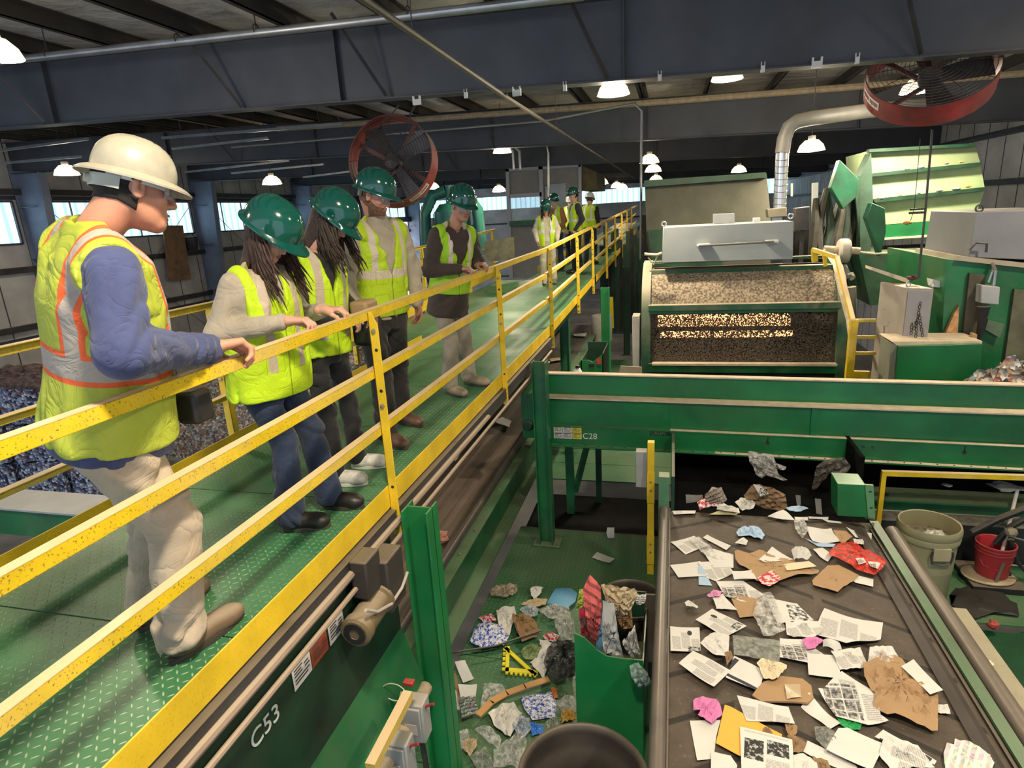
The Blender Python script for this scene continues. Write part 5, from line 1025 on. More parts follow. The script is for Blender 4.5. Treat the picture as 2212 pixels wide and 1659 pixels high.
def film(name, col, a, rough=.18):
    if name in _M: return _M[name]
    m, nt, b = newmat(name); c = coord(nt); w = ramp_(nt, noise_(nt, 24, 5, c, .65), .40, .66)
    lk(nt, mix_(nt, w, tuple(v*.8 for v in col), col), b.inputs['Base Color']); b.inputs['Roughness'].default_value = rough
    n = nd(nt, 'MapRange'); n.inputs[3].default_value = a*.4; n.inputs[4].default_value = min(1, a*1.7); lk(nt, w, n.inputs[0]); lk(nt, n.outputs[0], b.inputs['Alpha']); bump_(nt, b, noise_(nt, 20, 5, c), 1, .02)
    _M[name] = m; return m
PW, PT, PD, PG, PP, PI, PF = [pmat('paper_'+k_, (.62, .605, .58), k_) for k_ in ('blank', 'text', 'dots', 'grid', 'photo', 'image', 'frame')]
PC = pmat('flyer_print', (.72, .70, .62), 'colour'); KR = pmat('kraft_paper', (.36, .225, .115), 'blank', bump=.6); KR2 = pmat('dark_kraft_paper', (.24, .15, .08), 'blank', bump=.6)
CR = pmat('cream_tissue', (.66, .57, .40)); BL = pmat('pale_blue_card', (.36, .50, .68)); MG = pmat('magenta_cloth', (.62, .19, .42)); PKC = pmat('pink_cloth', (.62, .26, .46))
ORG = pmat('orange_folder', (.80, .40, .06), 'blank', bump=.1); REDF = film('glossy_red_film', (.72, .05, .03), 1.0, .2); CLR = film('clear_crinkled_film', (.72, .72, .70), .34); GFL = film('grey_bubble_film', (.30, .31, .28), .9, .35)
BPR = pmat('blue_printed_plastic', (.66, .68, .74), 'bluep', .35); RPR = pmat('red_printed_plastic', (.70, .66, .64), 'redp', .35); BLK = film('black_bag_film', (.015, .015, .017), 1.0, .15)
TANC = pmat('tan_cloth', (.46, .36, .22)); GRC = pmat('grey_cloth', (.38, .38, .37)); WHC = pmat('white_cloth', (.62, .60, .56)); BRN = pmat('brown_stained_paper', (.24, .14, .06)); BLC = pmat('blue_cloth', (.11, .28, .46))
def resample(P_, n):
    """closed polygon to n points that keep its corners"""
    P_ = [np.array(p, float) for p in P_]; L = [np.linalg.norm(P_[(i+1) % len(P_)]-P_[i]) for i in range(len(P_))]; tot = sum(L); out = []
    for i in range(len(P_)):
        k_ = max(1, int(round(n*L[i]/tot)))
        for j in range(k_): out.append(P_[i]+(P_[(i+1) % len(P_)]-P_[i])*j/k_)
    return out
_ord = [0]
def litter(name, label, pts, mat, plane=('z', -1.34), h=.008, seed=0, T=None, crumple=0., cat=None, group=None, lift=None, t=.0012, rings=7, parent=None, n=34, mound=0., smooth=None):
    """one loose item: outline from the photograph laid on its plane (belt, platform ...), waved or crumpled, with thickness"""
    _ord[0] += 1; seed = seed or _ord[0]; rnd = np.random.RandomState(seed)
    if T: pts = [(T[0]+x*T[2], T[1]+y*T[2]) for x, y in pts]
    ax, v = plane; lift = .003+.0006*_ord[0] % .03 if lift is None else lift
    nrm = {'z': np.array([0, 0, 1.]), 'y': np.array([0, -1., 0]), 'x': np.array([1., 0, 0])}[ax]; v2 = v+lift*(1 if ax != 'y' else -1)
    W = [at(px, py, ax, v2) for px, py in pts]; R_ = resample(W, n); c_ = sum(R_)/len(R_); m_ = len(R_)
    size = max(np.linalg.norm(p-c_) for p in R_)
    e1 = W[1]-W[0]; e1 /= np.linalg.norm(e1)+1e-9; e2 = np.cross(nrm, e1)
    ph = rnd.rand(8)*6.28; fr = 4+rnd.rand(8)*7
    def hh(p):
        a, b_ = np.dot(p-c_, e1)/size, np.dot(p-c_, e2)/size; r = max(0, 1-(a*a+b_*b_))
        w = h*(.5+.5*math.sin(fr[0]*.35*a+ph[0]+fr[1]*.3*b_))+h*.8*(a*a*math.cos(ph[2])+b_*b_*math.cos(ph[3]))**2
        if crumple:
            q = 0
            for i in range(5): q += abs(math.sin((fr[i]*(1+.5*i))*(a*math.cos(ph[i])+b_*math.sin(ph[i]))+ph[(i+3) % 8]))/(1+.5*i)
            w += crumple*(q/2.4)*(.35+.65*r)+crumple*.25*rnd.rand()
        return w+mound*r**.7
    vs = [c_+nrm*hh(c_)]; 
    for k_ in range(1, rings+1):
        for p in R_:
            q = c_+(p-c_)*k_/rings
            if crumple and k_ < rings: q = q+(e1*rnd.uniform(-1, 1)+e2*rnd.uniform(-1, 1))*size*.035
            vs.append(q+nrm*hh(q))
    fs = [(0, 1+i, 1+(i+1) % m_) for i in range(m_)]
    for k_ in range(1, rings):
        a, b_ = 1+(k_-1)*m_, 1+k_*m_
        fs += [(a+i, b_+i, b_+(i+1) % m_, a+(i+1) % m_) for i in range(m_)]
    nn = len(vs); top = [np.array(q) for q in vs]; vs = top+[q-nrm*t for q in top]; fs = fs+[tuple(i+nn for i in f)[::-1] for f in fs]
    o_ = 1+(rings-1)*m_; fs += [(o_+i, nn+o_+i, nn+o_+(i+1) % m_, o_+(i+1) % m_) for i in range(m_)]
    mb = MB(); mb.add(vs, fs); o = mb.build(name, mat, label=label, cat=(None if parent else cat or name.split('_')[-1]), group=group, smooth=(35 if smooth is None else smooth), parent=parent)
    uvl = o.data.uv_layers.new(name='uv'); A = [np.dot(p-W[0], e1) for p in vs]; B = [np.dot(p-W[0], e2) for p in vs]; a0, a1, b0, b1 = min(A), max(A), min(B), max(B)
    for lp in o.data.loops: uvl.data[lp.index].uv = ((A[lp.vertex_index]-a0)/(a1-a0+1e-9), (B[lp.vertex_index]-b0)/(b1-b0+1e-9))
    return o
T7 = (1430, 1100, .337); T8 = (1750, 1250, .2465); T5 = (940, 1200, .2767); T3 = (1380, 880, .2622)
Bp_ = ('z', ZB)
J = [  # name, label, outline (crop pixels), material, frame, extra
('newspaper_page', 'newspaper page at the upper left edge of the belt', [(55, 215), (205, 172), (300, 235), (150, 292)], PT, T7, {}),
('paper_strip', 'blank white strip of paper in the upper left of the belt', [(262, 183), (290, 165), (442, 240), (412, 268)], PW, T7, {}),
('blank_sheet', 'wide blank sheet at the left edge, under the pale blue card', [(50, 360), (245, 335), (300, 430), (105, 443)], PW, T7, {}),
('pale_blue_card', 'pale blue card corner sticking out below the printed sheet', [(232, 370), (252, 362), (322, 490), (236, 486)], BL, T7, {}),
('blank_sheet', 'blank folded sheet left of the torn cardboard', [(255, 270), (330, 262), (458, 297), (458, 385), (330, 380)], PW, T7, {'crumple': .01}),
('clear_film', 'clear crinkled film strip over the upper left newspaper page', [(170, 200), (235, 188), (335, 270), (350, 330), (270, 300)], CLR, T7, {'crumple': .02}),
('printed_sheet', 'printed sheet overlapping the pale blue card', [(230, 345), (410, 332), (460, 415), (345, 462), (285, 440)], PT, T7, {}),
('blue_tissue', 'crumpled pale blue tissue near the top of the belt', [(475, 160), (505, 133), (590, 120), (640, 145), (658, 180), (640, 207), (560, 188), (490, 182)], BL, T7, {'crumple': .035}),
('white_scrap', 'small torn white scrap below the blue tissue', [(466, 222), (510, 195), (522, 190), (550, 210), (540, 235)], PW, T7, {'crumple': .012}),
('blue_envelope', 'white and blue envelope under the blank sheet at the upper right', [(918, 190), (965, 205), (1112, 228), (1100, 245), (1000, 238)], BL, T7, {}),
('blank_sheet', 'blank sheet near the upper right of the belt', [(925, 125), (1085, 128), (1138, 220), (965, 215)], PW, T7, {'h': .02}),
('kraft_scrap', 'tan paper scrap right of the upper blank sheet', [(1098, 148), (1180, 145), (1222, 185), (1160, 228), (1130, 205)], KR, T7, {'crumple': .012}),
('white_envelope', 'white envelope touching the right rim near the top of the belt', [(1180, 118), (1215, 132), (1345, 160), (1342, 198), (1240, 182)], PW, T7, {}),
('white_scrap', 'curled white scrap above the glossy red bag', [(1222, 200), (1295, 203), (1292, 240), (1232, 236)], PW, T7, {'crumple': .02}),
('clear_film', 'clear sparkling film at the far middle of the belt', [(845, 80), (905, 75), (940, 150), (900, 200), (850, 140)], CLR, T7, {'crumple': .03}),
('blank_sheet', 'blank sheet tucked under the left end of the red bag', [(967, 258), (1030, 246), (1092, 298), (1062, 338), (1010, 305)], PW, T7, {}),
('punched_card', 'white card with a punched hole under the right end of the red bag', [(1150, 400), (1230, 425), (1355, 450), (1353, 502), (1240, 476)], PW, T7, {}),
('red_plastic_bag', 'glossy red plastic bag with white label patches', [(1180, 222), (1245, 245), (1290, 300), (1390, 330), (1436, 368), (1420, 400), (1358, 447), (1240, 410), (1060, 325), (1092, 280)], REDF, T7, {'crumple': .045, 'mound': .03}),
('torn_cardboard', 'large torn brown cardboard across the upper middle of the belt', [(465, 285), (490, 282), (560, 302), (650, 280), (700, 325), (840, 330), (860, 362), (1005, 405), (1000, 428), (870, 442), (760, 470), (680, 480), (600, 478), (560, 400), (500, 372), (470, 335)], KR, T7, {'crumple': .035}),
('white_card', 'square white card with a red edge lying on the torn cardboard', [(620, 328), (705, 245), (840, 325), (660, 347)], PW, T7, {'lift': .05}),
('white_cup', 'crumpled white cup behind the cream strip', [(825, 300), (850, 272), (925, 280), (957, 330), (930, 347), (845, 335)], WHC, T7, {'crumple': .03, 'mound': .05, 'lift': .035}),
('cream_strip', 'cream paper strip lying across the torn cardboard', [(778, 358), (940, 333), (990, 372), (800, 394)], CR, T7, {'lift': .055}),
('blank_sheet', 'blank sheet on the lower left of the torn cardboard', [(445, 400), (575, 392), (608, 447), (462, 452)], PW, T7, {'lift': .045}),
('photo_card', 'small card with a dark red and pink picture', [(612, 440), (705, 398), (767, 450), (690, 495), (640, 482)], pmat('picture_card', (.70, .55, .50), 'redp'), T7, {'lift': .05}),
('cardboard_piece', 'flat brown cardboard piece left of the red bag end', [(962, 462), (1062, 372), (1130, 365), (1262, 432), (1225, 470), (1165, 502), (1125, 540), (970, 492)], KR, T7, {'crumple': .015}),
('kraft_folder', 'tan folder panel in the middle left of the belt', [(430, 545), (625, 578), (702, 685), (498, 697)], KR, T7, {}),
('blank_strip', 'white strips lying left of the tan folder', [(320, 562), (388, 548), (482, 655), (350, 642)], PW, T7, {'crumple': .008}),
('newspaper_page', 'newspaper page above the tan folder', [(345, 460), (520, 465), (655, 555), (560, 595), (510, 597), (400, 560)], PG, T7, {'lift': .02}),
('pink_cloth_scrap', 'small faded pink cloth scrap at the left of the belt', [(288, 560), (330, 532), (385, 540), (370, 570), (300, 577)], PKC, T7, {'crumple': .02}),
('white_scrap', 'small crumpled grey-white scrap alone on the left of the belt', [(145, 603), (170, 592), (238, 635), (225, 642), (155, 632)], PW, T7, {'crumple': .015}),
('newspaper_page', 'newspaper page with a black dot in the middle left', [(215, 718), (322, 640), (542, 762), (400, 826)], PD, T7, {'h': .015}),
('clear_film', 'large clear crinkled film in the middle of the belt', [(580, 700), (622, 560), (690, 545), (725, 600), (790, 795), (700, 835), (650, 832)], CLR, T7, {'crumple': .04, 'lift': .02}),
('magazine_page', 'magazine page with a dark picture in the middle of the belt', [(668, 588), (865, 605), (972, 722), (740, 730)], PI, T7, {'h': .02}),
('crumpled_page', 'crumpled printed page left of the big newspaper sheet', [(790, 740), (1000, 728), (1030, 800), (960, 842), (800, 817)], PT, T7, {'crumple': .025}),
('newspaper_sheet', 'largest newspaper sheet lying flat right of centre', [(1040, 650), (1415, 745), (1402, 835), (1180, 880), (970, 800)], PT, T7, {'h': .03, 'lift': .03}),
('newspaper_page', 'square newspaper page with a black dot at the left rim of the belt', [(52, 752), (240, 765), (248, 910), (55, 916)], PD, T7, {}),
('crumpled_page', 'crumpled blank page right of the square newspaper page', [(245, 870), (330, 800), (432, 825), (425, 960), (330, 942)], PW, T7, {'crumple': .025}),
('grey_bubble_bag', 'grey bubble-film bag in the middle of the belt', [(452, 822), (755, 850), (752, 1005), (460, 942)], GFL, T7, {'crumple': .02}),
('printed_sheet', 'printed sheet with small pictures right of the grey film bag', [(755, 828), (895, 838), (1040, 935), (935, 990), (753, 950)], PG, T7, {}),
('paper_roll', 'curled paper roll below the big newspaper sheet', [(1030, 850), (1130, 868), (1152, 915), (1110, 930), (1030, 892)], PW, T7, {'mound': .05}),
('magenta_scrap', 'magenta cloth scrap in the centre of the belt', [(895, 850), (985, 825), (1042, 850), (985, 900), (930, 907)], MG, T7, {'crumple': .02, 'lift': .035}),
('crumpled_page', 'crumpled printed page right of the blank sheet in the lower middle', [(1080, 920), (1270, 895), (1312, 1000), (1290, 1030), (1140, 1037)], PT, T7, {'crumple': .02}),
('blank_sheet', 'blank pinkish sheet in the lower middle of the belt', [(928, 930), (1130, 940), (1145, 1086), (940, 1060)], PW, T7, {'lift': .028}),
('crumpled_page', 'crumpled page beside the top of the big kraft paper', [(1330, 900), (1470, 890), (1526, 990), (1430, 1040), (1318, 1000)], PT, T7, {'crumple': .025}),
('newspaper_page', 'newspaper page left of the black-framed page', [(107, 998), (200, 915), (440, 1035), (333, 1143)], PT, T7, {'h': .012}),
('brown_scrap', 'small brown scrap beside the black-framed page', [(400, 930), (440, 915), (455, 960), (415, 1010)], KR2, T7, {'crumple': .015}),
('framed_page', 'page with a thick black frame lying below the grey film bag', [(462, 940), (655, 1040), (625, 1176), (408, 1077)], PF, T7, {'lift': .03}),
('cream_tissue', 'crumpled cream tissue on the corner of the kraft mailer', [(605, 1010), (640, 980), (720, 1000), (800, 1018), (797, 1040), (762, 1080), (720, 1112), (650, 1100)], CR, T7, {'crumple': .04, 'lift': .03}),
('newspaper_page', 'newspaper page lying under the kraft mailer', [(480, 1200), (630, 1235), (810, 1270), (852, 1378), (540, 1357)], PT, T7, {}),
('kraft_mailer', 'kraft mailer envelope with a clear tape patch', [(650, 1112), (760, 1068), (900, 1090), (957, 1132), (972, 1210), (937, 1250), (800, 1245), (635, 1237), (577, 1200)], KR, T7, {'h': .015, 'lift': .025, 't': .012}),
('white_page', 'folded white page right of the kraft mailer', [(890, 1272), (940, 1195), (1145, 1387), (1075, 1430), (1010, 1372)], PW, T7, {'h': .02}),
('pink_glove', 'bright pink glove at the lower left of the belt', [(200, 1242), (240, 1222), (345, 1232), (372, 1270), (387, 1330), (320, 1393), (230, 1342), (250, 1310), (202, 1302)], MG, T7, {'crumple': .03, 'lift': .012}),
('blank_page', 'blank page at the lower left below the pink glove', [(178, 1358), (375, 1362), (350, 1450), (330, 1600), (225, 1618)], PW, T7, {'lift': .006}),
('blank_page', 'blank page cut off by the bottom edge, left of the photo page', [(315, 1560), (440, 1580), (482, 1640), (470, 1730), (312, 1730)], PW, T7, {'lift': .012}),
('orange_folder', 'orange folder at the lower left of the belt', [(402, 1260), (440, 1272), (770, 1452), (765, 1478), (600, 1500), (500, 1582), (345, 1500)], ORG, T7, {'lift': .022}),
('brown_leaf_scrap', 'brown leaf-like scrap on the orange folder', [(640, 1435), (660, 1400), (690, 1420), (710, 1440), (690, 1452)], BRN, T7, {'lift': .032, 'crumple': .01}),
('photo_page', 'page with two black photographs at the bottom of the belt', [(500, 1398), (835, 1480), (848, 1700), (510, 1690)], PP, T7, {'lift': .036}),
('tan_scrap', 'oval tan scrap below the newspaper page under the mailer', [(785, 1390), (820, 1370), (866, 1405), (865, 1450), (830, 1476), (795, 1440)], KR, T7, {'crumple': .02}),
('brown_scrap', 'brown scrap right of the photo page', [(800, 1465), (880, 1480), (925, 1520), (900, 1570), (835, 1575)], KR2, T7, {'crumple': .02}),
('silver_film', 'dark silvery film scrap in the lower middle', [(975, 1425), (1050, 1400), (1110, 1450), (1112, 1500), (1050, 1550), (985, 1500)], GFL, T7, {'crumple': .03}),
('blank_page', 'torn blank page left of the largest blank page at the bottom', [(905, 1560), (932, 1492), (1060, 1545), (1240, 1640), (1290, 1720), (1100, 1650)], PW, T7, {'lift': .008}),
('picture_newspaper', 'newspaper sheet with a grid of dark pictures', [(1000, 1155), (1035, 1160), (1150, 1062), (1355, 1180), (1400, 1330), (1452, 1365), (1320, 1389), (1115, 1342)], PG, T7, {'h': .03, 'lift': .02}),
('green_scrap', 'bright green scrap under the picture newspaper', [(1110, 1335), (1200, 1345), (1280, 1385), (1270, 1420), (1190, 1432), (1140, 1392)], pmat('green_foil', (.02, .30, .08), 'blank', .3), T7, {'crumple': .015, 'lift': .004}),
('blank_page', 'largest blank page at the bottom of the belt', [(1130, 1410), (1190, 1405), (1425, 1512), (1345, 1690), (1050, 1550)], PW, T7, {'lift': .026, 'h': .015}),
('crumpled_page', 'crumpled page cut off by the bottom edge right of the photo page', [(840, 1590), (905, 1575), (990, 1640), (1010, 1720), (850, 1720)], PW, T7, {'crumple': .02}),
('kraft_wrapping', 'big crumpled brown kraft wrapping at the lower right', [(450, 800), (570, 742), (640, 685), (800, 750), (930, 880), (1060, 1018), (1112, 1032), (1113, 1366), (1060, 1360), (870, 1292), (545, 1172), (560, 1060), (475, 950)], KR, T8, {'crumple': .07, 'lift': .012, 'rings': 10, 'n': 46}),
('white_strip', 'clean white strip lying on the kraft wrapping', [(795, 768), (905, 712), (1166, 985), (1050, 1023)], PW, T8, {'lift': .085}),
('white_scrap', 'white scrap sticking out below the kraft wrapping', [(1112, 1115), (1205, 1108), (1228, 1197), (1120, 1182)], PW, T8, {'crumple': .01}),
('framed_page', 'black-bordered page at the lower right of the belt', [(565, 1392), (640, 1322), (1108, 1603), (1090, 1632), (900, 1562)], PF, T8, {}),
('crumpled_page', 'crumpled greyish page over the black-bordered page', [(600, 1560), (650, 1400), (800, 1450), (940, 1500), (1090, 1680), (700, 1690)], PT, T8, {'crumple': .03, 'lift': .02}),
('colour_flyer', 'ragged coloured flyer at the bottom right corner of the belt', [(1165, 1560), (1195, 1465), (1258, 1480), (1265, 1425), (1400, 1440), (1625, 1602), (1590, 1690), (1185, 1690)], PC, T8, {'crumple': .02}),
('bread_crust_scrap', 'brown grimy scrap at the bottom middle of the belt', [(960, 1600), (1060, 1630), (1090, 1720), (990, 1710)], KR2, T7, {'crumple': .02, 'lift': .004}),
# far end heap
('newspaper_bundle', 'red and white newspaper bundle at the far end of the belt', [(480, 822), (520, 795), (600, 790), (668, 800), (650, 862), (500, 868)], RPR, T3, {'crumple': .04, 'mound': .04}),
('magazine', 'yellow-edged magazine at the far end of the belt', [(580, 882), (740, 832), (832, 872), (800, 892)], pmat('yellow_magazine', (.72, .66, .36), 'text'), T3, {'h': .01, 'lift': .03}),
('folded_page', 'tented white page at the far end of the belt', [(640, 850), (662, 790), (820, 848), (832, 880), (700, 866)], PT, T3, {'crumple': .02, 'lift': .05}),
('paper_strip', 'white strip at the far left end of the belt', [(275, 858), (470, 850), (462, 880), (290, 884)], PW, T3, {}),
('crumpled_page', 'crumpled grey page at the middle of the far end', [(790, 805), (850, 760), (960, 808), (945, 850), (850, 862)], PT, T3, {'crumple': .04}),
('folded_page', 'white page folded over the far lip of the belt', [(1060, 908), (1190, 865), (1285, 930), (1180, 925)], PW, T3, {'h': .03, 'lift': .02}),
('paper_strip', 'long white strip on the far lip, right of the folded page', [(1280, 905), (1390, 903), (1395, 935), (1290, 935)], PW, T3, {}),
('paper_strip', 'flat white strip further right on the far lip', [(1395, 905), (1562, 902), (1560, 925), (1400, 922)], PW, T3, {}),
('paper_strip', 'rightmost white strip on the far lip of the belt', [(1510, 930), (1660, 943), (1672, 962), (1560, 952)], PW, T3, {}),
('grey_envelope', 'grey envelope at the right of the far end heap', [(1210, 838), (1330, 820), (1398, 840), (1330, 872), (1240, 862)], BL, T3, {'crumple': .015}),
]
for nm, lab, pts, mt, T, kw in J: litter(nm, lab, pts, mt, Bp_, T=T, **kw)
lb = bpy.data.objects['red_plastic_bag']
for pg in ([(1240, 320), (1290, 310), (1310, 345), (1262, 355)], [(1320, 335), (1400, 350), (1385, 385), (1335, 365)]): litter('label_patch', None, pg, pmat('bag_label', (.72, .60, .58), 'grid'), Bp_, T=T7, lift=.085, parent=lb, n=12, rings=2)
litter('tape_patch', None, [(785, 1120), (885, 1128), (893, 1205), (800, 1222)], pmat('clear_tape', (.46, .36, .24), 'blank', .25), Bp_, T=T7, lift=.042, parent=bpy.data.objects['kraft_mailer'], n=14, rings=2)
V_ = lambda y: ('y', y)
J2 = [
('brown_paper_ball', 'brown crumpled paper in the dark behind the far end', [(540, 700), (600, 648), (680, 650), (725, 745), (690, 782), (550, 782)], pmat('grey_brown_paper', (.30, .25, .21)), 5.75, {'crumple': .06}),
('kraft_bag', 'large kraft bag standing in the dark at the far end of the belt', [(860, 712), (940, 608), (1100, 640), (1200, 702), (1222, 822), (1050, 812), (900, 762)], KR2, 5.95, {'crumple': .08}),
('paper_tag', 'white tag with black print on the kraft bag', [(940, 630), (1010, 650), (1072, 712), (1000, 732)], PI, 5.80, {}),
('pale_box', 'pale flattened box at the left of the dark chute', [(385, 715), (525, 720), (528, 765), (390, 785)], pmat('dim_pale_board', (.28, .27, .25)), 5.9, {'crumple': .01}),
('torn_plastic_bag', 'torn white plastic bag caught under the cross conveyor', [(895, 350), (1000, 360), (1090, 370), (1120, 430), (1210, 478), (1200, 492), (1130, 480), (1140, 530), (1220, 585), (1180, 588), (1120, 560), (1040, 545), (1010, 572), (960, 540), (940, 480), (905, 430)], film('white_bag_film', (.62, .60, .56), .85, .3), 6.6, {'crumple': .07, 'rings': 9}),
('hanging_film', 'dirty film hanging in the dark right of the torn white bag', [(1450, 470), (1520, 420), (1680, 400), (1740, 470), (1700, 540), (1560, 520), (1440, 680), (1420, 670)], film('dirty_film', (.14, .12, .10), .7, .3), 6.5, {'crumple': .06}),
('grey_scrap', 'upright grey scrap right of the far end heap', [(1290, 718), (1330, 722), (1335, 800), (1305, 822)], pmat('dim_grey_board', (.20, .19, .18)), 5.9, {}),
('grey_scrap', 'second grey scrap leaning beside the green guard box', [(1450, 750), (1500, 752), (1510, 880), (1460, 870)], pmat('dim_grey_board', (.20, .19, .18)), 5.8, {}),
]
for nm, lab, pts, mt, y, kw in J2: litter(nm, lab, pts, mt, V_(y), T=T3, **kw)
# ---------------------------------------------------------------- platform litter
PZ = ('z', -2.44); J3 = [
('clear_wrapper', 'brownish clear wrapper lying alone at the top of the floor litter', [(420, 290), (500, 250), (640, 245), (645, 300), (560, 350), (440, 335)], film('brown_clear_film', (.46, .38, .28), .7), {'crumple': .05}),
('white_cup', 'crushed white cup left of the blue tray', [(745, 290), (770, 270), (848, 268), (830, 330), (780, 366), (750, 342)], WHC, {'crumple': .03, 'mound': .05}),
('tan_scrap', 'tan paper bits below the crushed cup', [(670, 390), (760, 358), (880, 350), (862, 402), (780, 422)], TANC, {'crumple': .03}),
('blue_tray', 'flat blue foam tray on the platform', [(875, 375), (940, 270), (1060, 265), (1112, 300), (1095, 370), (1030, 418)], pmat('blue_tray_foam', (.12, .36, .58), 'blank', .5), {'mound': .03, 't': .02, 'lift': .03}),
('clear_film', 'glittering clear film below the blue tray', [(800, 442), (900, 400), (1045, 420), (1062, 500), (900, 522)], CLR, {'crumple': .05}),
('bluish_film', 'crumpled bluish film in the middle of the floor litter', [(660, 440), (700, 410), (812, 430), (800, 490), (720, 522)], film('bluish_film', (.48, .56, .62), .8), {'crumple': .05}),
('white_bag', 'crumpled white bag above the blue-printed bag', [(480, 462), (530, 420), (620, 425), (640, 500), (580, 640), (500, 592)], WHC, {'crumple': .06}),
('red_white_wrapper', 'red and white wrapper above the blue-printed bag', [(335, 505), (440, 470), (482, 520), (400, 558)], RPR, {'crumple': .04}),
('blue_printed_bag', 'blue and white printed plastic bag at the left of the floor litter', [(275, 702), (340, 560), (450, 555), (540, 610), (577, 670), (540, 732), (370, 762), (320, 742)], BPR, {'crumple': .07, 'mound': .03}),
('brown_paper_bag', 'stained brown paper bag in the middle of the floor litter', [(600, 482), (650, 510), (760, 540), (827, 640), (790, 672), (680, 712), (640, 652), (620, 600)], BRN, {'crumple': .07, 'mound': .04}),
('clear_plastic_cup', 'clear plastic cups leaning on the green hopper box', [(930, 540), (1080, 520), (1100, 700), (1000, 722), (940, 622)], CLR, {'crumple': .06, 'mound': .05}),
('candy_wrapper', 'small red and white striped wrapper in the floor litter', [(838, 642), (900, 610), (967, 640), (950, 682), (870, 682)], RPR, {'crumple': .03}),
('white_paper_heap', 'crumpled white paper left of the black bag', [(810, 672), (960, 720), (962, 790), (900, 850), (850, 982), (800, 930), (740, 862), (800, 820), (840, 742)], PW, {'crumple': .05}),
('salad_box', 'clear box with green leaves in the floor litter', [(668, 772), (740, 700), (832, 740), (802, 830), (700, 832)], film('green_clear', (.26, .36, .14), .9), {'crumple': .05}),
('black_bag', 'shiny black plastic bag against the green hopper box', [(850, 942), (900, 830), (970, 750), (1060, 708), (1097, 780), (1097, 1022), (960, 1052), (890, 1012)], BLK, {'crumple': .08, 'mound': .12}),
('clear_tray', 'clear plastic tray above the bent wooden strip', [(350, 1222), (385, 1010), (520, 1010), (562, 1090), (450, 1182)], CLR, {'crumple': .03}),
('blank_page', 'curled grey page at the left rim of the floor litter', [(155, 852), (235, 842), (306, 990), (220, 1002)], PW, {'h': .03}),
('brown_strip', 'grimy brown strip under the left pages', [(140, 930), (160, 920), (210, 1150), (190, 1190)], BRN, {'h': .02}),
('blank_page', 'square white page above the snack wrapper', [(180, 1012), (328, 1008), (315, 1112), (200, 1122)], PW, {'lift': .03}),
('blank_page', 'white page half hidden by the green column', [(105, 1207), (140, 1022), (200, 1122), (190, 1212)], PW, {}),
('snack_wrapper', 'black and green snack wrapper at the left of the platform', [(185, 1132), (310, 1105), (342, 1250), (210, 1287)], pmat('snack_print', (.05, .08, .05), 'colour', .35), {'crumple': .03, 'lift': .05}),
('printed_box_panel', 'white panel with a blue printed circle behind the round bin', [(668, 1117), (922, 1065), (945, 1160), (940, 1270), (760, 1292), (690, 1192)], BPR, {'crumple': .015}),
('white_bag', 'crumpled white bag left of the round bin', [(415, 1262), (530, 1182), (615, 1178), (682, 1270), (590, 1442), (470, 1372)], WHC, {'crumple': .06}),
('clear_wrapper', 'clear blue-tinted wrapper left of the round bin', [(590, 1332), (660, 1270), (740, 1300), (752, 1400), (660, 1472)], film('blue_clear', (.45, .52, .66), .7), {'crumple': .06}),
('blue_strip', 'bright blue strip beside the round bin', [(725, 1302), (852, 1350), (842, 1400), (760, 1417)], pmat('bright_blue_plastic', (.03, .17, .60), 'blank', .4), {'crumple': .02}),
('orange_peel_scrap', 'orange-yellow scrap behind the round bin', [(980, 1250), (1060, 1210), (1112, 1300), (990, 1332)], pmat('orange_scrap', (.50, .30, .06)), {'crumple': .05}),
('orange_wrapper', 'small orange wrapper beside the wooden strip end', [(900, 1042), (945, 1048), (958, 1120), (930, 1138)], pmat('orange_wrap', (.60, .18, .03)), {'crumple': .03}),
('clear_film', 'clear film right of the white printed panel', [(940, 1180), (1040, 1100), (1110, 1160), (1100, 1240), (1000, 1250)], CLR, {'crumple': .05}),
('clear_bottle', 'crushed clear bottle at the lower left of the floor litter', [(300, 1400), (380, 1360), (520, 1480), (500, 1540), (400, 1500)], CLR, {'crumple': .05, 'mound': .04}),
('clear_film', 'large clear film heap at the bottom of the floor litter', [(460, 1560), (560, 1500), (680, 1400), (720, 1500), (670, 1700), (460, 1700)], CLR, {'crumple': .08}),
('grey_film', 'greyish film at the bottom edge of the floor litter', [(270, 1600), (400, 1520), (480, 1700), (330, 1700)], film('grey_green_film', (.34, .38, .33), .8), {'crumple': .05}),
('popcorn_scrap', 'crumbly tan scrap at the lower left of the floor litter', [(205, 1530), (250, 1460), (330, 1450), (330, 1530), (270, 1592)], TANC, {'crumple': .06}),
('clear_wrapper', 'clear wrapper beside the column foot in the floor litter', [(170, 1480), (190, 1390), (260, 1380), (270, 1450), (190, 1560)], CLR, {'crumple': .04}),
('clear_film', 'pale green film left of the round bin rim', [(860, 1332), (900, 1295), (972, 1300), (960, 1352), (880, 1372)], film('pale_green_film', (.50, .58, .48), .7), {'crumple': .05}),
]
for nm, lab, pts, mt, kw in J3: litter(nm, lab, pts, mt, PZ, T=T5, **kw)
litter('paper_slip', 'lone white slip on the platform below the cross conveyor', [(1279, 1205), (1290, 1194), (1328, 1207), (1317, 1217)], PW, PZ)
litter('white_block', 'small white carton standing in the shadow under the cross conveyor', [(1310, 1150), (1312, 1139), (1327, 1139), (1327, 1161), (1313, 1161)], PW, V_(6.95), mound=.01)
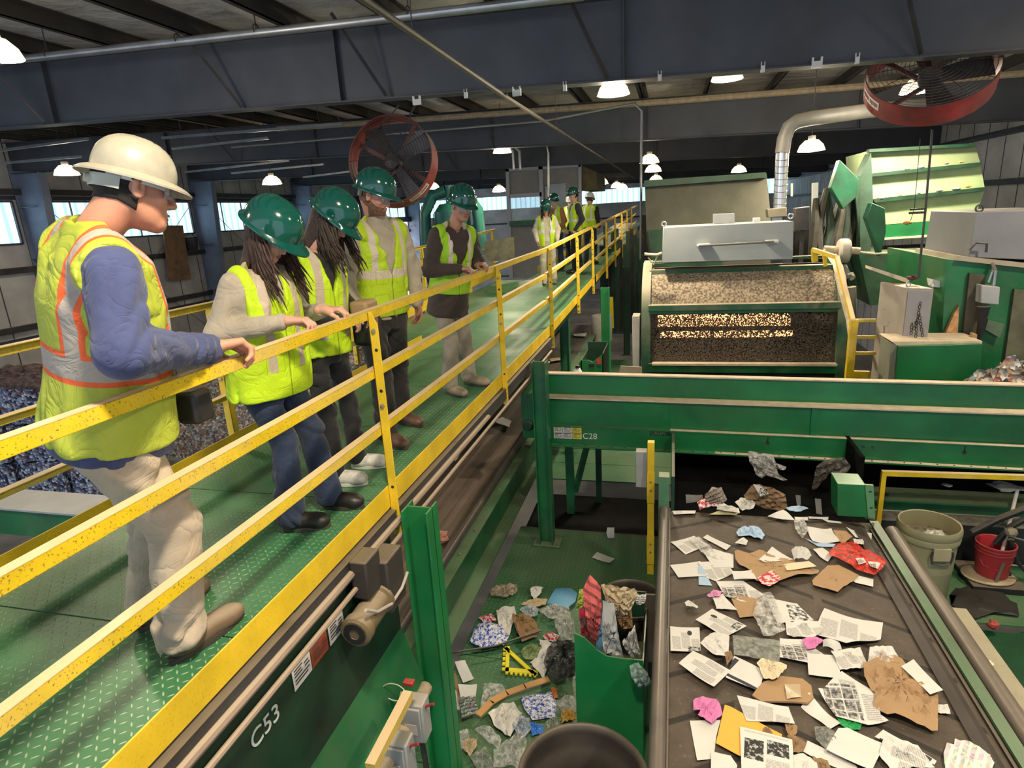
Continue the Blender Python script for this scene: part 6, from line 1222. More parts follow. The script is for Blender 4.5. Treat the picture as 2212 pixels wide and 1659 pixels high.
# yellow foam mat offcut: a triangle frame with toothed edges
T = lambda q: at(T5[0]+q[0]*T5[2], T5[1]+q[1]*T5[2], 'z', -2.42)
A_, B__, C_ = T((555, 712)), T((800, 932)), T((545, 908)); mb = MB()
def edge_bar(p, q, w, teeth):
    d = (q-p); L = np.linalg.norm(d); d /= L; n_ = np.cross([0, 0, 1], d)
    if np.dot(n_, (A_+B__+C_)/3-p) < 0: n_ = -n_
    mb.box(tuple((p+q)/2+n_*w/2), (L, w, .014), np.array([d, n_, [0, 0, 1]]).T)
    for i in range(teeth): mb.box(tuple(p+d*L*(i+.5)/teeth-n_*.012), (L/teeth*.5, .03, .014), np.array([d, n_, [0, 0, 1]]).T)
edge_bar(A_, C_, .035, 5); edge_bar(C_, B__, .05, 7); edge_bar(A_, B__, .035, 0)
mb.build('foam_mat_corner', pmat('yellow_foam', (.78, .66, .02), 'blank', .7), label='bright yellow toothed foam mat corner in the floor litter', cat='foam', smooth=0)
pts = [T(q)+np.array([0, 0, .06]) for q in ((340, 1295), (440, 1190), (560, 1120), (700, 1070), (880, 1010))]
mb = MB()
for a, b_ in zip(pts[:-1], pts[1:]): mb.beam(a, b_+(b_-a)*.05, .06, .012)
mb.build('bent_wooden_strip', pmat('wood_strip', (.50, .27, .10), 'blank', .6), label='long bent brown wooden strip across the floor litter', cat='strip', smooth=0)
MB().tube([T((140, 815))+np.array([0, 0, .08]), T((480, 760))+np.array([0, 0, .08]), T((830, 655))+np.array([0, 0, .1])], .009, 8).build('metal_rod', DGREY, label='thin grey rod lying across the floor litter', cat='rod')
# green hopper box full of rags
e = E_('rag_hopper', (-.4, 3.7, -2.44), 'green steel box full of rags left of the paper belt', 'bin')
MB().prism(xz([(1240, 1368), (1262, 1378), (1290, 1405), (1310, 1418), (1340, 1423), (1390, 1427), (1389, 1660), (1250, 1640)], 3.7), 'y', 3.7, 3.712).build('front_plate', GRNB, parent=e, smooth=0)
MB().bb((-.65, 3.712, -2.44), (-.64, 4.5, -1.75)).build('left_plate', GRN, parent=e, smooth=0); MB().bb((-.17, 3.712, -2.44), (-.16, 4.5, -1.55)).build('right_plate', GRN, parent=e, smooth=0)
MB().bb((-.64, 4.49, -2.44), (-.17, 4.5, -1.5)).bb((-.64, 3.72, -2.0), (-.17, 4.49, -1.98)).build('inner_plates', DGRN, parent=e, smooth=0)
RG = [
('striped_towel', 'coral red striped towel standing up out of the green box', [(1165, 210), (1215, 122), (1300, 190), (1315, 310), (1300, 520), (1280, 692), (1245, 640), (1215, 520), (1190, 400)], pmat('red_striped_towel', (.66, .13, .12), 'stripe'), 3.98, {'crumple': .05, 'mound': .08}),
('yellow_mop', 'yellow-green mop fringe left of the red towel', [(1105, 410), (1130, 240), (1190, 250), (1185, 370), (1140, 385)], pmat('lime_mop', (.50, .58, .10)), 4.02, {'crumple': .05}),
('dark_rag', 'dark mottled rag under the yellow mop fringe', [(1130, 400), (1192, 352), (1222, 692), (1180, 680), (1150, 620)], pmat('mottled_rag', (.16, .07, .06), 'redp'), 3.94, {'crumple': .05}),
('cream_cloth', 'creased cream cloth draped at the top of the green box', [(1300, 190), (1400, 178), (1560, 213), (1587, 260), (1500, 422), (1420, 462), (1370, 332)], TANC, 4.10, {'crumple': .08, 'mound': .05}),
('tan_rag', 'stained tan rag hanging below the cream cloth', [(1420, 462), (1532, 360), (1547, 540), (1470, 552)], BRN, 4.05, {'crumple': .05}),
('grey_cloth', 'grey cloth hanging down the front of the green box', [(1310, 330), (1400, 350), (1440, 560), (1482, 792), (1330, 782), (1312, 600)], GRC, 3.86, {'crumple': .05, 'mound': .04}),
('blue_cloth', 'blue cloth strip between the red towel and the grey cloth', [(1253, 722), (1295, 440), (1342, 320), (1335, 600), (1332, 784)], BLC, 3.92, {'crumple': .04}),
('clear_bottles', 'clear plastic bottles squeezed at the right of the green box', [(1470, 602), (1560, 520), (1622, 700), (1570, 792), (1500, 700)], CLR, 3.9, {'crumple': .06, 'mound': .05}),
('white_rag', 'small white rag at the right rim of the green box', [(1560, 290), (1650, 290), (1640, 362), (1570, 372)], WHC, 4.2, {'crumple': .03}),
('hanging_clear_bag', 'clear bag with a teal scrap hanging on the right corner of the green box', [(1520, 822), (1590, 805), (1660, 870), (1692, 960), (1620, 1005), (1540, 900)], film('teal_clear', (.42, .55, .50), .6), 3.66, {'crumple': .05, 'mound': .03}),
]
for nm, lab, pts, mt, y, kw in RG: litter(nm, lab, pts, mt, V_(y), T=T5, **kw)
slab([(T5[0]+x*T5[2], T5[1]+y*T5[2]) for x, y in ((1640, 305), (1727, 310), (1707, 837), (1612, 830))], 4.35, .02).build('brown_plate', P('grimy_brown_plate', (.09, .07, .055), .7, dust=.3), label='grimy brown plate standing behind the rags beside the belt', cat='plate', bev=.003)
# round bins
BN = P('black_bin_plastic', (.045, .038, .034), .5, dust=.6, dustcol=(.20, .16, .12), mottle=.3)
def rbin(c_, r, h, lab):
    MB().lathe([(.001, 0), (r*.8, 0), (r*.82, .02), (r*.97, h-.04), (r*1.03, h-.035), (r*1.04, h-.005), (r, h), (r*.96, h-.01), (r*.93, h-.05), (r*.90, h-.17), (r*.87, h-.18), (r*.77, .05), (.001, .05)], c_, 48).build('round_bin', BN, label=lab, cat='bin', smooth=50)
rbin((-.49, 2.93, -2.44), .385, .69, 'big round black bin cut off by the bottom edge')
rbin((-.31, 4.72, -2.44), .27, .72, 'round black bin half hidden behind the rags by the paper belt')
# things on the brown belts
q = at(950, 1166, 'z', -1.40); blob(MB(), q+np.array([0, 0, .035]), .085, 77, .55, 8, 6).build('crumpled_carton', pmat('orange_white_carton', (.66, .50, .34), 'redp'), label='crumpled orange and white carton alone on the brown belt', cat='carton', smooth=0)
for i, (pg, mt, z, lab) in enumerate([([(1068, 912), (1085, 903), (1105, 912), (1100, 925), (1080, 918)], PW, -1.44, 'white torn paper on the brown belt under the walkway post'), ([(972, 988), (982, 978), (994, 984), (984, 998)], CR, -1.2, 'cream scrap stuck on the ledge below the toe board'),
    ([(1208, 722), (1220, 722), (1222, 729), (1212, 728)], ORG, -1.46, 'orange scrap on the rear dark belt'), ([(1238, 722), (1268, 721), (1264, 728), (1240, 727)], PW, -1.46, 'white scrap on the rear dark belt between the green columns'),
    ([(1186, 776), (1218, 774), (1218, 779), (1190, 782)], TANC, -1.46, 'tan scrap on the rear dark belt left of the column'), ([(1172, 784), (1188, 781), (1188, 786), (1174, 787)], PW, -1.46, 'small pale scrap left of the tan scrap on the rear belt')]):
    litter('belt_scrap', lab, pg, mt, ('z', z), crumple=.02, cat='scrap', n=14, rings=3)
litter('yellow_scrap', 'tiny yellow scrap on the ledge right of the belt', [(2116, 1418), (2122, 1421), (2131, 1432), (2124, 1430)], pmat('yellow_bit', (.8, .6, .05)), ('z', ZB-.08), crumple=.01, cat='scrap', n=10, rings=2)
litter('white_crust', 'tiny white crust on the ledge beside the yellow scrap', [(2132, 1430), (2140, 1429), (2147, 1442), (2134, 1442)], pmat('cream_bit', (.7, .62, .45)), ('z', ZB-.08), crumple=.015, cat='scrap', n=10, rings=2)
# ================================================================ people
def nrm_(v): v = np.array(v, float); return v/(np.linalg.norm(v)+1e-12)
def cap(a, b, ra, rb=None):
    a = np.array(a, float); b = np.array(b, float); rb = ra if rb is None else rb; ab = b-a; L = max(ab @ ab, 1e-9)
    def f(Q):
        t = np.clip((Q-a) @ ab/L, 0, 1); return np.linalg.norm(Q-a-t[:, None]*ab, axis=1)-(ra+(rb-ra)*t)
    return f
def ell(c, R, r):
    c = np.array(c, float); r = np.array(r, float)
    def f(Q):
        q = (Q-c) @ R; k0 = np.linalg.norm(q/r, axis=1); k1 = np.linalg.norm(q/(r*r), axis=1); return k0*(k0-1)/np.maximum(k1, 1e-9)
    return f
def smin2(a, b, k): h = np.clip(.5+.5*(b-a)/k, 0, 1); return b+(a-b)*h-k*h*(1-h)
def U(k, *fs):
    def f(Q):
        d = fs[0](Q)
        for g in fs[1:]: d = smin2(d, g(Q), k)
        return d
    return f
def loft(o, R, zs, a, b, c=None, ex=2.3, z0=None, z1=None, cap_r=.03):
    """elliptic torso column along the frame's third axis"""
    o = np.array(o, float); zs = np.array(zs); c = np.zeros(len(zs)) if c is None else np.array(c); z0 = zs[0] if z0 is None else z0; z1 = zs[-1] if z1 is None else z1
    def f(Q):
        q = (Q-o) @ R; z = q[:, 2]; A = np.interp(z, zs, a); B = np.interp(z, zs, b); Cc = np.interp(z, zs, c)
        s = (np.abs(q[:, 0]/A)**ex+np.abs((q[:, 1]-Cc)/B)**ex)**(1/ex); d = (s-1)*np.minimum(A, B); e_ = np.maximum(z0-z, z-z1)
        return -smin2(-d, -e_, cap_r)
    return f
def snet(f, lo, hi, h):
    lo = np.array(lo, float); hi = np.array(hi, float); B = 8; nb = np.maximum(1, np.ceil((hi-lo)/(h*B)).astype(int)); n = nb*B+1
    V = np.full(n, 1.0); ci = np.stack(np.meshgrid(*[np.arange(k) for k in nb], indexing='ij'), -1).reshape(-1, 3); cc = lo+(ci+.5)*B*h
    dc = f(cc); rad = B*h*.87+.03
    off = np.stack(np.meshgrid(*[np.arange(B+1)]*3, indexing='ij'), -1).reshape(-1, 3)
    for i in range(len(ci)):
        sl = tuple(slice(ci[i][a]*B, ci[i][a]*B+B+1) for a in range(3))
        if abs(dc[i]) > rad: V[sl] = np.where(V[sl] == 1.0, np.sign(dc[i])*.5, V[sl]); continue
    act = np.where(np.abs(dc) <= rad)[0]
    for s_ in range(0, len(act), 400):
        a_ = act[s_:s_+400]; Q = (lo+(ci[a_][:, None, :]*B+off[None])*h).reshape(-1, 3); D = f(Q).reshape(len(a_), B+1, B+1, B+1)
        for j, i in enumerate(a_): V[tuple(slice(ci[i][a]*B, ci[i][a]*B+B+1) for a in range(3))] = D[j]
    V[0] = V[-1] = 1; V[:, 0] = V[:, -1] = 1; V[:, :, 0] = V[:, :, -1] = 1
    ins = V < 0; c8 = sum(ins[x:n[0]-1+x, y:n[1]-1+y, z:n[2]-1+z].astype(np.int8) for x in (0, 1) for y in (0, 1) for z in (0, 1))
    cells = np.argwhere((c8 > 0) & (c8 < 8)); idx = np.full(tuple(n-1), -1); idx[tuple(cells.T)] = np.arange(len(cells))
    acc = np.zeros((len(cells), 3)); cnt = np.zeros(len(cells)); cor = [np.array((x, y, z)) for x in (0, 1) for y in (0, 1) for z in (0, 1)]
    for a in cor:
        for ax in range(3):
            if a[ax]: continue
            b = a.copy(); b[ax] = 1; va = V[tuple((cells+a).T)]; vb = V[tuple((cells+b).T)]; m = (va < 0) != (vb < 0)
            t = np.where(m, va/(va-vb+1e-15), 0); p = a[None]+t[:, None]*(b-a)[None]; acc[m] += p[m]; cnt[m] += 1
    vs = lo+(cells+acc/np.maximum(cnt, 1)[:, None])*h; fs = []
    for ax in range(3):
        o1, o2 = [(1, 2), (2, 0), (0, 1)][ax]; sa = [slice(None)]*3; sb = [slice(None)]*3; sa[ax] = slice(0, n[ax]-1); sb[ax] = slice(1, n[ax]); A = ins[tuple(sa)]; Bb = ins[tuple(sb)]
        e_ = np.argwhere(A != Bb); e_ = e_[(e_[:, o1] > 0) & (e_[:, o2] > 0) & (e_[:, o1] < n[o1]-1) & (e_[:, o2] < n[o2]-1)]
        fl = A[tuple(e_.T)]; u = np.zeros(3, int); w = np.zeros(3, int); u[o1] = 1; w[o2] = 1
        q = np.stack([idx[tuple((e_-u-w).T)], idx[tuple((e_-w).T)], idx[tuple(e_.T)], idx[tuple((e_-u).T)]], 1); q[~fl] = q[~fl][:, ::-1]; fs.append(q)
    fs = np.concatenate(fs); fs = fs[(fs >= 0).all(1)]; return vs, fs
def mesh_of(parts, name, mats, parent, frame=None, matfn=None, iters=1):
    """join surface-net results into ONE mesh object; frame stores garment coordinates for the shader"""
    V = []; F = []; n = 0
    for v, f in parts: V.append(v); F.append(f+n); n += len(v)
    V = np.concatenate(V); F = np.concatenate(F)
    me = bpy.data.meshes.new(name); me.vertices.add(len(V)); me.vertices.foreach_set('co', V.ravel().astype(np.float32)); me.loops.add(len(F)*4); me.polygons.add(len(F))
    me.loops.foreach_set('vertex_index', F.ravel().astype(np.int32)); me.polygons.foreach_set('loop_start', np.arange(0, len(F)*4, 4, dtype=np.int32)); me.update(calc_edges=True); me.validate()
    for m_ in (mats if isinstance(mats, (list, tuple)) else [mats]): me.materials.append(m_)
    if frame is not None:
        o, R = frame; at_ = me.attributes.new('tc', 'FLOAT_VECTOR', 'POINT'); at_.data.foreach_set('vector', ((V-np.array(o)) @ R).ravel().astype(np.float32))
    me.shade_smooth(); ob = bpy.data.objects.new(name, me); COL.objects.link(ob)
    if iters: sm = ob.modifiers.new('smooth', 'SMOOTH'); sm.factor = .5; sm.iterations = iters
    ob.parent = parent; ob.matrix_parent_inverse = Matrix.Translation(-parent.location); return ob
def bounds(pts, m): P_ = np.array(pts); return P_.min(0)-m, P_.max(0)+m
def wrinkle(f, amp, k, ph=0, ax=(0, 0, 1), sc=55):
    ax = nrm_(ax)
    def g(Q):
        d = f(Q); near = np.abs(d) < .05; w = np.zeros(len(Q)); q = Q[near]
        if len(q):
            s_ = q @ ax; t_ = sc*.55*s_+2.6*np.sin(q[:, 0]*17+ph)+2.2*np.sin(q[:, 1]*15+ph*2)+1.7*np.sin(q[:, 2]*12+ph); m_ = np.clip(.35+.9*np.sin(q[:, 2]*8+q[:, 0]*11+q[:, 1]*6+ph*3), 0, 1.2); w[near] = (np.abs(np.sin(t_))**.6-.75)*-amp*1.6*m_+amp*.4*np.sin(sc*1.3*s_+2*np.sin(q[:, 1]*25+ph))*m_
        return d+w
    return g
def skin(name, c):
    m, nt, b = newmat(name); n_ = coord(nt); cc = mix_(nt, ramp_(nt, noise_(nt, 22, 4, n_), .3, .7), tuple(v*.86 for v in c), c); lk(nt, cc, b.inputs['Base Color']); b.inputs['Roughness'].default_value = .48
    b.inputs['Subsurface Weight'].default_value = .12; b.inputs['Subsurface Radius'].default_value = (.02, .008, .004); b.inputs['Subsurface Scale'].default_value = .3; bump_(nt, b, noise_(nt, 160, 2, n_), .08, .002); return m
SK1, SK2, SK3 = skin('skin_warm', (.62, .29, .19)), skin('skin_fair', (.64, .36, .27)), skin('skin_ruddy', (.48, .24, .16))
def wr_(nt, n_):
    n = nd(nt, 'TexNoise'); n.inputs['Scale'].default_value = 7; n.inputs['Detail'].default_value = 3; n.inputs['Distortion'].default_value = 1.6; lk(nt, n_, n.inputs['Vector'])
    return math_(nt, 'POWER', math_(nt, 'ABSOLUTE', math_(nt, 'SUBTRACT', n.outputs['Fac'], .5)), .55)
def cloth(name, c, rough=.85, sc=260, b_=.25, mott=.10):
    if name in _M: return _M[name]
    m, nt, b = newmat(name); n_ = coord(nt); cc = mix_(nt, ramp_(nt, noise_(nt, 7, 4, n_), .3, .7), tuple(v*(1-mott*1.5) for v in c), tuple(min(1, v*(1+mott)) for v in c)); lk(nt, cc, b.inputs['Base Color']); b.inputs['Roughness'].default_value = rough
    b.inputs['Sheen Weight'].default_value = .15; bump_(nt, b, math_(nt, 'ADD', math_(nt, 'MULTIPLY', wr_(nt, n_), 1.0), math_(nt, 'MULTIPLY', noise_(nt, sc, 2, n_), .06)), .34, .03); _M[name] = m; return m
def vest_mat(name, col, band=None, vert=(.085, .135), orange=False, back=True, silver=(.56, .50, .42), wtop=.30):
    m, nt, b = newmat(name); a = nd(nt, 'Attribute'); a.attribute_name = 'tc'; s = nd(nt, 'SeparateXYZ'); lk(nt, a.outputs['Vector'], s.inputs[0]); u = math_(nt, 'ABSOLUTE', s.outputs[0]); v, w = s.outputs[1], s.outputs[2]; n_ = coord(nt)
    def between(x, p, q): return math_(nt, 'MULTIPLY', math_(nt, 'GREATER_THAN', x, p), math_(nt, 'LESS_THAN', x, q))
    cc = mix_(nt, ramp_(nt, noise_(nt, 6, 4, n_), .3, .7), tuple(q*.82 for q in col), col); ob = 0.0; sb = 0.0
    masks = []
    if band: masks.append((between(w, *band), between(w, band[0]-.018, band[1]+.018)))
    if vert:
        lim = math_(nt, 'GREATER_THAN', w, band[1] if band else -.02)
        masks.append((math_(nt, 'MULTIPLY', between(u, *vert), lim), math_(nt, 'MULTIPLY', between(u, vert[0]-.016, vert[1]+.016), lim)))
    if orange:
        for _, o_ in masks: cc = mix_(nt, o_, cc, (.85, .13, .03))
    sil = None
    for s_, _ in masks: cc = mix_(nt, s_, cc, silver); sil = s_ if sil is None else math_(nt, 'MAXIMUM', sil, s_)
    zp = math_(nt, 'MULTIPLY', math_(nt, 'LESS_THAN', u, .004), math_(nt, 'GREATER_THAN', v, 0)); cc = mix_(nt, math_(nt, 'MULTIPLY', zp, .7), cc, tuple(q*.25 for q in col))
    # pocket flap seams on the front
    for (a0, a1, b0, b1) in ((.03, .13, -.02, .10), (.03, .12, .17, .27)):
        o_ = math_(nt, 'MULTIPLY', between(u, a0, a1), between(w, b0, b1)); i_ = math_(nt, 'MULTIPLY', between(u, a0+.003, a1-.003), between(w, b0+.003, b1-.003))
        cc = mix_(nt, math_(nt, 'MULTIPLY', math_(nt, 'MULTIPLY', math_(nt, 'SUBTRACT', o_, i_), math_(nt, 'GREATER_THAN', v, 0)), .6), cc, tuple(q*.4 for q in col))
    lk(nt, cc, b.inputs['Base Color']); b.inputs['Roughness'].default_value = .65; bump_(nt, b, math_(nt, 'ADD', wr_(nt, n_), math_(nt, 'MULTIPLY', noise_(nt, 300, 2, n_), .05)), .34, .03)
    return m
HATG = P('helmet_green', (.003, .078, .060), .14, mottle=.03, coat=.6, kind='obj'); HATW = P('helmet_ivory', (.36, .34, .275), .38, mottle=.08, ms=20, dust=.25, dustcol=(.42, .36, .27))
def hat(hc, R, mat, full, parent, tilt=0.0, s=1.0, bs=1.0):
    ct, st = math.cos(tilt), math.sin(tilt); R = R @ np.array([[1, 0, 0], [0, ct, st], [0, -st, ct]])   # peak down
    T = lambda q: np.array(hc)+R @ np.array(q)
    n = 48; rows = []
    a, b, h = .111*s, .137*s, .128*s; z0 = .045*s
    def ridge(x, y, z): 
        k_ = math.exp(-(x/.02)**2)*.005+math.exp(-((abs(x)-.045)/.012)**2)*(.0025 if full else .0015); return k_
    for i in range(15):
        ph = math.pi/2*i/14; r = math.sin(ph)**.86 if i else 0; z = z0+h*max(0, math.cos(ph))**.92; row = []
        for k in range(n):
            t = 2*math.pi*k/n; x, y = a*r*math.cos(t), b*r*math.sin(t)-.004; row.append(T((x, y, z+ridge(x, y, z)*min(1, math.cos(ph)*2+.15))))
        rows.append(row)
    def bw(t):
        fr_ = max(0, math.sin(t))
        return (.030+.026*fr_**2+.012*max(0, -math.sin(t))**2)*s if full else (.010+.052*fr_**5+.006*max(0, -math.sin(t))**2)*s
    for q, dz in ((.0, -.004), (.25, -.006), (.6, -.012), (1.0, -.024 if full else -.016), (1.0, -.030 if full else -.022)):
        row = []
        for k in range(n):
            t = 2*math.pi*k/n; w = bw(t)*q; row.append(T(((a+w)*math.cos(t), (b+w)*math.sin(t)-.004, z0+dz*(1 if q else 1)-(.012*max(0, math.sin(t))*q if not full else 0))))
        rows.append(row)
    for q, dz in ((.6, -.020), (.0, -.012)):
        rows.append([T(((a-.003+bw(2*math.pi*k/n)*q)*math.cos(2*math.pi*k/n), (b-.003+bw(2*math.pi*k/n)*q)*math.sin(2*math.pi*k/n)-.004, z0+dz)) for k in range(n)])
    for i in range(13, -1, -1):
        ph = math.pi/2*i/14; r = math.sin(ph)**.86 if i else 0; z = z0-.003+(h-.003)*max(0, math.cos(ph))**.92; rows.append([T(((a-.004)*r*math.cos(2*math.pi*k/n), (b-.004)*r*math.sin(2*math.pi*k/n)-.004, z)) for k in range(n)])
    mb = MB(); m_ = len(rows); mb.add([p for r_ in rows for p in r_], [(i*n+k, i*n+(k+1) % n, (i+1)*n+(k+1) % n, (i+1)*n+k) for i in range(m_-1) for k in range(n)])
    ht = mb.build('hard_hat', mat, parent=parent, smooth=40)
    # suspension band and rear ratchet
    bd = MB(); ba, bb_ = .085*bs, .103*bs
    bd.sheet([[T((ba*math.cos(t), bb_*math.sin(t)-.006, zz)) for zz in (z0-.035, z0-.008)] for t in np.linspace(0, 2*math.pi, 33)], .002)
    bd.build('suspension_band', WHITE if full else BLACK, parent=ht)
    rt = MB().sheet([[T((ba*1.05*math.cos(t), bb_*1.06*math.sin(t)-.006, zz)) for zz in (z0-.068, z0-.03)] for t in np.linspace(math.pi*1.14, math.pi*1.86, 14)], .004)
    rt.lathe([(.001, .016), (.014, .016), (.016, 0)], T((0, -bb_*1.07, z0-.048)), 14, R @ basis((0, -1, 0))); rt.build('ratchet_strap', P('ratchet_pale', (.45, .47, .40), .5) if full else BLACK, parent=ht)
    if full:
        vt = MB()
        for (x, y) in ((.022, .06), (.022, .085), (.024, .035), (-.022, .06), (-.022, .085)):
            rr_ = math.hypot(x/a, y/b); zz = z0+h*math.sqrt(max(0, 1-rr_**2.3))*1.0; nn = nrm_(R @ np.array([x/a**2, y/b**2, (zz-z0)/h**2])); vt.lathe([(.001, .002), (.005, .002), (.005, -.002)], T((x, y, zz+.002)), 8, basis(nn))
        vt.build('vent_hole', BLACK, parent=ht)
    else:
        for sx in (-1, 1): MB().lathe([(.001, .004), (.004, .003), (.005, 0)], T((sx*a*1.0, .03, z0+.012)), 8, R @ basis((sx, 0, .1))).build('side_stud', STEEL, parent=ht)
    return ht
def head_sdf(hc, R, NB, sex='m', s=1.0, eye=True):
    T = lambda q: np.array(hc)+R @ (np.array(q, float)*s); E = lambda c, r: ell(T(c), R, np.array(r)*s); C = lambda p, q, a, b=None: cap(T(p), T(q), a*s, (b if b is not None else a)*s)
    f = U(.022*s, E((0, -.012, .022), (.075, .095, .098)), E((0, .028, -.040), (.060, .062, .085)), C((-.042, -.005, -.058), (-.018, .062, -.098), .022, .018), C((.042, -.005, -.058), (.018, .062, -.098), .022, .018), E((0, .070, -.100), (.024, .022, .022)))
    f = U(.010*s, f, E((.040, .062, -.030), (.022, .020, .020)), E((-.040, .062, -.030), (.022, .020, .020)), C((-.034, .078, .020), (.034, .078, .020), .010), C((0, .086, .004), (0, .108, -.034), .008, .012), C((-.010, .096, -.040), (.010, .096, -.040), .0085), C((-.018, .084, -.066), (.018, .084, -.066), .0075), C((-.014, .082, -.078), (.014, .082, -.078), .0075))
    f = U(.005*s, f, E((.077, -.004, -.012), (.009, .019, .031)), E((-.077, -.004, -.012), (.009, .019, .031)), E((.080, -.010, .004), (.010, .012, .014)), E((-.080, -.010, .004), (.010, .012, .014)))
    so = [E((sx*.031, .094, -.002), (.016, .013, .010)) for sx in (-1, 1)]+[E((sx*.086, .002, -.010), (.006, .008, .014)) for sx in (-1, 1)]+[C((-.020, .098, -.072), (.020, .098, -.072), .0022)]
    nr = .060 if sex == 'm' else .046; nk = cap(T((0, -.028, -.045)), NB, nr*s, (nr-.004)*s)
    def g(Q):
        d = f(Q)
        for q in so: d = np.maximum(d, -q(Q)) if True else d
        return smin2(d, nk(Q), .025)
    return g
def hand_sdf(W, d, n, thumb=1, curl=(35, 55, 35), s=1.0, spread=.06):
    """palm, four fingers of different lengths and a thumb; d to the knuckles, n out of the palm; thumb=+1 on the side cross(n, d)"""
    W = np.array(W, float); d = nrm_(d); n = np.array(n, float); n = nrm_(n-d*(n @ d)); sd = np.cross(n, d)*thumb; fs = []; pts = [W]
    kn = [W+d*(.086-.004*abs(i-1.2))*s+sd*(.030-.0205*i)*s-n*(.004-.002*abs(i-1.5))*s for i in range(4)]
    for i in range(4): fs.append(cap(W+sd*(.016-.011*i)*s+d*.006*s, kn[i], .0155*s, .0115*s))
    fs.append(cap(W-d*.03*s, W+d*.012*s, .0250*s, .0235*s)); palm = U(.014*s, *fs)
    out = []
    for i in range(4):
        L = np.array([(.040, .026, .021), (.045, .029, .022), (.042, .027, .021), (.033, .021, .019)][i])*s; p = kn[i]; a = 0; dr0 = nrm_(d+sd*(1.2-i)*spread); chain = []
        for j in range(3):
            a += math.radians(curl[j]+(3*i if j == 0 else 0)); dr = dr0*math.cos(a)+n*math.sin(a); q = p+dr*L[j]; chain.append(cap(p, q, (.0102-.0010*j)*s*(.9 if i == 3 else 1), (.0094-.0012*j)*s*(.9 if i == 3 else 1))); p = q; pts.append(q)
        out.append(U(.004*s, *chain))
    t0 = W+d*.020*s+sd*.022*s+n*.008*s; t1 = t0+nrm_(d*.75+sd*.65+n*.35)*.040*s; t2 = t1+nrm_(d*.90+sd*.20+n*.55)*.030*s; t3 = t2+nrm_(d*.8-sd*.05+n*.7)*.022*s
    th = U(.008*s, cap(t0, t1, .0165*s, .0125*s), cap(t1, t2, .0118*s, .0105*s), cap(t2, t3, .0102*s, .0082*s)); pts += [t1, t2, t3]
    def f(Q):
        dd = palm(Q); dd = smin2(dd, th(Q), .009*s)
        for o_ in out: dd = smin2(dd, o_(Q), .0045*s)
        return dd
    return f, pts
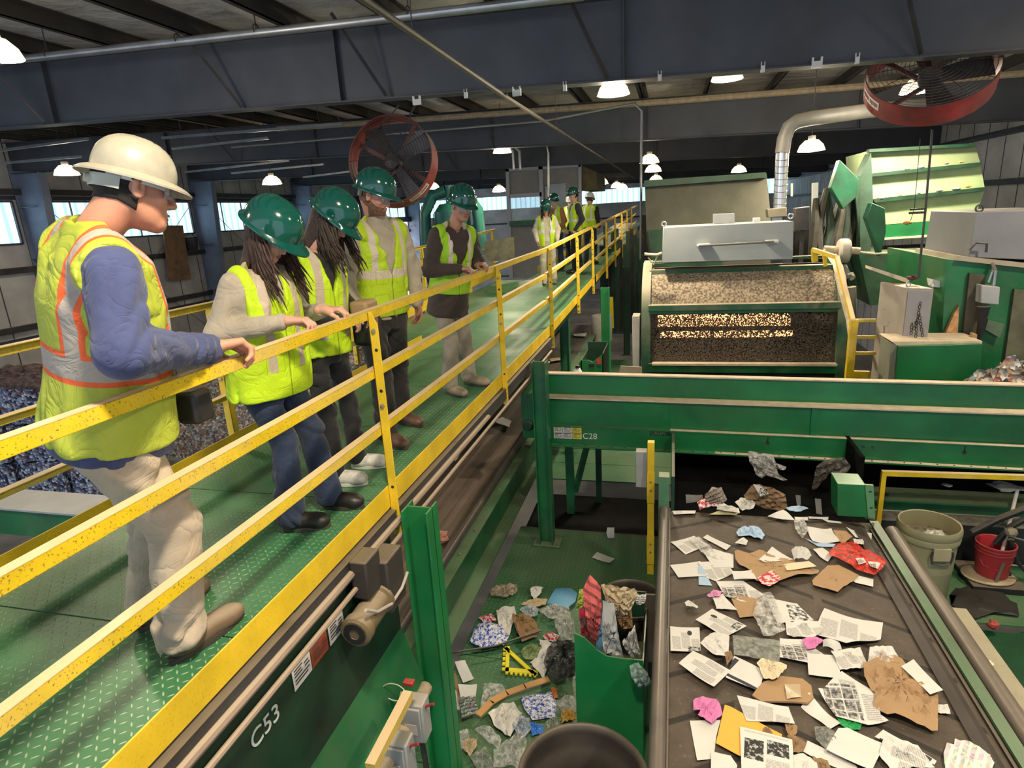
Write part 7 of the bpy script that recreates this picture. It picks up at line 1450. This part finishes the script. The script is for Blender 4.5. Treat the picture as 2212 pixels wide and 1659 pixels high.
def person(K, label, group=None):
    """K: joints in metres and clothing; one Empty, body and garments as its children"""
    Hc = np.array(K['hip'], float); NB = np.array(K['neck'], float); hc = np.array(K['head'], float); sex = K.get('sex', 'm'); h = K.get('h', .0095); bk = K.get('bulk', 1.0); s = K.get('s', 1.0)
    e = E_('person', (Hc[0], Hc[1], K['foot_z'] if 'foot_z' in K else 0.0), label, 'person', group)
    up = nrm_(NB-Hc); f = nrm_(K['face_dir']); f = nrm_(f-up*(f @ up)); r = np.cross(f, up); RT = np.array([r, f, up]).T; H = np.linalg.norm(NB-Hc)
    hf = nrm_(K['look']); hu = nrm_(np.array(K.get('head_up', (0, 0, 1.)))-hf*(np.array(K.get('head_up', (0, 0, 1.))) @ hf)); RH = np.array([np.cross(hf, hu), hf, hu]).T
    wS = (.165 if sex == 'm' else .140)*min(bk, 1.12)
    shR = np.array(K.get('shR', NB+r*wS-up*.075)); shL = np.array(K.get('shL', NB-r*wS-up*.075)); J = {k: np.array(v, float) for k, v in K.items() if k in ('elR', 'wrR', 'elL', 'wrL', 'knR', 'anR', 'knL', 'anL')}
    hpR = Hc+r*.085*bk-up*.12; hpL = Hc-r*.085*bk-up*.12
    # ---- body: one mesh (head and neck, trunk and limbs, hands)
    parts = []; hs = K.get('hs', 1.0)*(.97 if sex == 'f' else 1.0); hd = head_sdf(hc, RH, NB, sex, hs); lo, hi = bounds([hc, NB], .16); parts.append(snet(hd, lo, hi, K.get('hh', .0045)))
    tz = [-.15, 0, .18*H/.55, .36*H/.55, H-.05, H]; ta = np.array([.145, .145, .120, .135, .075, .045])*bk; tb = np.array([.10, .10, .09, .095, .05, .04])*bk
    lim = U(.03, loft(Hc, RT, tz, ta, tb), cap(shR, J['elR'], .045, .036), cap(J['elR'], J['wrR'], .036, .024), cap(shL, J['elL'], .045, .036), cap(J['elL'], J['wrL'], .036, .024),
            cap(hpR, J['knR'], .07, .048), cap(J['knR'], J['anR'], .045, .032), cap(hpL, J['knL'], .07, .048), cap(J['knL'], J['anL'], .045, .032))
    allp = [Hc, NB, shR, shL]+list(J.values()); lo, hi = bounds(allp, .20); parts.append(snet(lim, lo, hi, .018))
    for sd_, w_, el_ in (('R', J['wrR'], J['elR']), ('L', J['wrL'], J['elL'])):
        hk = K.get('hand'+sd_)
        if hk:
            hf_, pts = hand_sdf(w_, hk[0], hk[1], hk[2], hk[3] if len(hk) > 3 else (30, 45, 30), (1.0 if sex == 'm' else .92)*K.get('hand_s', 1.0)); ar = cap(w_+nrm_(el_-w_)*.10, w_, .030, .026 if sex == 'm' else .022)
            g_ = U(.015, hf_, ar); lo, hi = bounds(pts+[w_+nrm_(el_-w_)*.08], .035); parts.append(snet(g_, lo, hi, K.get('hnd', .0038)))
    body = mesh_of(parts, 'body', K['skin'], e, iters=1)
    # face details
    TH = lambda q: hc+RH @ (np.array(q, float)*hs)
    if K.get('detail', True):
        for sx in (-1, 1):
            ey = MB().lathe([(.012*math.sin(t), .012*math.cos(t)) for t in np.linspace(0.01, math.pi-.01, 9)], TH((sx*.031, .079, -.002)), 14, RH @ basis((0, 1, 0))).build('eye', P('eye_white', (.55, .50, .46), .3), parent=e)
            MB().lathe([(.001, .0124), (.0045, .0118), (.0055, .0108)], TH((sx*.031, .079, -.004)), 12, RH @ basis((0, 1, -.2))).build('iris', P('iris_dark', (.03, .02, .015), .2), parent=ey)
            MB().sheet([[TH((sx*(.031+.0135*math.cos(t)), .079+.0135*math.sin(t)*1.0, zz)) for zz in (-.002, .0125)] for t in np.linspace(.25, math.pi-.25, 8)], .001).build('eyelid', K['skin'], parent=e)
            MB().tube([TH((sx*.016, .094, .015)), TH((sx*.032, .093, .020)), TH((sx*.046, .080, .014))], [.0028, .0034, .0018], 6).build('eyebrow', K['hairmat'], parent=e)
        MB().tube([TH((-.019, .090, -.071)), TH((-.007, .0955, -.0675)), TH((.007, .0955, -.0675)), TH((.019, .090, -.071))], [.002, .0048, .0048, .002], 8).tube([TH((-.017, .089, -.074)), TH((0, .094, -.078)), TH((.017, .089, -.074))], [.002, .0055, .002], 8).build('lips', P('lip_tone', (.42, .15, .12), .45), parent=e)
    if K.get('glasses'):
        gm = film('safety_lens', (.75, .80, .82), .22, .06); g = MB()
        g.sheet([[TH((.062*math.sin(t), .048+.062*math.cos(t), zz)) for zz in (-.024, .018)] for t in np.linspace(-1.25, 1.25, 17)], .0015); gl = g.build('safety_glasses', gm, parent=e, smooth=60)
        for sx in (-1, 1): MB().beam(TH((sx*.062, .062, .010)), TH((sx*.081, -.008, .006)), .003, .007).build('temple', P('pale_temple', (.62, .60, .58), .4), parent=gl, smooth=0)
    # ---- trousers
    ax_l = K.get('hem_r', .075); th_r = K.get('thigh_r', .088)*bk; kn_r = K.get('knee_r', .068)*bk
    tr = U(.035, loft(Hc, RT, [-.20, -.1, .0, .10], np.array([.125, .165, .160, .145])*bk, np.array([.10, .125, .120, .105])*bk, z0=-.17, z1=.09), cap(hpR+up*.0, J['knR'], th_r, kn_r), cap(hpL, J['knL'], th_r, kn_r))
    tr = U(.02, tr, cap(J['knR'], J['anR']+np.array([0, 0, .0]), kn_r*.97, ax_l), cap(J['knL'], J['anL'], kn_r*.97, ax_l))
    fz = e.location.z+K.get('hem_z', .035); tr0 = tr
    def trc(Q): return np.maximum(tr0(Q), fz-Q[:, 2])
    trf = wrinkle(trc, K.get('fold', .010), 1, hc[1]*7, (.25, .1, 1), 42); lo, hi = bounds([Hc, hpR, hpL, J['knR'], J['knL'], J['anR'], J['anL']], .17); mesh_of([snet(trf, lo, hi, h)], 'trousers', K['trousers'], e)
    # ---- shoes
    for sd_ in 'RL':
        an = J['an'+sd_]; td = nrm_([*K['toe'+sd_], 0]); sr = np.array([td[1], -td[0], 0]); RS = np.array([sr, td, [0, 0, 1.]]).T; z0 = e.location.z; o = np.array([an[0], an[1], z0]); Ls = K.get('shoe_len', .29 if sex == 'm' else .255)
        up_ = U(.03, ell(o+td*Ls*.26+np.array([0, 0, .045]), RS, (.050, Ls*.42, .048)), ell(o+td*Ls*.58+np.array([0, 0, .038]), RS, (.050, Ls*.22, .040)), cap(o+np.array([0, 0, .06]), o+np.array([0, 0, .12]), .045, .045))
        def shf(Q, up_=up_, z0=z0): return np.maximum(up_(Q), z0+.014-Q[:, 2])
        lo, hi = bounds([o, o+td*Ls, o-td*.10+np.array([0, 0, .13])], .06); sh = mesh_of([snet(shf, lo, hi, max(.007, h*.75))], 'shoe', K['shoe'], e)
        sl = MB(); pl = []
        for t in np.linspace(0, 2*math.pi, 28, endpoint=False):
            c_, s_ = math.cos(t), math.sin(t); pl.append(o+td*(Ls*.30+Ls*.50*s_)+sr*(.047*c_*(1-.12*max(0, -s_))))
        sl.add([(p[0], p[1], z) for z in (z0+.001, z0+.026) for p in pl], [tuple(range(28))[::-1], tuple(range(28, 56))]+[(k, (k+1) % 28, 28+(k+1) % 28, 28+k) for k in range(28)]); sl.build('sole', K.get('sole', P('shoe_sole', (.06, .05, .045), .8)), parent=sh, bev=.003)
    # ---- shirt with sleeves
    sl_r = K.get('sleeve_r', (.075, .058, .042)); cu = K.get('cuff', 1.0)
    wR = J['wrR']+(J['elR']-J['wrR'])*(1-cu); wL = J['wrL']+(J['elL']-J['wrL'])*(1-cu)
    zs = np.array([-.20, -.05, .15*H/.55, .36*H/.55, H-.075, H-.02, H+.02]); fl = K.get('flare', 0); a_ = np.array([.160+fl, .158+fl*.6, .148, .172, .165, .085, .055])*bk; b_ = np.array([.125+fl, .122+fl*.8, .118, .125, .098, .065, .055])*bk; belly = K.get('belly', 0.0); c_ = np.array([0, belly*.5, belly, belly*.4, 0, 0, 0])
    st = U(.035, loft(Hc, RT, zs, a_, b_+np.abs(c_), c_, z0=K.get('shirt_hem', -.10), z1=H+.01), cap(shR, J['elR'], sl_r[0], sl_r[1]), cap(shL, J['elL'], sl_r[0], sl_r[1]), cap(J['elR'], wR, sl_r[1], sl_r[2]), cap(J['elL'], wL, sl_r[1], sl_r[2]))
    nkc = cap(NB-up*.01+f*.02, NB+up*.12+f*.035, .050 if sex == 'm' else .060, .09)
    hcol_ = cap(NB-up*.03, NB+up*.035+f*.01, .078, .070)
    def shc(Q): return np.maximum(st(Q), -nkc(Q)) if not K.get('high_collar') else smin2(st(Q), hcol_(Q), .02)
    stf = wrinkle(shc, K.get('sfold', .0065), 1, hc[0]*9, nrm_(J['elR']-J['wrR']+.5*up), 48)
    lo, hi = bounds([Hc-up*.2, NB, shR, shL, J['elR'], J['elL'], wR, wL], .17); mesh_of([snet(stf, lo, hi, h)], 'shirt', K['shirt'], e)
    for w_, el_ in ((wR, J['elR']), (wL, J['elL'])):
        if K.get('cuff_mat'):
            d_ = nrm_(el_-w_); MB().lathe([(sl_r[2]-.004, 0), (sl_r[2]+.002, .004), (sl_r[2]+.002, .045), (sl_r[2]-.002, .05)], w_-d_*.004, 20, basis(d_)).build('cuff', K['cuff_mat'], parent=e)
    # ---- safety vest
    if K.get('vest'):
        va = a_*1.0+.016; vb = b_+np.abs(c_)+.018; hem = K.get('vest_hem', -.10); va[:3] = np.maximum(va[:3], K.get('vest_w', .178)*bk); vb[:3] = np.maximum(vb[:3], .135*bk+abs(belly))
        vt = U(.03, loft(Hc, RT, zs, va, vb, c_, z0=hem, z1=H+.035, cap_r=.012), cap(shR-r*.005, NB-r*0+up*.0, max(sl_r[0]+.012, .080), .055), cap(shL+r*.005, NB, max(sl_r[0]+.012, .080), .055))
        vn = K.get('vneck', .26); ah = K.get('armhole', .16)*min(bk, 1.15); opn = K.get('open', 0.0)
        def vf(Q):
            d = vt(Q); q = (Q-Hc) @ RT; u, v, w = np.abs(q[:, 0]), q[:, 1], q[:, 2]
            vc = np.where(v > -.01, np.maximum(.035+.0*w, 0)+(w-vn)*.36-u, -1); cutv = np.where((w > vn-.08) & (v > 0), np.maximum((w-vn)*.30+opn, opn)-u, opn-u if opn else -1.0); cutv = np.where(v > 0, cutv, -1.0)
            neck = .062+.03*(v > 0)-np.sqrt(u*u+(v*.9)**2); neck = np.where(w > H-.03, neck, -1.0)
            arm = np.where(w > ah, u-(.172*min(bk, 1.1)+.010*np.clip((w-ah)/.2, 0, 1)) if sex == 'm' else u-.168, -1.0)
            return np.maximum(np.maximum(d, cutv), np.maximum(neck, arm))
        vff = wrinkle(vf, K.get('vfold', .008), 1, hc[2]*5, r*.5+up*.3, 38); lo, hi = bounds([Hc+up*hem, NB+up*.03, shR, shL], .24); mesh_of([snet(vff, lo, hi, h*.9)], 'safety_vest', K['vest'], e, frame=(Hc, RT), iters=1)
        if K.get('pull'):
            pz = Hc+up*(hem-.01)+f*(vb[1]+.012)+r*K['pull']; MB().box(pz, (.010, .004, .026)).box(pz-np.array([0, 0, .022]), (.014, .005, .022)).build('zip_pull', P('zip_lime', (.62, .62, .05), .4), parent=e, bev=.002)
    # ---- hair
    if K.get('hair') == 'short':
        def hr(Q):
            d = hd(Q)-.0045; q = (Q-hc) @ RH/hs; y, z = q[:, 1], q[:, 2]; reg = np.maximum(np.maximum(y-(-.002+.6*np.clip(z+.01, 0, .1)), -.068-z+.45*np.clip(-y-.02, -.04, .03)), 0-.5); lob = np.sqrt((np.abs(q[:, 0])-.08)**2+(y+.004)**2+(z+.012)**2)
            return np.maximum(np.maximum(d, reg), .026-lob)
        lo, hi = bounds([hc], .13); mesh_of([snet(wrinkle(hr, .0015, 1, 2, (0, 1, .4), 260), lo, hi, .0045)], 'hair', K['hairmat'], e, iters=0)
    if K.get('beard'):
        def br(Q):
            d = hd(Q)-.005; q = (Q-hc) @ RH/hs; x, y, z = np.abs(q[:, 0]), q[:, 1], q[:, 2]; reg = np.maximum(z-(-.058+.5*np.clip(.055-y, 0, .1)), -(y-.0)); lip = np.maximum(.017-np.abs(z+.072)*1.6, 0)*0; mo = .020-np.sqrt((x*.8)**2+((z+.071)*1.7)**2)
            return np.maximum(np.maximum(d, reg), mo)
        lo, hi = bounds([hc], .14); mesh_of([snet(wrinkle(br, .001, 1, 3, (0, .3, 1), 300), lo, hi, .0045)], 'beard', K['hairmat'], e, iters=0)
    if K.get('hair') == 'long':
        rnd = np.random.RandomState(K.get('seed', 1)); mb = MB(); Lh = K.get('hair_len', .34); dn = np.array([0, 0, -1.])
        base = U(.03, ell(TH((0, -.022, .012)), RH, (.084*hs, .098*hs, .095*hs)), cap(TH((0, -.070, .0)), NB-f*.035+dn*.02, .060, .060), cap(NB-f*.035, NB-f*.05+dn*Lh*.35, .060, .05))
        def bs_(Q):
            q = (Q-hc) @ RH/hs; return np.maximum(base(Q), np.maximum(q[:, 1]-.012-.4*np.clip(q[:, 2]-.02, 0, .1), -1))
        lo, hi = bounds([hc, TH((0, -.075, -.01))+dn*Lh*.5], .14); V1 = snet(wrinkle(bs_, .003, 1, 1, RH[:, 0]*1.0+RH[:, 1]*.6, 170), lo, hi, .006)
        hm = mesh_of([V1], 'hair', K['hairmat'], e, iters=0); lim_t = K.get('hair_face', .95)
        for i in range(K.get('locks', 90)):
            t = rnd.uniform(lim_t, 2*math.pi-lim_t); x, y = .080*math.sin(t), .094*math.cos(t)-.012; z = rnd.uniform(-.01, .05)-(.0 if abs(math.sin(t)) > .5 else .02); p0 = TH((x*.97, y*.97, z)); out = nrm_(RH @ np.array([x, y, 0])); out[2] = 0; L = Lh*rnd.uniform(.75, 1.12); tw = rnd.uniform(-1, 1); ph = rnd.uniform(0, 6.28); P_ = [p0]
            side = nrm_(np.cross(out, dn)); drift = f*(.09 if t < 1.9 or t > 4.4 else .0); n_ = 9
            for j in range(1, n_+1):
                u = j/n_; P_.append(p0+out*(.014*math.sin(min(1, u*3)*1.57)+.02*u)+dn*L*u**1.05+drift*u*u+side*(.012*math.sin(u*5+ph)+.018*tw*u)+out*.006*math.sin(u*8+ph))
            mb.tube(P_, [rnd.uniform(.006, .012)*(1-.75*(j/n_)**2) for j in range(n_+1)], 6)
        mb.build('hair_locks', K['hairmat2'] if 'hairmat2' in K else K['hairmat'], parent=hm, smooth=60)
    hat(hc+RH @ np.array([0, 0, -.004]), RH, K['hat'], K.get('full', False), e, K.get('hat_tilt', .12), hs*K.get('hat_s', 1.0), hs)
    return e
VLIME = (.56, .82, .012)
V1 = vest_mat('vest_lime_orange_trim', (.46, .53, .05), (.185, .255), (.105, .150), True, silver=(.40, .36, .32))
V2 = vest_mat('vest_lime_vertical', VLIME, None, (.070, .118), silver=(.50, .42, .33)); V4 = vest_mat('vest_lime_band', (.50, .72, .015), (.205, .265), (.098, .14), silver=(.60, .52, .40)); V5 = vest_mat('vest_green_lime', (.36, .66, .015), (.155, .205), (.075, .118), silver=(.66, .55, .46))
V6 = vest_mat('vest_far', VLIME, (.15, .20), (.07, .115), silver=(.75, .75, .74))
HB1 = P('hair_black_brown', (.012, .009, .008), .8, mottle=.4, ms=60); HB2 = P('hair_dark_brown', (.050, .021, .013), .6, mottle=.45, ms=80); HB3 = P('hair_deep_brown', (.036, .019, .011), .6, mottle=.5, ms=80); HG = P('hair_grey', (.45, .42, .38), .6); HBR = P('beard_brown', (.16, .08, .045), .8, mottle=.4, ms=90)
KH = cloth('khaki_cloth', (.45, .37, .28)); JN = cloth('denim_blue', (.014, .028, .066), .85, 300, .3, .3); BKT = cloth('black_trousers', (.012, .012, .014)); CHR = cloth('charcoal_trousers', (.016, .014, .012)); KH5 = cloth('grey_khaki', (.30, .26, .20))
def S_(a, *b): return np.array(a, float)
SOLEW = P('white_sole', (.62, .60, .55), .7)
R_rail = (1.08)
person(dict(hip=(-1.905, 1.62, .965), neck=(-1.775, 1.625, 1.575), head=(-1.682, 1.715, 1.712), face_dir=(.40, .92, 0), look=(.52, .80, -.26), sex='m', bulk=1.18, belly=.015, h=.008, hh=.004, hnd=.0036,
    shR=(-1.635, 1.515, 1.455), elR=(-1.575, 1.44, 1.225), wrR=(-1.675, 1.895, 1.135), elL=(-2.06, 1.72, 1.20), wrL=(-2.03, 1.84, .93), handR=((.34, .94, -.03), (.25, -.1, -1), -1, (38, 60, 40)), handL=((.1, .1, -1), (1, 0, 0), 1),
    knR=(-1.800, 1.69, .50), anR=(-1.79, 1.60, .10), knL=(-1.975, 1.79, .50), anL=(-2.07, 1.74, .10), toeR=(.22, .97), toeL=(.2, .98), hem_r=.088, thigh_r=.098, knee_r=.078, shoe_len=.34, hem_z=.065,
    skin=SK1, shirt=cloth('navy_fleece', (.050, .065, .165), .95, 500, .4), trousers=KH, shoe=P('brown_boot', (.16, .10, .06), .75, dust=.5, mottle=.25), vest=V1, vest_hem=-.075, vest_w=.17, sleeve_r=(.084, .074, .052), shirt_hem=-.12, flare=.034, fold=.015, vfold=.009, pull=.02,
    hair='short', hairmat=HB1, hat=HATW, full=True, hat_tilt=.05, hat_s=.83, glasses=True, vneck=.30, hand_s=1.36, armhole=.20, hs=1.08), 'person in a white full-brim hard hat and orange-trimmed lime vest gripping the rail')
person(dict(hip=(-2.035, 2.70, .88), neck=(-2.01, 2.71, 1.365), head=(-1.925, 2.725, 1.525), face_dir=(.97, -.22, 0), look=(.76, .0, -.58), head_up=(.5, 0, 1), sex='f', bulk=1.10, h=.008, hh=.0045,
    elR=(-2.12, 2.47, 1.075), wrR=(-1.775, 2.545, 1.125), elL=(-2.02, 3.02, 1.07), wrL=(-1.775, 2.875, 1.125), handR=((.93, .36, -.02), (.1, 0, -1), -1, (38, 62, 40)), handL=((.95, .28, -.02), (.1, 0, -1), 1, (38, 62, 40)), hand_s=1.1, hnd=.0034,
    knR=(-1.965, 2.63, .47), anR=(-1.945, 2.55, .08), knL=(-1.925, 2.81, .47), anL=(-1.875, 2.82, .08), toeR=(.93, .30), toeL=(.96, .1), hem_r=.078, thigh_r=.083, knee_r=.062,
    skin=SK2, shirt=cloth('oatmeal_knit', (.42, .37, .30), .9, 400, .4), trousers=JN, shoe=P('black_shoe', (.014, .012, .011), .45), vest=V2, vest_hem=-.16, vest_w=.215, sleeve_r=(.070, .056, .042), cuff=.90,
    hair='long', hairmat=HB2, seed=4, hair_len=.31, hair_face=1.2, locks=120, hat=HATG, hat_tilt=-.02, glasses=True, vneck=.26, armhole=.17, hat_s=1.16), 'long-haired person in beige sweater and blue jeans, both hands on the rail')
person(dict(hip=(-2.03, 3.22, .93), neck=(-2.02, 3.25, 1.43), head=(-1.905, 3.300, 1.585), face_dir=(.96, -.28, 0), look=(.72, .10, -.68), head_up=(.5, 0, 1), sex='f', bulk=1.0,
    elR=(-2.02, 3.02, 1.08), wrR=(-1.86, 3.18, 1.02), elL=(-2.0, 3.46, 1.08), wrL=(-1.80, 3.38, 1.02), handR=((.6, .5, -.2), (0, .5, -1), -1), handL=((.6, -.5, -.2), (0, -.5, -1), 1), hnd=.005,
    knR=(-2.01, 3.13, .47), anR=(-2.0, 3.11, .08), knL=(-1.99, 3.35, .47), anL=(-1.985, 3.37, .08), toeR=(.97, .12), toeL=(.95, .22), hem_r=.062, thigh_r=.082, knee_r=.058,
    skin=SK2, shirt=cloth('black_top', (.02, .018, .018)), trousers=BKT, shoe=P('white_sneaker', (.60, .58, .53), .6, mottle=.15, ms=30), sole=SOLEW, vest=V2, vest_hem=-.12, vest_w=.185, sleeve_r=(.062, .05, .038), cuff=.9,
    hair='long', hairmat=HB3, seed=9, hair_len=.30, hair_face=1.0, locks=120, hat=HATG, hat_tilt=-.02, vneck=.22, hat_s=1.08), 'long-haired person in black trousers and white sneakers, head bowed')
person(dict(hip=(-2.0, 3.98, .99), neck=(-1.955, 3.95, 1.555), head=(-1.915, 3.90, 1.725), face_dir=(.88, -.48, 0), look=(.90, .0, -.34), head_up=(.2, 0, 1), sex='m', bulk=1.12,
    elR=(-2.10, 3.70, 1.18), wrR=(-1.98, 3.62, .98), elL=(-1.825, 4.20, 1.20), wrL=(-1.80, 4.16, .97), handL=((.1, -.12, -1), (-.5, -.8, 0), 1, (20, 30, 20)), handR=((.3, -.1, -1), (0, 1, 0), -1), hnd=.005,
    knR=(-1.99, 3.84, .50), anR=(-1.985, 3.82, .09), knL=(-2.02, 4.17, .50), anL=(-2.07, 4.26, .09), toeR=(.86, -.50), toeL=(.90, -.40), hem_r=.078, thigh_r=.092, knee_r=.072,
    skin=SK1, shirt=cloth('stone_pullover', (.40, .35, .27)), trousers=CHR, shoe=P('brown_shoe', (.12, .065, .045), .5, mottle=.2), vest=V4, vest_hem=-.06, vest_w=.18, sleeve_r=(.076, .060, .045),
    hair='short', beard=True, hairmat=HBR, hat=HATG, hat_tilt=-.03, glasses=True, vneck=.22, high_collar=True, hat_s=1.03), 'bearded person in green hard hat and stone pullover, arms hanging')
person(dict(hip=(-1.935, 5.22, .94), neck=(-1.83, 5.19, 1.475), head=(-1.738, 5.165, 1.650), face_dir=(.80, -.60, 0), look=(.62, -.62, -.34), head_up=(.3, -.2, 1), sex='m', bulk=1.02,
    elR=(-2.02, 4.98, 1.13), wrR=(-1.765, 5.03, 1.125), elL=(-1.76, 5.56, 1.14), wrL=(-1.755, 5.44, 1.13), handR=((.92, .35, -.02), (.1, 0, -1), -1, (38, 60, 40)), handL=((.96, -.1, -.02), (.1, 0, -1), 1, (38, 60, 40)), hand_s=1.1, hnd=.005,
    knR=(-1.93, 5.12, .48), anR=(-1.955, 5.07, .09), knL=(-1.87, 5.32, .48), anL=(-1.875, 5.38, .09), toeR=(.80, -.50), toeL=(.93, -.25), hem_r=.074, thigh_r=.086, knee_r=.070,
    skin=SK3, shirt=cloth('dark_brown_jacket', (.050, .034, .027)), trousers=KH5, shoe=P('tan_walking_shoe', (.30, .24, .17), .6, mottle=.2), vest=V5, vest_hem=-.02, vest_w=.175, sleeve_r=(.074, .060, .046), shirt_hem=-.24, flare=.03, fold=.004,
    hair='short', hairmat=HG, hat=HATG, hat_tilt=-.06, glasses=True, vneck=.14, hat_s=1.03), 'older person in dark brown jacket leaning on the rail in a green hard hat')
pp_ = [o for o in bpy.data.objects if o.get('category') == 'person' and 'orange-trimmed' in o['label']][0]
MB().bb((-1.80, 1.80, .86), (-1.70, 1.90, .99)).build('belt_pouch', BLACK, parent=pp_, bev=.02)
# ---- distant visitors
def far(x, y, f, label, **k):
    z = ramp(y); f = nrm_([*f, 0]); r = np.array([f[1], -f[0], 0]); o = np.array([x, y, z]); G = lambda a, b_, c: o+r*a+f*b_+np.array([0, 0, c]); ht = k.pop('ht', 1.0)
    d = dict(hip=G(0, 0, .93*ht), neck=G(0, .02, 1.44*ht), head=G(0, .04, 1.60*ht), face_dir=f, look=k.pop('look', (*f[:2], -.2)), sex='m', foot_z=z, h=.016, hh=.009, hnd=.009, detail=False, elR=G(.23, -.03, 1.14*ht), wrR=G(.20, .12, .93*ht), elL=G(-.23, -.03, 1.14*ht), wrL=G(-.20, .12, .93*ht),
        handR=(-np.array([0, 0, 1.])+f*.3, -r, -1), handL=(-np.array([0, 0, 1.])+f*.3, r, 1), knR=G(.10, .04, .50*ht), anR=G(.10, 0, .09), knL=G(-.10, .0, .50*ht), anL=G(-.11, -.04, .09), toeR=f[:2], toeL=f[:2], skin=SK2, shoe=P('black_shoe', (.014, .012, .011), .45), trousers=CHR, vest=V6, vest_hem=-.06, hairmat=HB1, hair='short', hat=HATG, hat_tilt=0., fold=.003)
    d.update({kk: (vv(G) if callable(vv) and kk != 'vest' else vv) for kk, vv in k.items()}); return person(d, label)
far(-2.48, 12.6, (.25, -.97), 'long-haired person in open lime vest and pale trousers on the far walkway', sex='f', ht=.95, hair='long', hairmat=HB2, locks=40, hair_len=.26, hair_face=.7, shirt=cloth('cream_top', (.62, .55, .44)), trousers=cloth('pale_trousers', (.42, .38, .28)), open=.055, vneck=.40, vest_hem=-.12, shoe=P('tan_walking_shoe', (.30, .24, .17), .6), look=(.25, -.9, -.35))
far(-2.12, 14.2, (-.85, -.5), 'tall person in a green hard hat and dark shirt seen side-on beside the far rail', ht=1.08, shirt=cloth('dark_plum_shirt', (.035, .025, .04)), elL=lambda G: G(-.26, -.05, 1.20), wrL=lambda G: G(-.20, .10, .98))
far(-2.72, 15.0, (-.4, -.9), 'person in an orange-brown shirt and jeans half hidden behind the tall one', ht=1.02, shirt=cloth('rust_shirt', (.35, .14, .06)), trousers=JN, look=(.5, -.8, -.2))
far(-2.02, 15.9, (.3, .95), 'person in a white hard hat and black shirt seen from behind on the far walkway', ht=1.0, hat=P('helmet_plain_white', (.55, .55, .56), .3), shirt=cloth('black_top', (.02, .018, .018)), trousers=cloth('dark_jeans', (.02, .03, .05)), vest_hem=-.03)
far(-2.75, 17.5, (0, -1), 'far person in a pale hard hat standing at the end of the visitors group', ht=.98, hat=P('helmet_plain_white', (.55, .55, .56), .3), shirt=cloth('dark_plum_shirt', (.035, .025, .04)))
# wristband and camera bag
MB().tube([np.array([-1.835, 2.532, 1.115])+.0295*(np.array([0.2, -1, 0])*math.cos(t)*.98+np.array([0, 0, 1])*math.sin(t)) for t in np.linspace(0, 2*math.pi, 21)[:-1]], .003, 6, closed=True).build('hair_tie', BLACK, label='thin black hair tie on the wrist of the nearest long-haired visitor', cat='hair tie')
bg = E_('shoulder_bag', (-1.80, 3.40, .95), 'black and tan shoulder bag hanging at the second long-haired visitor', 'bag')
MB().bb((-1.90, 3.34, .82), (-1.76, 3.50, 1.03)).build('pouch', BLACK, parent=bg, bev=.03); MB().bb((-1.89, 3.33, 1.00), (-1.77, 3.49, 1.10)).build('flap', P('tan_leather', (.30, .20, .11), .6), parent=bg, bev=.02)
MB().lathe([(.001, .004), (.010, .004), (.011, 0)], (-1.758, 3.42, .98), 10, basis((1, 0, 0))).build('snap_button', STEEL, parent=bg)
